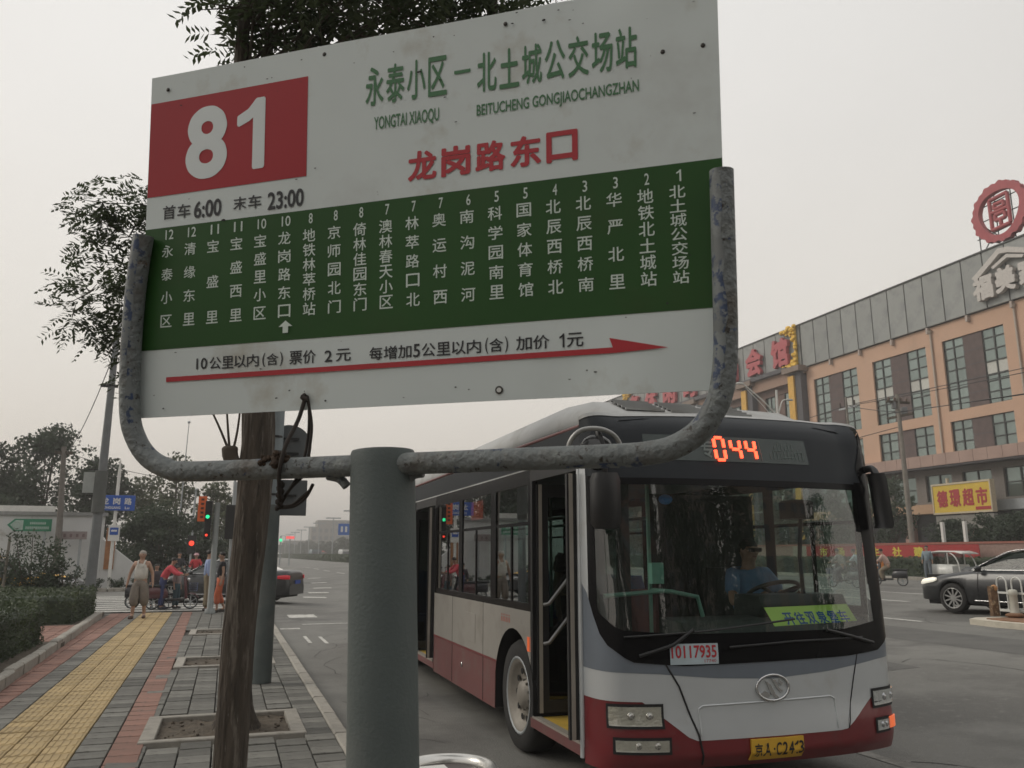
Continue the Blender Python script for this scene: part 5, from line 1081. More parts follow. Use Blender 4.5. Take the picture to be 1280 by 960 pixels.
# body sides ------------------------------------------------------
ARC = [(2.06, .56), (8.35, .56)]
def arch(y):
    for a, r_ in ARC:
        if abs(y - a) < r_: return .50 + math.sqrt(max(0, r_ * r_ - (y - a) ** 2))
    return 0
def side_ys(y0, y1):
    s_ = {y0, y1}
    for a, r_ in ARC:
        for i in range(15):
            y = a - r_ * math.cos(math.pi * i / 14)
            if y0 < y < y1: s_.add(y)
    y = y0
    while y < y1: s_.add(round(y, 3)); y += .5
    return sorted(s_)
def strip(mb, sx, y0, y1, z0, z1, mi=0, off=0):
    ys = side_ys(y0, y1); lo = [max(z0, min(arch(y), z1)) for y in ys]
    rows = [[(sx * (BW + off), y, l_ + (z1 - l_) * k / 3) for y, l_ in zip(ys, lo)] for k in range(4)]
    mb.grid(rows, mi, flip=(sx < 0))
spans = {-1: [(1.58, 5.32), (6.62, BL_)], 1: [(.42, BL_)]}
for sx in (-1, 1):
    for y0, y1 in spans[sx]:
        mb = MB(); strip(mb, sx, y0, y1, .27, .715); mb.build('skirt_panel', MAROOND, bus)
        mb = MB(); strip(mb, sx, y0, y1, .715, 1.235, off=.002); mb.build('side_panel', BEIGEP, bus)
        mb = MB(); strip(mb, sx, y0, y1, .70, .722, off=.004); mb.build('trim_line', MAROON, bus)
for a, r_ in ARC:
    for sx in (-1, 1):
        mb = MB(); P = [(sx * (BW + .004), a - math.cos(math.pi * i / 16) * r_, .5 + math.sin(math.pi * i / 16) * r_) for i in range(17)]; P = [(sx * (BW + .004), a - r_, .28)] + P + [(sx * (BW + .004), a + r_, .28)]
        mb.grid([P, [(p[0] - sx * .5, p[1], p[2]) for p in P]], smooth=True); mb.build('wheel_arch', DARK, bus)
        w_ = wheel_bits(bus, (sx * (BW - .17), a - .02, .48), .48, .27, spokes=0, hub=.001)
        Mw = fr((sx * (BW - .17), a - .02, .48), (0, 1, 0), (0, 0, 1), (1, 0, 0)); Mw = Mw @ Matrix.Diagonal((1, 1, sx, 1)); mb = MB()
        mb.lathe([(.335, .125), (.30, .13), (.27, .10), (.24, .06), (.14, .04), (.11, .10), (.07, .12), (.001, .12)], 28, Mw, cap=False); mb.build('rim', mat('rim_paint', (.24, .22, .19), .55, metal=.2, var=.12, scale=10, dirt=(.17, .14, .11), dirt_scale=5, dirt_amt=.55, dirt_w=.3), w_)
        mb = MB()
        for k in range(10): a_ = 6.2832 * k / 10; mb.lathe([(.028, .062 + .012), (.028, .078)], 10, Mw @ Matrix.Translation((.205 * math.cos(a_), .205 * math.sin(a_), -.005)))
        mb.build('rim_hole', DARK, w_); mb = MB(); mb.lathe([(.33, .02), (.33, .03)], 24, Mw); mb.build('rim_backing', DARK, w_)  # plain dark disc added inside to close the see-through rim
        mb = MB()
        for k in range(10): a_ = 6.2832 * (k + .5) / 10; mb.lathe([(.014, .04), (.012, .085)], 6, Mw @ Matrix.Translation((.125 * math.cos(a_), .125 * math.sin(a_), 0)))
        mb.build('wheel_nut', mat('nut', (.2, .19, .17), .5, metal=.5), w_)
# window band: black pillars, panes
wins = {-1: [(1.64, 2.62), (2.80, 3.95), (4.10, 5.22), (6.72, 7.95), (8.1, 9.35), (9.5, 10.75), (10.9, 11.6)], 1: [(.46, 1.62), (1.74, 2.87), (3.0, 4.25), (4.4, 5.65), (5.8, 7.05), (7.2, 8.45), (8.6, 9.85), (10.0, 11.5)]}
for sx in (-1, 1):
    for y0, y1 in spans[sx]:
        ws = [w_ for w_ in wins[sx] if w_[0] >= y0 and w_[1] <= y1]; mb = MB(); x0, x1 = sorted((sx * (BW - .03), sx * (BW + .001)))
        mb.box(x0, x1, y0, y1, 1.235, 1.30); mb.box(x0, x1, y0, y1, 2.34, 2.47); e_ = [y0] + [v for w_ in ws for v in w_] + [y1]
        for a, b in zip(e_[::2], e_[1::2]):
            if b - a > .01: mb.box(x0, x1, a, b, 1.30, 2.34)
        mb.build('window_surround', GLB, bus)
        for a, b in ws:
            mb = MB(); mb.box(sx * (BW - .012) - .003, sx * (BW - .012) + .003, a, b, 1.30, 2.34); wp = mb.build('side_window', CGL if sx > 0 else SGL, bus)
            mb = MB(); m_ = (a + b) / 2; xx = sorted((sx * (BW - .022), sx * (BW - .002))); mb.box(xx[0], xx[1], m_ - .02, m_ + .02, 1.30, 1.98); mb.box(xx[0], xx[1], a, b, 1.98, 2.01); mb.build('window_bar', GLB, wp)
# roof
def roofring(y, dz=0):
    q = []
    for k in range(13):
        a = math.pi * k / 12; q.append((-BW * (abs(math.cos(a)) ** .35) * (1 if math.cos(a) > 0 else -1), y, 2.47 + .32 * math.sin(a) ** .8 + dz))
    return q
mb = MB(); mb.grid([roofring(y, -.0 if y > .3 else -.02) for y in (.30, .6, 2, 5, 8, 11, BL_ - .1)] + [[(p[0] * .96, BL_, p[2] - .08) for p in roofring(BL_)]], smooth=True); mb.build('roof', ROOFP, bus)
mb = MB(); mb.tube([(-BW + .02, .45, 2.70), (-BW + .015, 3, 2.715), (-BW + .015, BL_ - .2, 2.715)], .018, 8); mb.build('rain_gutter', MAROOND, bus)
mb = MB(); mb.grid([[(-BW + .002, y, 2.47), (-BW + .002, y, 2.69)] for y in (.42, 3, 6, 9, BL_)], flip=True); mb.grid([[(BW - .002, y, 2.47), (BW - .002, y, 2.69)] for y in (.42, 3, 6, 9, BL_)]); mb.build('cantrail', FASC, bus)
mb = MB(); mb.box(-BW + .01, BW - .01, BL_ - .05, BL_, .3, 2.62); mb.build('rear_wall', BEIGEP, bus)
def podring(y, w_, h_): return [(-w_, y, 2.74), (-w_ * .97, y, 2.74 + h_ * .6), (-w_ * .88, y, 2.74 + h_), (0, y, 2.74 + h_ + .02), (w_ * .88, y, 2.74 + h_), (w_ * .97, y, 2.74 + h_ * .6), (w_, y, 2.74)]
mb = MB(); mb.loft([podring(.42, .86, .04), podring(.62, 1.0, .13), podring(.95, 1.06, .26), podring(1.5, 1.08, .30), podring(8.6, 1.08, .30), podring(9.0, .9, .05)]); pod = mb.build('air_conditioner_pod', ROOFP, bus)
for k in range(3):
    mb = MB(); x = -.78 + k * .42; mb.add([(x, .63, 2.89), (x + .36, .63, 2.89), (x + .36, .94, 3.012), (x, .94, 3.012)], [(0, 1, 2, 3)]); g_ = mb.build('vent', DARK, pod)
    mb = MB()
    for i in range(5): f = i / 4; y, z = .64 + .29 * f, 2.893 + .117 * f; mb.box(x, x + .36, y - .007, y + .007, z - .004, z + .016)
    mb.build('louvre', ROOFP, g_)
mb = MB(); mb.box(-.5, .5, 9.4, 10.6, 2.72, 2.95); mb.build('roof_hatch', SILVERP, bus)
for k in range(6): mb = MB(); mb.sphere((-BW + .20 + .0, 1.35 + k * .75 + .2 * (k % 2), 2.785 - .01 * (k % 2)), .028, 8, 5, sc=(.7, 1.4, .6)); mb.build('roof_clip', BLACK, bus)
# doors: opening frames, step, leaves
STP = mat('door_step_yellow', (.50, .33, .05), .7, var=.15)
AL = mat('door_trim', (.33, .30, .26), .5, metal=.2)
for (y0, y1) in ((.42, 1.58), (5.32, 6.62)):
    mb = MB(); mb.box(-BW, -BW + .05, y0 + .001, y0 + .055, .36, 2.46); mb.box(-BW, -BW + .05, y1 - .05, y1 - .001, .36, 2.46); mb.box(-BW - .002, -BW + .05, y0, y1, 2.36, 2.468); mb.build('door_frame', BLACK, bus)
    mb = MB(); mb.box(-BW - .004, -BW + .03, y0, y1, .30, .375); mb.build('door_sill', MAROOND, bus)
    mb = MB(); mb.box(-BW - .006, -BW + .06, y0 + .05, y1 - .05, .376, .392); mb.build('sill_strip', AL, bus)
    mb = MB(); mb.box(-BW + .06, -BW + .5, y0 + .05, y1 - .05, .36, .385); mb.build('door_step', STP, bus)
def leaf(loc, rz, w_, nm='door_leaf', handles=True):
    """door leaf hinged at local origin, reaching along +x"""
    M = Matrix.Translation(loc) @ Matrix.Rotation(rz, 4, 'Z'); f = .10
    mb = MB(); mb.box(0, f, -.02, .02, .42, 2.33, M=M); mb.box(w_ - f, w_, -.02, .02, .42, 2.33, M=M); mb.box(f, w_ - f, -.02, .02, .42, .52, M=M); mb.box(f, w_ - f, -.02, .02, 2.22, 2.33, M=M); d = mb.build(nm, BLACK, bus)
    mb = MB(); mb.box(f, w_ - f, -.004, .004, .52, 2.22, M=M); mb.build('door_glass', DGL, d)
    mb = MB(); mb.box(f * .15, f * .45, -.028, -.0205, .42, 2.33, M=M); mb.build('leaf_edge_trim', AL, d)
    if handles:
        for a, b in (((f, 1.30), (w_ * .95, 1.66)), ((f, .98), (w_ * .95, 1.33))):
            mb = MB(); mb.tube([M @ Vector((a[0] * .5, -.05, a[1])), M @ Vector((a[0] * .9, -.075, a[1] + .01)), M @ Vector((b[0] * .6, -.075, b[1] * .97 - .02)), M @ Vector((b[0], -.07, b[1]))], .016, 8); mb.build('handrail', mat('rail_grey', (.22, .22, .22), .4, metal=.5), d)
leaf((-BW + .03, 1.50, 0), R(-8), .56); leaf((-BW - .10, .47, 0), R(-4), .50, handles=False)
leaf((-BW - .08, 5.42, 0), R(-10), .6, handles=False); leaf((-BW - .08, 6.52, 0), R(-5), .6, handles=False)
mb = MB(); mb.box(-BW + .55, -BW + .60, .55, 1.5, .40, .95); mb.build('entrance_panel', mat('interior_grey', (.25, .25, .22), .6), bus)
mb = MB(); mb.box(-BW - .006, -BW + .03, 1.60, 1.66, .90, 1.02); mb.build('side_marker', mat('turn_orange2', (.75, .12, .03), .4, emit=.3), bus)
mb = MB(); mb.tube([(-BW - .004, .445, .3), (-BW - .012, .43, 1.2), (-BW - .004, .44, 2.5)], .022, 8); mb.build('front_pillar_trim', SILVERP, bus)
for y in (3.05, 4.35, 7.4, 9.1, 10.4):
    mb = MB(); mb.box(-BW - .004, -BW + .01, y, y + .006, .28, 1.235); mb.box(BW - .01, BW + .004, y, y + .006, .28, 1.235); mb.build('panel_joint', SEAM, bus)
mb = MB(); mb.box(-BW - .006, -BW, 3.35, 3.75, .80, 1.10); o = mb.build('service_flap', BEIGEP, bus); bevel(o, .004)
mb = MB(); mb.sphere((-BW - .004, 3.9, .52), .03, 8, 5, sc=(.3, 1, 1)); mb.build('marker_lamp', CHROME, bus)
# small red lettering by the wheel arch (illegible marks) and side route display
mb = MB(); r_ = random.Random(2)
for k in range(6): y = 2.42 - k * .05; mb.box(-BW - .005, -BW - .003, y - .018, y, 1.10, 1.145); mb.box(-BW - .005, -BW - .003, y - .014, y, 1.155, 1.17)
mb.build('side_lettering', mat('faded_red', (.40, .13, .10), .6), bus)
mb = MB(); mb.box(-BW + .04, -BW + .06, 3.3, 3.72, 2.10, 2.30); mb.build('side_route_display', mat('side_led', (.9, .10, .05), .5, emit=.7), bus)
# interior ---------------------------------------------------------
INT = mat('interior_dark', (.035, .037, .036), .7, var=.1); INTG = mat('interior_wall', (.12, .13, .125), .7); RAILG = mat('rail_green', (.16, .32, .26), .35)
mb = MB(); mb.box(-BW + .62, BW - .62, .45, BL_ - .06, .33, .38); mb.box(-BW + .04, -BW + .6, 2.75, 5.3, .33, .38); mb.box(-BW + .04, -BW + .6, 6.64, BL_ - .06, .33, .38); mb.build('floor', INT, bus)
mb = MB(); mb.box(-BW + .05, BW - .05, .5, BL_ - .1, 2.44, 2.465); mb.build('ceiling', INTG, bus)
mb = MB()
mb.loft([[(x, y, z) for y, z in ((.20, .55), (.20, 1.16), (.28, 1.22), (.62, 1.24), (.72, 1.10), (.72, .40))] for x in (-.55, -.2, .3, .9, 1.12)]); mb.build('dashboard', mat('dash', (.045, .05, .048), .7), bus)
mb = MB(); mb.loft([[(x, y, z) for y, z in ((.60, 1.10), (.42, 1.32), (.46, 1.40), (.80, 1.40), (.85, 1.10))] for x in (.26, .34, .98, 1.08)]); mb.build('instrument_cowl', mat('dash2', (.035, .042, .040), .6), bus)
st = MB(); cst = Vector((.66, .82, 1.42)); Mst = Matrix.Translation(cst) @ Matrix.Rotation(R(-22), 4, 'X')
st.tube([Mst @ Vector((.215 * math.cos(a), .215 * math.sin(a), 0)) for a in [6.2832 * k / 28 for k in range(28)]], .018, 8, closed=True)
for a in (90, 210, 330): st.tube([Mst @ Vector((0, 0, -.04)), Mst @ Vector((.23 * math.cos(R(a)), .23 * math.sin(R(a)), 0))], .016, 6)
st.tube([Mst @ Vector((0, 0, -.02)), Mst @ Vector((0, 0, -.5))], .03, 8); st.build('steering_wheel', BLACK, bus)
def seat(x, y, s_=1, m=INT, z=.38):
    mb = MB(); M = Matrix.Translation((x, y, z)); mb.cbox(-.22 * s_, .22 * s_, -.22, .22, .36, .46, .03, M=M); mb.loft([[(M @ Vector(p)) for p in ((-w_, yy, zz), (w_, yy, zz), (w_, yy + .07, zz), (-w_, yy + .07, zz))] for w_, yy, zz in ((.21, .20, .44), (.22, .24, .8), (.16, .27, 1.08))]); mb.box(-.05, .05, -.05, .05, 0, .36, M=M); mb.build('seat', m, bus)
seat(.70, 1.35, 1.1, z=.52)
SBL = mat('seat_blue', (.03, .06, .16), .6)
for y in (3.1, 3.9, 4.7, 7.2, 8.0, 8.8, 9.6):
    for x in (.95, .5): seat(x, y, m=SBL)
    if not 5 < y < 6.7 and y > 3: seat(-.95, y, m=SBL)
mb = MB(); mb.box(.02, 1.2, 1.85, 1.88, .4, 2.3); mb.build('driver_partition', INT, bus)
for q in ([(-.62, .62, .4), (-.62, .62, 2.44)], [(-.55, 1.9, .4), (-.55, 1.9, 2.44)], [(-.4, 3.4, .4), (-.4, 3.4, 2.44)], [(.3, 4.3, .4), (.3, 4.3, 2.44)], [(-.4, 5.3, .4), (-.4, 5.3, 2.44)], [(-1.12, .40, 1.42), (-.62, .40, 1.45)], [(-.62, .62, 1.45), (-.5, .5, 1.44), (-.30, .45, 1.40), (-.26, .45, 1.25)], [(-.5, 1.9, 2.1), (-.5, 9, 2.1)], [(.4, 1.9, 2.1), (.4, 9, 2.1)]):
    mb = MB(); mb.tube(q, .017, 8); mb.build('grab_rail', RAILG, bus)
mb = MB(); mb.cbox(-.80, -.55, .62, .82, .38, 1.45, .03); mb.build('fare_box', mat('farebox', (.10, .03, .03), .6), bus)
mb = MB(); mb.box(-.66, -.56, .50, .56, 1.5, 1.66); mb.build('card_reader', mat('reader_green', (.20, .42, .34), .4), bus)
mb = MB(); mb.cbox(.72, .92, .55, .75, 2.02, 2.18, .02); mb.tube([(.82, .62, 1.2), (.80, .62, 1.7), (.84, .62, 2.05)], .018, 8); mb.build('cab_fan', BLACK, bus)
mb = MB(); mb.sphere((-.62, .32, 2.14), .05, 10, 6, sc=(1.2, .8, .8)); mb.build('blue_item', mat('bright_blue', (.05, .22, .6), .5), bus)  # small blue ball behind the top of the windscreen
# placard on the dash: leaning back behind the glass
Mc = fr((.235, .225, 1.175), Vector((1, .03, .015)).normalized(), Vector((-.26, .42, .87)).normalized(), Vector((0, -.90, .42)).normalized())
t_ = thing('dash_placard', 'yellow-green placard with blue characters propped on the bus dashboard', 'placard', bus.matrix_basis @ Vector((.60, .235, 1.18)), R(-.8))
Mq = Matrix.Translation((-.60, -.235, -1.18)) @ Mc
mb = MB(); mb.prism([(-.02, .005), (.73, .005), (.66, .175), (-.02, .175)] if 0 else [(.0, .0), (.80, .0), (.80, .165), (.0, .165)], -.004, 0, Mq); pc = mb.build('card', mat('placard_lime', (.62, .88, .16), .5, var=.05), t_)
mb = MB()
for i, ch in enumerate('开往双泉堡车'): text_in(mb, ch, .125 + i * .105, .215 + i * .105, .010, .115, Mq, .002, .03)
mb.build('lettering', mat('placard_blue', (.01, .12, .42), .5), t_)
# mirrors
mb = MB(); mb.loft([[(x, y, z) for x, y in ((-1.37 - k, -.10), (-1.40 - k, -.02), (-1.37 - k, .04), (-1.20 + k, .04), (-1.17 + k, -.02), (-1.20 + k, -.10))] for z, k in ((1.90, -.03), (1.94, 0), (2.24, 0), (2.29, -.02))]); mb.build('wing_mirror', BLACK, bus)
mb = MB(); mb.tube(catmull([(-1.25, .14, 2.62), (-1.32, .0, 2.60), (-1.30, -.05, 2.45), (-1.29, -.04, 2.28)], 4), .022, 8); mb.build('mirror_arm', BLACK, bus)
mb = MB(); Pm = [(-1.53, .05, 2.36), (-1.53, .03, 2.50), (-1.46, -.02, 2.59), (-1.32, -.06, 2.60), (-1.20, -.06, 2.54), (-1.14, -.05, 2.40)]; mb.tube(catmull(Pm, 5), .018, 10); mb.build('mirror_hoop', mat('hoop_steel', (.3, .3, .29), .35, metal=.5), bus)
mb = MB(); mb.sphere((-1.33, -.0, 2.44), .13, 14, 8, sc=(1.1, .5, 1)); mb.build('round_mirror', mat('mirror_dark', (.06, .06, .06), .15, metal=.5), bus)
mb = MB(); mb.loft([[(x, y, z) for x, y in ((1.19 + k, .04), (1.18 + k, .09), (1.20 + k, .14), (1.29 + k, .14), (1.31 + k, .08), (1.28 + k, .02))] for z, k in ((1.93, -.03), (1.96, -.01), (2.25, -.035), (2.34, -.045), (2.37, -.06))]); mb.build('wing_mirror', BLACK, bus)
mb = MB(); mb.tube(catmull([(1.20, .3, 2.40), (1.22, .16, 2.42), (1.20, .08, 2.33)], 4), .03, 8); mb.build('mirror_arm', BLACK, bus)
mb = MB(); mb.box(1.296, 1.30, .60, .68, 1.55, 1.95) if 0 else mb.tube([(1.285, .46, 1.3), (1.29, .45, 1.9)], .012, 6); mb.build('window_trim', CHROME, bus)
# driver, seated
DP = dict(pelvis=(0, 0, .55), waist=(0, .03, .69), chest=(0, .02, .90), neckb=(0, .02, 1.05), neck=(0, .0, 1.12), face=(0, -.02, 1.21), top=(0, 0, 1.275), hiL=(.1, -.03, .53), hiR=(-.1, -.03, .53), knL=(.15, -.42, .55), knR=(-.15, -.42, .55), anL=(.15, -.50, .12), anR=(-.15, -.50, .12), toL=(.15, -.64, .06), toR=(-.15, -.64, .06), shL=(.175, 0, 1.00), shR=(-.175, 0, 1.0), elL=(.26, -.14, .77), elR=(-.27, -.13, .77), wrL=(.21, -.36, .82), wrR=(-.21, -.36, .80), haL=(.19, -.42, .84), haR=(-.19, -.42, .83))
dw = bus.matrix_basis @ Vector((.70, 1.22, .52))
person('bus driver in a light blue short-sleeved shirt and sunglasses sitting at the steering wheel', dw, R(-.8), 1.75, DP, top=(.16, .27, .46), bottom=(.03, .035, .05), sleeve=.7, glasses=True)
person('passenger standing in the dim bus aisle behind the windscreen', bus.matrix_basis @ Vector((-.55, 2.4, .38)), R(20), 1.62, top=(.12, .09, .08), bottom=(.03, .03, .04), sleeve=.6)

# ================================================================== RIGHT HAND SIDE
audi = sedan('glossy black sedan with lit headlights cut off by the right edge of the picture', (16.55, 16.1, .27), R(191), BLKP, glassm=glass('green_car_glass', (.20, .31, .27), .45), glow=True)
# median tip: kerb, soil, posts, hoop rail
t = thing('median_island', 'low median tip with pale kerb and orange soil at the right edge', 'traffic island', (15.2, 12.3, .27)); 
mb = MB(); mb.prism([(-.85, .95), (-.95, .3), (-.98, -6), (.9, -6), (.9, .6), (.2, 1.15), (-.4, 1.2)], -.1, .035); mb.build('kerb', mat('island_kerb', (.50, .46, .38), .85, var=.15), t)
mb = MB(); mb.prism([(-.62, .75), (-.72, .3), (-.75, -6), (.7, -6), (.7, .5), (.1, .85)], .035, .055); mb.build('soil', mat('orange_soil', (.22, .12, .07), .95, var=.3, scale=6), t)
t = thing('bollard', 'stubby white plastic post on the median tip', 'bollard', (15.28, 12.98, .34)); mb = MB(); mb.lathe([(.11, 0), (.085, .10), (.075, .42), (.085, .43), (.085, .52), (.05, .54)], 16); mb.build('post', mat('aged_white', (.5, .49, .43), .6, var=.12), t)
mb = MB(); mb.sphere((0, 0, .03), .16, 10, 5, sc=(1.2, 1.2, .35)); mb.build('clay_mound', mat('orange_soil', (.22, .12, .07)), t)
t = thing('bollard', 'rusty striped metal post beside the white bollard', 'bollard', (15.05, 13.25, .34)); mb = MB(); mb.box(-.09, .09, -.04, .04, 0, .60); mb.build('post', mat('rusty_stripes', (.13, .075, .04), .8, var=.6, scale=14, dirt=(.45, .35, .22), dirt_scale=12, dirt_amt=.55), t)
mb = MB(); mb.sphere((.05, 0, .56), .07, 8, 5); mb.build('reflector', mat('orange_reflector', (.4, .2, .08)), t)
t = thing('guard_rail', 'white hoop-topped traffic guard rail on the median at the right edge', 'railing', (15.45, 13.62, .34), R(-4)); WR = mat('rail_white', (.58, .58, .55), .5, var=.05)
mb = MB(); mb.box(0, 4, -.02, .02, .10, .15) if 0 else mb.box(-.02, .02, -5, 0, .08, .13); mb.box(-.02, .02, -5, 0, .44, .48); mb.build('rail', WR, t)
for k in range(13):
    y = -.15 - k * .37; mb = MB(); mb.tube([(0, y, .1), (0, y, .62)] + [(0, y - .12 + .12 * math.cos(a), .66 + .12 * math.sin(a)) for a in [math.pi * q / 8 for q in range(9)]] + [(0, y - .24, .62), (0, y - .24, .1)], .016, 7); mb.build('hoop', WR, t)
    if k % 5 == 0: mb = MB(); mb.box(-.03, .03, y + .02, y + .07, 0, .55); mb.build('upright', WR, t)

# far pavement: kerb hedge, red banner, people, vehicles
hedge(35.4, 36.8, -5, 75, 1.0, 'long dark hedge below the red banner across the road', z0=.36, n=26000, size=.16)
t = thing('banner', 'long red banner with yellow characters stretched above the hedge across the road', 'banner', (36.9, 40, .36))
mb = MB(); mb.box(.0, .04, -7, 8, .95, 1.72); mb.build('cloth', mat('banner_red', (.33, .035, .035), .8, var=.15, scale=1.2), t)
mb = MB(); mb.box(-.005, .045, 6.6, 8.01, .94, 1.73); mb.build('pale_end', mat('banner_end', (.30, .27, .22), .8, var=.3, scale=2), t)
mb = MB(); Mb = fr((-.01, 0, 0), (0, -1, 0), (0, 0, 1), (-1, 0, 0))
for ch, y in (('市', 4.9), ('场', 3.3), ('与', 1.7), ('生', .3), ('社', -1.4), ('建', -3.0)): text_in(mb, ch, -y - .36, -y + .36, 1.06, 1.62, Mb, .002, .035)
mb.build('lettering', mat('banner_yellow', (.55, .45, .06), .7), t)
t = thing('wall', 'low pinkish wall behind the red banner across the road', 'wall', (37.6, 30, .36)); mb = MB(); mb.box(0, .25, -25, 40, 0, 1.75); mb.build('wall', mat('pink_wall', (.28, .19, .16), .85, var=.15), t)
mb = MB(); mb.box(-.05, .3, -25, 40, 1.752, 1.86); mb.build('coping', mat('brick_coping', (.30, .12, .09), .85), t)
# pedestrian in grey
person('pedestrian in a grey-blue top and jeans standing at the opposite kerb', (32.9, 32.5, .27), R(-60), 1.74, top=(.20, .25, .28), bottom=(.12, .14, .16), sleeve=1.5, shoes=(.6, .6, .6), fingers=False)
RP = dict(pelvis=(0, 0, .84), waist=(0, -.05, .97), chest=(0, -.14, 1.15), neckb=(0, -.2, 1.28), neck=(0, -.23, 1.36), face=(0, -.27, 1.44), top=(0, -.26, 1.5), shL=(.165, -.17, 1.24), shR=(-.165, -.17, 1.24), elL=(.24, -.32, 1.05), elR=(-.24, -.32, 1.05), wrL=(.24, -.5, .98), wrR=(-.24, -.5, .98), haL=(.24, -.55, .98), haR=(-.24, -.55, .98), hiL=(.1, 0, .80), hiR=(-.1, 0, .80), knL=(.14, -.32, .62), knR=(-.14, -.32, .62), anL=(.13, -.22, .26), anR=(-.13, -.22, .26), toL=(.13, -.36, .22), toR=(-.13, -.36, .22))
person('cyclist in a pale pink shirt riding left past the bus mirror', (26.6, 28.4, .27), R(-145), 1.7, RP, top=(.48, .34, .29), bottom=(.22, .18, .13), sleeve=1.4, fingers=False)
moped('dark bicycle-like moped under the cyclist in the pale pink shirt', (26.6, 28.4, .27), R(-145), (.03, .03, .03), basket=False)
person('rider in a white shirt partly hidden by the bus corner', (26.9, 30.4, .27), R(-145), 1.7, RP, top=(.5, .55, .6), bottom=(.05, .05, .06), sleeve=1.4, fingers=False)
t = moped('delivery moped with an orange and black striped box partly hidden by the bus corner', (26.9, 30.4, .27), R(-145), (.03, .03, .03), basket=False)
ORS = mat('cargo_orange', (.60, .20, .03), .6)
mb = MB(); mb.cbox(-.24, .24, .45, .95, .66, 1.0, .03); mb.build('cargo_box', ORS, t)
mb = MB()
for k in range(3): mb.box(-.246, .246, .48 + k * .16, .54 + k * .16, .66, 1.004)
mb.build('black_stripe', BLACK, t)
person('cyclist dimly seen through the bus windscreen', (23.6, 27.6, .27), R(-160), 1.7, RP, top=(.3, .28, .25), bottom=(.1, .1, .1), sleeve=1.4, fingers=False)
moped('grey moped dimly seen through the bus windscreen', (23.6, 27.6, .27), R(-160), (.12, .12, .12))
# white enclosed tricycle
t = thing('tricycle', 'white enclosed electric tricycle cab parked at the opposite kerb beside the grey pedestrian', 'tricycle', (33.7, 31.6, .27), 0); t.scale = (.92, .80, .92); WP = mat('trike_white', (.55, .55, .52), .4, coat=.3); FRM0 = mat('trike_grey', (.10, .105, .11), .5)
mb = MB(); mb.loft([[(x, y, z) for x, z in ((-.55, z0), (-.6, z0 + .05), (-.6, z1), (.6, z1), (.6, z0 + .05), (.55, z0))] for y, z0, z1 in ((-.42, .26, .80), (-.35, .2, .88), (1.2, .22, .9), (1.35, .3, .88))]); mb.build('lower_body', WP, t)
mb = MB(); mb.loft([[(x, y, z) for x, z in ((-.42, z0), (-.45, z1), (.45, z1), (.42, z0))] for y, z0, z1 in ((-1.45, .3, .62), (-1.2, .25, .78), (-.43, .25, .40))]); mb.build('nose', FRM0, t)
mb = MB(); mb.loft([[(-.6, y, z), (-.52, y, z + .07), (.52, y, z + .07), (.6, y, z)] for y, z in ((-1.15, 1.42), (-.6, 1.52), (.6, 1.53), (1.4, 1.46))]); mb.build('roof', WP, t)
for sx in (-1, 1):
    for q in ([(sx * .58, -.95, .40), (sx * .58, -.85, .95), (sx * .57, -.62, 1.30), (sx * .56, -.30, 1.48)], [(sx * .58, -.1, .85), (sx * .57, -.1, 1.5)], [(sx * .58, 1.3, .85), (sx * .57, 1.3, 1.48)]): mb = MB(); mb.tube(catmull(q, 3), .035, 6); mb.build('pillar', WP, t)
    mb = MB(); mb.add([(sx * .57, -.1, .88), (sx * .57, 1.28, .88), (sx * .57, 1.28, 1.46), (sx * .57, -.1, 1.46)], [(0, 1, 2, 3)]); mb.build('side_window', glass('trike_glass', (.25, .27, .25), 1.5), t)
    wheel_bits(t, (sx * .52, .85, .24), .24, .12, spokes=6, hub=.2)
wheel_bits(t, (0, -1.1, .24), .24, .12, spokes=6, hub=.2)
# crowd beyond the sedan
for i, (x, y, c, lab) in enumerate(((35.0, 26.4, (.10, .05, .05), 'bystander in a dark maroon top behind the roof of the white tricycle'), (35.2, 25.4, (.45, .40, .36), 'bystander in a pale top behind the black sedan windscreen'), (34.6, 23.2, (.55, .38, .38), 'bystander in a pale pink top above the black sedan roof'), (34.9, 22.6, (.16, .20, .32), 'bystander in a blue-grey top above the black sedan roof'), (35.3, 21.6, (.12, .03, .04), 'bystander in a dark red top near the right edge'), (35.6, 20.9, (.03, .03, .03), 'bystander in black at the right edge'))):
    person(lab, (x, y, .36), R(-60 + 25 * i), 1.62 + .03 * (i % 3), top=c, bottom=(.05, .05, .07), sleeve=.6, fingers=False)
t = thing('parasol', 'folded pale awning sloping behind the crowd at the right edge', 'awning', (36.0, 22.4, .36)); mb = MB(); mb.tube([(0, 0, 0), (0, 0, 2.1)], .04, 6); mb.build('pole', GALV, t); mb = MB(); mb.loft([[(-.1, -.9, 1.4), (-.1, -.3, 2.2), (-.1, .3, 2.2), (-.1, .9, 1.5)], [(.5, -.9, 1.4), (.5, -.3, 2.2), (.5, .3, 2.2), (.5, .9, 1.5)]]); mb.build('canopy', mat('awning_grey', (.30, .33, .34), .8), t)
for k, (x, y, c, lab) in enumerate(((39.5, 31.0, (.45, .45, .44), 'white car parked behind the low wall left of the dark conifers'), (39.5, 20.0, (.04, .04, .05), 'dark car parked behind the crowd at the right edge'))):
    sedan(lab, (x, y, .36), R(180), mat('parked_%d' % k, c, .3, coat=.5))

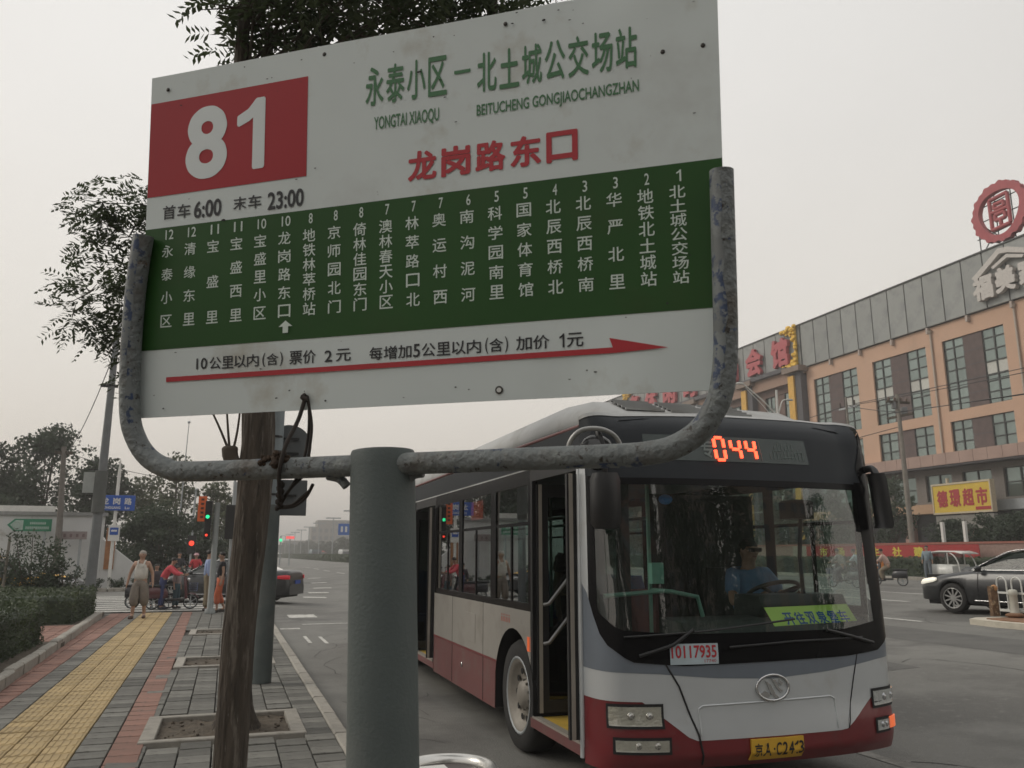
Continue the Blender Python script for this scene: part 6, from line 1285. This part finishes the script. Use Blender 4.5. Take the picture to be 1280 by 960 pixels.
# conifers and street trees across the road
for i, (x, y, h, w_, s) in enumerate(((41.6, 38.9, 3.2, 3.4, 50), (42.0, 36.4, 3.5, 3.8, 51), (41.4, 34.0, 3.3, 3.6, 52), (41.2, 31.6, 3.6, 3.8, 53))):
    far_tree(x, y, h, w_, 'dark low spreading conifer below the yellow supermarket sign, %s' % ['leftmost large one', 'left of the sign centre', 'right of the sign centre', 'at the right edge', 'small one by the wooden pole'][i], z0=.36, n=5200, size=.22, clear=.12, layers=24, group='dark conifers in front of the building', seed=s, aspect=2.5)
far_tree(48, 50.5, 6.8, 4.4, 'yellowish street tree behind the wooden utility pole', z0=.36, n=3200, size=.24, m=LEAFS, clear=.3, seed=60)
far_tree(43.5, 28.6, 7.6, 2.6, 'tall tree at the right edge beside the supermarket sign', z0=.36, n=3800, size=.26, m=LEAFD, clear=.35, seed=61)
for i in range(7): far_tree(46 - i * .3, 54 + i * 6.5, 5.8 + (i % 3) * .6, 5.0, 'green street tree seen through the bus windscreen, number %d from the bus corner' % (i + 1) if 0 else 'green street tree seen through the bus glass %s' % ['nearest the pillar', 'behind the cab fan', 'beside the cab fan', 'behind the driver', 'beyond the driver', 'mid bus', 'far end of the row'][i], z0=.36, n=2600, size=.34, m=LEAFS, clear=.25, seed=70 + i, group='street trees seen through the bus')
# poles and wires
def upole(x, y, h, lab, arms=True, r_=.17):
    t = thing('utility_pole', lab, 'utility pole', (x, y, .36)); mb = MB(); mb.tube([(0, 0, 0), (-.05, 0, h * .5), (-.08, 0, h)], [r_, r_ * .85, r_ * .62], 10); mb.build('pole', mat('concrete_pole', (.21, .19, .165), .9, var=.2, scale=3), t)
    if arms:
        mb = MB(); mb.box(-.9, .8, -.07, .07, h - .55, h - .42); mb.box(-.06, .06, -1.0, 1.0, h - 1.4, h - 1.27); mb.build('crossarm', BARK2, t)
        for k in range(4): mb = MB(); mb.lathe([(.05, 0), (.09, .05), (.05, .1), (.09, .15), (.04, .22)], 8, Matrix.Translation((-.75 + k * .45, 0, h - .42))); mb.build('insulator', mat('insulator', (.12, .08, .06), .4), t)
        mb = MB(); mb.lathe([(.2, 0), (.2, .5), (.08, .55)], 10, Matrix.Translation((.35, 0, h - 1.3))); mb.lathe([(.14, 0), (.14, .4)], 10, Matrix.Translation((-.4, 0, h - .9))); mb.build('transformer', mat('pole_can', (.14, .14, .14), .6), t)
    return t
upole(37.9, 38.4, 10.7, 'weathered utility pole with transformer cans left of the supermarket sign')
t2 = upole(39.8, 44.9, 11.8, 'slim grey utility pole just above the right end of the bus roof', arms=False, r_=.12)
mb = MB(); mb.box(-.05, .05, -.8, .8, 11.0, 11.12); mb.build('crossarm', GALV, t2)
for k in (-.7, .7): mb = MB(); mb.tube([(0, k, 11.1), (0, k, 11.5)], .05, 6); mb.build('insulator', BARK2, t2)
for i, (a, b, c) in enumerate((((37.9, 38.4, 10.0), (38, -8, 9.4), .6), ((37.5, 38.4, 9.9), (37.4, -8, 9.3), .5), ((39.8, 44.1, 11.6), (38.6, -8, 12.4), .7), ((39.8, 45.7, 11.6), (39.4, -8, 12.3), .9), ((37.9, 38.4, 10.0), (39.8, 44.9, 11.6), .1), ((39.8, 44.9, 11.6), (42, 110, 11.5), .9), ((37.9, 38.4, 9.1), (42, 110, 9.2), .9))):
    a, b = Vector(a), Vector(b); mb = MB(); mb.tube([a.lerp(b, k / 16) + Vector((0, 0, -4 * c * (k / 16) * (1 - k / 16))) for k in range(17)], .022, 4)
    mb.build('overhead_wire', BLACK, None, label='thin overhead wire across the right-hand facade, %s' % ['lowest from the transformer pole', 'second lowest from the transformer pole', 'upper one from the slim pole', 'topmost one from the slim pole', 'short span between the two poles', 'upper span leading left behind the bus', 'lower span leading left behind the bus'][i], category='wire', group='overhead wires along the street')
t = thing('street_lamp', 'white double-armed street lamp rising behind the bus roof', 'street lamp', (45.5, 60, .3)); mb = MB(); mb.tube([(0, 0, 0), (0, 0, 15.6)], [.14, .10], 10); mb.build('pole', WR, t)
for sgn, l_ in ((-1, 3.4), (1, 1.2)):
    mb = MB(); mb.tube(catmull([(0, 0, 13.2), (sgn * l_ * .45, 0, 14.6), (sgn * l_, 0, 15.9 if sgn < 0 else 14.8)], 5), .06, 7); mb.build('arm', WR, t); mb = MB(); mb.sphere((sgn * l_ * 1.1, 0, 15.95 if sgn < 0 else 14.8), .35, 10, 5, sc=(1.3, .5, .3)); mb.build('lamp_head', WR, t)
mb = MB(); mb.tube(catmull([(0, 0, 12.4), (-1.4, 0, 14.0), (-3.2, 0, 15.6)], 5), .035, 6); mb.build('brace', WR, t)
for i, y in enumerate((33.5, 30.5)):
    t = thing('post', 'white gate post behind the low wall, %s' % ('left one' if i == 0 else 'right one'), 'post', (38.4, 36.6 - i * 1.5, .36)); mb = MB(); mb.box(-.08, .08, -.08, .08, 0, 3.0); mb.build('post', WHITE, t)

# ================================================================== BIG BUILDING ON THE RIGHT
FX = 58.0
STUC = mat('salmon_stucco', (.53, .345, .245), .85, var=.06, scale=.35, bump=.1, bscale=6, dirt=(.41, .28, .205), dirt_scale=.5, dirt_amt=.55, dirt_w=.3)
PANEL = mat('fascia_panel', (.25, .26, .25), .5, var=.08, scale=.3, rnd=.07, dirt=(.13, .14, .145), dirt_scale=.35, dirt_amt=.5, dirt_w=.2)
FRM = mat('window_frame_dark', (.030, .033, .032), .5); PANE = mat('pane_reflective', (.235, .285, .27), .10, metal=.7, var=.06, scale=.6, rnd=.14); PANEL2 = mat('pane_bright', (.50, .50, .46), .5, var=.08, rnd=.12)
INFB = mat('dark_brick_infill', (.115, .085, .080), .85, var=.18, scale=2.0, bump=.3, bscale=4); DKST = mat('dark_stone_pier', (.085, .082, .090), .7, var=.15)
bl = thing('commercial_building', 'long salmon commercial building with grey metal fascia panels and rooftop sign', 'building', (FX, 60, .36)); Z0 = -.36
def bx(name, x0, x1, y0, y1, z0, z1, m, par=None, **k):
    mb = MB(); mb.box(x0, x1, y0 - 60, y1 - 60, z0 + Z0, z1 + Z0); return mb.build(name, m, par or bl, **k)
bays = [(36.9, 43.4), (45.2, 51.6), (53.4 - .2, 47.2)][:0]
bays = [(30.6, 36.6), (38.9, 45.1), (47.2, 53.3), (55.1, 61.6), (63.7, 70.1)]
opens = []
for a, b in bays: opens += [(a, b, 13.55, 19.75), (a, b, 10.05, 12.65)]
def wallgrid(y0, y1, z0, z1, ops, m, name='wall', par=None, rev=.35):
    yy = sorted({y0, y1} | {v for o in ops for v in o[:2] if y0 < v < y1}); zz = sorted({z0, z1} | {v for o in ops for v in o[2:] if z0 < v < z1}); mb = MB()
    for a, b in zip(yy, yy[1:]):
        for c, d in zip(zz, zz[1:]):
            my_, mz = (a + b) / 2, (c + d) / 2
            if any(o[0] < my_ < o[1] and o[2] < mz < o[3] for o in ops): continue
            mb.add([(0, b - 60, c + Z0), (0, a - 60, c + Z0), (0, a - 60, d + Z0), (0, b - 60, d + Z0)], [(0, 1, 2, 3)])
    for (a, b, c, d) in ops:
        q = [(a, c), (b, c), (b, d), (a, d)]
        for (p, r_), (s, u) in zip(q, q[1:] + q[:1]): mb.add([(0, p - 60, r_ + Z0), (0, s - 60, u + Z0), (rev, s - 60, u + Z0), (rev, p - 60, r_ + Z0)], [(0, 1, 2, 3)])
    return mb.build(name, m, par or bl)
wallgrid(26, 71.2, 8.95, 21.3, opens, STUC)
bx('core', .6, 24, 26.2, 134, .36, 25.2, mat('core_dark', (.06, .06, .06), .9))
pane_me = {}
def window(a, b, c, d, cols, rows_, bright=(), par=None, depth=.22):
    """frame part with separate panes; a..b along the street, c..d height"""
    mb = MB(); t_ = .10; cw, ch = (b - a) / cols, (d - c) / sum(rows_)
    for i in range(cols + 1): y = a + cw * i; mb.box(depth - .06, depth + .08, max(a, y - t_ * .6) - 60, min(b, y + t_ * .6) - 60, c + Z0, d + Z0)
    z = c; zs = [c]
    for r_ in rows_: z += ch * r_; zs.append(z)
    for z in zs: mb.box(depth - .055, depth + .075, a - 60, b - 60, max(c, z - t_ * .5) + Z0, min(d, z + t_ * .5) + Z0)
    w_ = mb.build('window', FRM, par or bl)
    for i in range(cols):
        for j in range(len(rows_)):
            k = (round(cw, 2), round(zs[j + 1] - zs[j], 2), (i, j) in bright)
            if k not in pane_me:
                mm = MB(); mm.box(-.01, .01, -k[0] / 2 + .05, k[0] / 2 - .05, -k[1] / 2 + .04, k[1] / 2 - .04); pane_me[k] = mm.mesh('pane', PANEL2 if k[2] else PANE)
            put(pane_me[k], 'pane', w_, (depth + .02, a + cw * (i + .5) - 60, (zs[j] + zs[j + 1]) / 2 + Z0), (R(random.gauss(0, .1)), R(random.gauss(0, .25)), R(random.gauss(0, .5))))
    return w_
for n_, (a, b) in enumerate(bays):
    L1 = (b - a) * .355
    for (p, q) in ((a, a + L1), (b - L1 * .95, b)):
        window(p, q, 13.55, 19.75, 2, (1, .9, .55, 1.1, 1.0, 1.0, .75)[:7], bright={(0, 3), (1, 3)} if (p == a or n_ % 2) else {(0, 3)} if n_ % 3 == 0 else set())
        window(p, q, 10.05, 12.65, 2, (.9, 1.1, .8))
    for c, d in ((13.55, 19.75), (10.05, 12.65)):
        bx('infill_panel', .12, .4, a + L1 + .003, b - L1 * .95 - .003, c, d, INFB)
        for k in range(1, int((d - c) / 1.2)): bx('joint', .112, .12, a + L1 + .003, b - L1 * .95 - .003, c + 1.2 * k, c + 1.2 * k + .05, DKST)
# fascia panels 21.3..26.1
y = 26.0; ms = {}
mbp = MB(); mbp.box(-.30, -.05, -.995, .995, -2.36, 2.36); fpm = mbp.mesh('fascia_panel', PANEL)
for k in range(21): put(fpm, 'fascia_panel', bl, (0, 28.15 - 60 + 2.105 * k, 23.72 + Z0))
bx('fascia_backing', -.12, .6, 26, 73.39, 21.3, 26.08, SEAM)
bx('parapet_cap', -.40, .8, 26, 71.3, 26.1, 26.22, FRM)
mbd = MB(); mbd.box(-.35, -.02, -.10, .10, -.55, 0); dm = mbd.mesh('bracket', mat('bracket', (.40, .34, .30), .7))
for k in range(11): put(dm, 'bracket', bl, (0, 29.2 - 60 + 4.21 * k, 21.28 + Z0))
for yy in (54.3, 45.9 + .1, 37.7): mb = MB(); mb.tube([(-.12, yy - 60, 21.0 + Z0), (-.12, yy - 60, 9.2 + Z0)], .09, 8); mb.lathe([(.09, 0), (.22, .3)], 8, Matrix.Translation((-.14, yy - 60, 20.7 + Z0))); mb.build('downpipe', mat('downpipe', (.42, .36, .30), .6), bl)
# canopy band
mb = MB()
for k in range(34): mb.box(-1.6 if 0 else -1.3, 0, 26 + k * 1.35 - 60, 26 + k * 1.35 + 1.32 - 60, 8.95 + Z0, 9.92 + Z0)
mb.build('canopy_panel', mat('canopy_pink', (.36, .25, .21), .8, var=.12, scale=.6), bl, kind='stuff')
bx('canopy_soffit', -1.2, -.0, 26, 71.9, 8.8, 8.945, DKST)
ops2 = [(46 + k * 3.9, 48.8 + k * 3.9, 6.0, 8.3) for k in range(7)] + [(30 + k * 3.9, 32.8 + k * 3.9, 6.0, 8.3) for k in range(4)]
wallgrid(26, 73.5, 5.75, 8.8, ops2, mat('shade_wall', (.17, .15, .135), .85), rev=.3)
for o in ops2: window(o[0], o[1], o[2], o[3], 2, (1, 1))
bx('slab_band', -1.1, .3, 49.5, 73.5, 4.95, 5.74, mat('slab_salmon', (.42, .27, .17), .85, var=.08)); bx('slab_band', -1.1, .3, 26, 49.4, 4.95, 5.74, GALV)
for yy in (28, 34, 40, 46, 52.2, 58.4, 64.6, 70.8): bx('pier', -.2, .5, yy, yy + .9, .36, 4.94, mat('pier_pink', (.36, .22, .18), .85))
bx('shopfront_glass', .35, .45, 26.2, 73, .36, 4.94, mat('shopfront', (.03, .032, .034), .25))
# gold pilasters with dark piers and ornaments
GOLD = mat('gold_cladding', (.62, .36, .07), .45, metal=.2, var=.12, scale=2); GOLDO = mat('gold_ornament', (.68, .42, .04), .4, metal=.15, var=.2, scale=3)
for k, (yy) in enumerate((71.3, 80.1, 92.5, 105.0)):
    bx('pier', -.7, .1, yy, yy + 1.9, 3.0, 20.9, DKST); bx('gold_pilaster', -.92, -.705, yy + .95, yy + 1.9, 3.0, 20.6, GOLD); bx('capital', -1.3, .1, yy - .5, yy + 2.4, 20.92, 21.5, mat('bronze', (.20, .15, .12), .6))
def ornament(cy, cz, fy, fz, s=1.0):
    q = [(0, 0), (2.6, 0), (2.9, .35), (2.2, .5), (2.0, .95), (1.4, .8), (1.1, 1.3), (.75, 1.1), (.6, 2.0), (.25, 2.4), (.3, 3.0), (0, 3.2)]
    mb = MB(); mb.prism([(fy * a * s, fz * b * s) for a, b in q], 0, .25, fr((-.36, cy - 60, cz + Z0), (0, 1, 0), (0, 0, 1), (-1, 0, 0)))
    r_ = random.Random(5)
    for _ in range(26):
        a, b = r_.choice(q); f = r_.uniform(.2, 1); mb.sphere((-.62, cy - 60 + fy * a * s * f, cz + Z0 + fz * b * s * f), r_.uniform(.16, .30), 7, 5)
    mb.build('gold_ornament', GOLDO, bl)
ornament(71.9, 21.5, 1, 1, .8); ornament(71.9, 26.1, 1, -1, .8); ornament(113.5, 26.1, -1, -1, .8)
# left wing of the building beyond the pilasters
ops3 = []
for a, b in ((73.6, 78.6), (82.6, 90.8), (95, 103.5), (107.5, 118), (121, 131)): ops3.append((a, b, 8, 19.2))
wallgrid(71.3, 134, 5.75, 20.0, ops3, mat('brown_brick', (.15, .10, .085), .85, var=.2, scale=1.2))
for (a, b, c, d) in ops3:
    L1 = (b - a) * .33
    for p, q in ((a, a + L1), (b - L1, b)): window(p, q, c, d, 2, (1,) * 8)
    bx('infill_panel', .1, .4, a + L1 + .003, b - L1 - .003, c, d, mat('brown_brick', (.2, .15, .13)))
bx('cornice', -.6, .1, 73.3, 134, 20.0, 21.3, mat('cornice_salmon', (.32, .21, .16), .85, var=.1)); bx('dark_ledge', -1.1, .1, 73.3, 134, 21.31, 21.75, DKST)
for k in range(-1, 29): put(fpm, 'fascia_panel', bl, (0, 74.6 - 60 + 2.105 * k, 24.1 + Z0 - .3))
bx('fascia_backing', -.12, .6, 73.4, 134, 21.76, 26.08, SEAM); bx('parapet_cap', -.4, .8, 71.31, 134, 26.1, 26.22, FRM)
# letters on the fascia
MF = fr((-.36, 0, 0), (0, -1, 0), (0, 0, 1), (-1, 0, 0)); PINK = mat('letter_pink_red', (.42, .085, .095), .6, var=.08)
for ch, cy, wd in (('馆', 74.5, 3.0), ('会', 79.4, 3.0), ('尚', 84.4, 3.0), ('时', 93.6, 3.4), ('闲', 99.2, 3.4), ('休', 104.6, 3.4), ('务', 109.8, 3.4)):
    mb = MB(); text_in(mb, ch, -(cy - 60) - wd / 2, -(cy - 60) + wd / 2, 22.0 + Z0, 25.3 + Z0, MF, .45, .045, depth=.4); mb.build('fascia_letter', PINK, bl)
WL = mat('letter_cream', (.50, .47, .44), .6)
mb = MB(); text_in(mb, '福', -(47.9 - 60) - 1.0, -(47.9 - 60) + .9, 21.9 + Z0, 24.0 + Z0, MF, .45, .05, depth=.4); text_in(mb, '美', -(45.9 - 60) - .9, -(45.9 - 60) + .9, 22.0 + Z0, 24.1 + Z0, MF, .45, .05, depth=.4); text_in(mb, '家', -(43.8 - 60) - .9, -(43.8 - 60) + .9, 22.0 + Z0, 24.1 + Z0, MF, .45, .05, depth=.4); mb.build('fascia_lettering', WL, bl)
mb = MB(); mb.prism([(11.5, 23.7), (13.9, 25.25), (14.6, 25.1), (17.2, 24.1), (17.2, 24.5), (14.7, 25.55), (13.8, 25.7), (11.1, 24.0)], 0, .4, fr((-.4, 0, Z0), (0, -1, 0), (0, 0, 1), (-1, 0, 0))); mb.prism([(13.0, 24.35), (14.5, 25.0), (16.0, 24.45), (15.8, 24.25), (14.5, 24.7), (13.2, 24.15)], 0, .4, fr((-.4, 0, Z0), (0, -1, 0), (0, 0, 1), (-1, 0, 0))); mb.build('roof_logo', WL, bl)
# rooftop sign
t = thing('rooftop_sign', 'round red rooftop sign with a square glyph on a steel lattice at the upper right', 'sign', (58.6, 46.6, 26.1)); RS = mat('rooftop_red', (.36, .075, .085), .7, var=.12, scale=2)
cz = 3.15; mb = MB(); n_ = 96
ro = [2.55 + .07 * math.sin(23 * a) + .05 * math.sin(11 * a + 1) for a in [6.2832 * k / n_ for k in range(n_)]]; ri = [1.88 + .10 * math.sin(3 * a) for a in [6.2832 * k / n_ for k in range(n_)]]
for x in (-.25, .25):
    mb.add([(x, ro[k] * math.cos(6.2832 * k / n_), cz + ro[k] * math.sin(6.2832 * k / n_)) for k in range(n_)] + [(x, ri[k] * math.cos(6.2832 * k / n_), cz + ri[k] * math.sin(6.2832 * k / n_)) for k in range(n_)], [(k, (k + 1) % n_, n_ + (k + 1) % n_, n_ + k) for k in range(n_)])
for rr in (ro, ri): mb.add([(x, rr[k] * math.cos(6.2832 * k / n_), cz + rr[k] * math.sin(6.2832 * k / n_)) for x in (-.25, .25) for k in range(n_)], [(k, (k + 1) % n_, n_ + (k + 1) % n_, n_ + k) for k in range(n_)])
mb.build('ring', RS, t)
def bar(mb, y0, z0, y1, z1, w_=.17): mb.tube([(-.1, y0, cz + z0), (-.1, (y0 + y1) / 2, cz + (z0 + z1) / 2), (-.1, y1, cz + z1)], w_, 6)
mb = MB()
for q in ((.85, 1.25, .85, -1.35), (-.85, 1.35, -.85, -1.25), (.85, 1.25, -.85, 1.35), (.85, -1.35, -.85, -1.3), (.45, .75, -.45, .75), (.45, .35, -.45, .35), (.45, -.15, -.45, -.15), (.45, -.65, -.45, -.65), (.45, .75, .45, .35), (-.45, .75, -.45, .35), (.45, -.15, .45, -.65), (-.45, -.15, -.45, -.65), (.85, .1, -.85, .1), (0, -.65, 0, -1.3)): bar(mb, *q)
mb.build('glyph', RS, t)
for q in (((.2, 2.4, 0), (.2, 2.4, 3.4)), ((.2, -2.4, 0), (.2, -2.4, 5)), ((.2, 2.6, 4.2), (.2, -2.6, 4.4)), ((.2, 2.6, 3.0), (.2, -2.6, 3.0)), ((.2, 2.6, 1.6), (.2, -2.6, 1.9)), ((.2, .6, 0), (.2, .6, 5.6)), ((.2, -.9, 0), (.2, -.9, 5.6)), ((.2, 2.2, 2.9), (.2, -.4, .3)), ((.2, 3.2, .15), (.2, -3.6, .15)), ((.2, 2.4, 0), (.2, 1.4, 1.2))):
    mb = MB(); mb.tube(q, .05, 5); mb.build('lattice_bar', FRM, t)
# supermarket sign
t = thing('supermarket_sign', 'yellow supermarket sign with red characters on the front of the building', 'sign', (55.6, 51, .36), R(-3)); YS = mat('sign_yellow', (.60, .42, .045), .5, var=.08, scale=2)
mb = MB(); mb.box(0, .35, -3.0, 2.75, 4.55, 6.75); mb.build('board', YS, t)
mb = MB(); mb.box(-.05, .4, -3.12, 2.87, 6.755, 6.9); mb.box(-.05, .4, -3.12, 2.87, 4.4, 4.545); mb.box(-.05, .4, 2.755, 2.87, 4.55, 6.75); mb.box(-.05, .4, -3.12, -3.005, 4.55, 6.75); mb.build('frame', mat('sign_cream', (.5, .42, .3), .6), t)
mb = MB(); Ms = fr((-.004, 0, 0), (0, -1, 0), (0, 0, 1), (-1, 0, 0))
for i, ch in enumerate('德璟超市'): text_in(mb, ch, -2.35 + i * 1.33, -1.25 + i * 1.33, 4.95, 6.35, Ms, .02, .035, depth=.02)
mb.box(-.03, 0, -2.95, -1.5, 4.62, 4.86); mb.build('lettering', mat('sign_letter_red', (.36, .03, .035), .6), t)
mb = MB(); mb.box(.1, .5, -3.0, 2.8, 3.2, 4.3); mb.build('lower_panel', mat('grey_lower_panel', (.22, .21, .19), .8, var=.2), t)
for y in (-2.9, 2.6): mb = MB(); mb.box(.1, .3, y, y + .2, 0, 3.2); mb.build('support', FRM, t)
mb = MB(); mb.tube([(.1, 1.2, 6.9), (.1, 1.2, 7.3)], .12, 8); mb.build('lamp', mat('sign_cream', (.5, .42, .3)), t)
t = thing('shop_sign', 'small red square sign at the right edge above the conifers', 'sign', (50.0, 38.6, .36)); mb = MB(); mb.box(0, .15, -.8, .8, 3.0, 4.5); mb.build('board', mat('shop_red', (.38, .03, .03), .6), t); mb = MB(); mb.tube([(.07, 0, 0), (.07, 0, 3)], .06, 6); mb.build('post', GALV, t)

# ================================================================== DISTANCE
BLD = mat('distant_concrete', (.20, .185, .17), .9, var=.1, scale=.05); WIN = mat('distant_window', (.08, .09, .10), .5)
def block(lab, x, y, w_, d, h, floors, cols, m=BLD, name='apartment_block', step=0, rz=0):
    t = thing(name, lab, 'building', (x, y, 0), rz); mb = MB(); mb.box(-w_ / 2, w_ / 2, 0, d, -.5, h)
    if step: mb.box(-w_ / 2 + step, w_ / 2 - step, 1, d - 1, h + .002, h + 3.2)
    mb.build('wall', m, t); fh = h / floors; cw = w_ / cols; mm = MB(); mm.box(-cw * .3, cw * .3, -.06, .02, -fh * .26, fh * .26); wm = mm.mesh('window', WIN); mm = MB(); mm.box(-.06, .06, -cw * .3, cw * .3, -fh * .26, fh * .26); wm2 = mm.mesh('window', WIN)
    for i in range(cols):
        for j in range(floors): put(wm, 'window', t, (-w_ / 2 + cw * (i + .5), 0, fh * (j + .52)))
    return t
block('hazy stepped grey block at the end of the road, left of the blue road sign', 44, 400, 14, 14, 14, 4, 5, step=3)
block('hazy grey block right behind the blue road sign at the end of the road', 62, 420, 26, 14, 18, 5, 8)
block('low hazy block further left at the end of the road', 33, 430, 12, 12, 8, 2, 4)
block('wide low pale hazy block behind the median hedge', 80, 440, 14, 14, 13, 3, 5)
hedge(17.2, 20, 128, 340, 1.15, 'median hedge far down the road, a thin green line', z0=.15, n=14000, size=.5)
for i in range(12): far_tree((205 + i * 18) * (.150 - i * .0078), 205 + i * 18, 4.4 + (i * 7 % 3) * .8, 9.5, 'hazy tree far down the road, %s' % ['nearest the bus', 'second from the bus', 'third from the bus', 'fourth from the bus', 'fifth from the bus', 'sixth from the bus', 'left of the sixth', 'among the lamps', 'below the low block', 'beyond the low block', 'near the vanishing point', 'at the vanishing point'][i], n=1500, size=.8, m=LEAFD, clear=.03, seed=200 + i, group='hazy trees far down the road', layers=10)
for i in range(8):
    x, y = 33 + i * .4, 150 + i * 32; t = thing('street_lamp', 'hazy lamp post far down the road, %s' % ['nearest', 'second', 'third', 'fourth', 'fifth', 'sixth', 'seventh', 'farthest'][i], 'street lamp', (x - 12, y, 0), group='hazy lamp posts far down the road'); mb = MB(); mb.tube([(0, 0, 0), (0, 0, 9.2)], .12, 6); mb.build('pole', GALV, t); mb = MB(); mb.box(-1.6, 1.6, -.1, .1, 9.0, 9.25); mb.build('arm', GALV, t)
t = thing('road_sign', 'blue road sign far down the road left of the bus stop post', 'road sign', (15.8, 120, 0)); mb = MB(); mb.box(-.95, 1.6, -.1, 0, 4.2, 5.8); mb.build('board', mat('distant_blue', (.03, .12, .42), .6), t); mb = MB(); mb.tube([(1.3, .1, 0), (1.3, .1, 6)], .12, 8); mb.build('post', GALV, t)
mb = MB(); mb.box(-.6, -.3, -.12, -.105, 4.6, 5.4); mb.box(0, .3, -.12, -.105, 4.6, 5.4); mb.build('arrow', WHITE, t)
t = thing('vehicle_signal', 'far green traffic lamp just right of the thick grey pole', 'traffic signal', (6.9, 118, 0)); mb = MB(); mb.tube([(0, 0, 0), (0, 0, 4)], .1, 6); mb.build('pole', GALV, t); mb = MB(); mb.sphere((0, -.1, 3.4), .2, 8, 6); mb.build('green_lamp', GREEN_L, t)
t = thing('vehicle_signal', 'far red countdown lights right of the far green lamp', 'traffic signal', (8.2, 119, 0)); mb = MB(); mb.tube([(0, .1, 0), (0, .1, 4)], .08, 6); mb.build('pole', GALV, t); mb = MB(); mb.box(-.55, .55, -.1, 0, 3.6, 3.95); mb.build('red_lamp', mat('soft_red', (.9, .1, .1), .5, emit=.8), t)
for i, (x, y, c, lab) in enumerate(((31.0, 290, (.5, .07, .04), 'distant red bus far down the road'), (27.8, 205, (.5, .5, .5), 'distant white van far down the road'), (21.5, 215, (.12, .16, .18), 'distant dark bus far down the road'))):
    t = thing('distant_vehicle', lab, 'vehicle', (x, y, 0)); mb = MB(); mb.loft([[(x_, y_, z) for x_, z in ((-1.2, .4), (-1.2, 2.2), (-1.0, 2.6), (1.0, 2.6), (1.2, 2.2), (1.2, .4))] for y_ in (0, .3, 8)]); mb.build('body', mat('dist_v%d' % i, c, .5), t)
    mb = MB(); mb.box(-1.05, 1.05, -.03, -.005, 1.3, 2.1); mb.build('windscreen', WIN, t)
    mb = MB()
    for sx in (-1, 1): mb.box(sx * 1.0 - .15, sx * 1.0 + .15, .8, 1.6, 0, .8)
    mb.build('wheel', RUBBER, t)

# ================================================================== BEHIND THE CAMERA (seen in the windscreen reflections)
for i, (x, y, w_, h, fl, c) in enumerate(((2, -62, 20, 46, 14, 5), (30, -70, 24, 38, 12, 6), (-24, -55, 18, 34, 11, 5), (58, -60, 20, 30, 9, 5))):
    t = block('%s tower block behind the viewer, mirrored in the windscreen' % ['tall', 'broad', 'left', 'right'][i], x, y, w_, 14, h, fl, c, mat('tower_%d' % i, [(.16, .10, .085), (.20, .17, .15), (.15, .14, .13), (.2, .16, .13)][i], .9), name='tower_block', rz=R(180))
for i in range(7): far_tree(-4 + i * 5 - (i % 2) * 2, -14 - (i % 3) * 4, 8.5 + i % 3, 6.5, 'street tree behind the viewer, %s' % ['first on the left', 'second', 'third', 'fourth', 'fifth', 'sixth', 'last on the right'][i], n=2200, size=.35, clear=.2, seed=300 + i, group='trees behind the viewer')

# ================================================================== HAZE
HZ = D.materials.new('haze_air'); HZ.use_nodes = True; nh = HZ.node_tree; nh.nodes.clear(); ho = nh.nodes.new('ShaderNodeOutputMaterial'); hv = nh.nodes.new('ShaderNodeVolumePrincipled')
hv.inputs['Color'].default_value = (.93, .91, .89, 1); hv.inputs['Density'].default_value = .0015; hv.inputs['Anisotropy'].default_value = .2; nh.links.new(hv.outputs[0], ho.inputs['Volume'])
mb = MB(); mb.box(-1400, 1400, -300, 2400, -1.45, 62); mb.build('haze', HZ, None, kind='stuff')
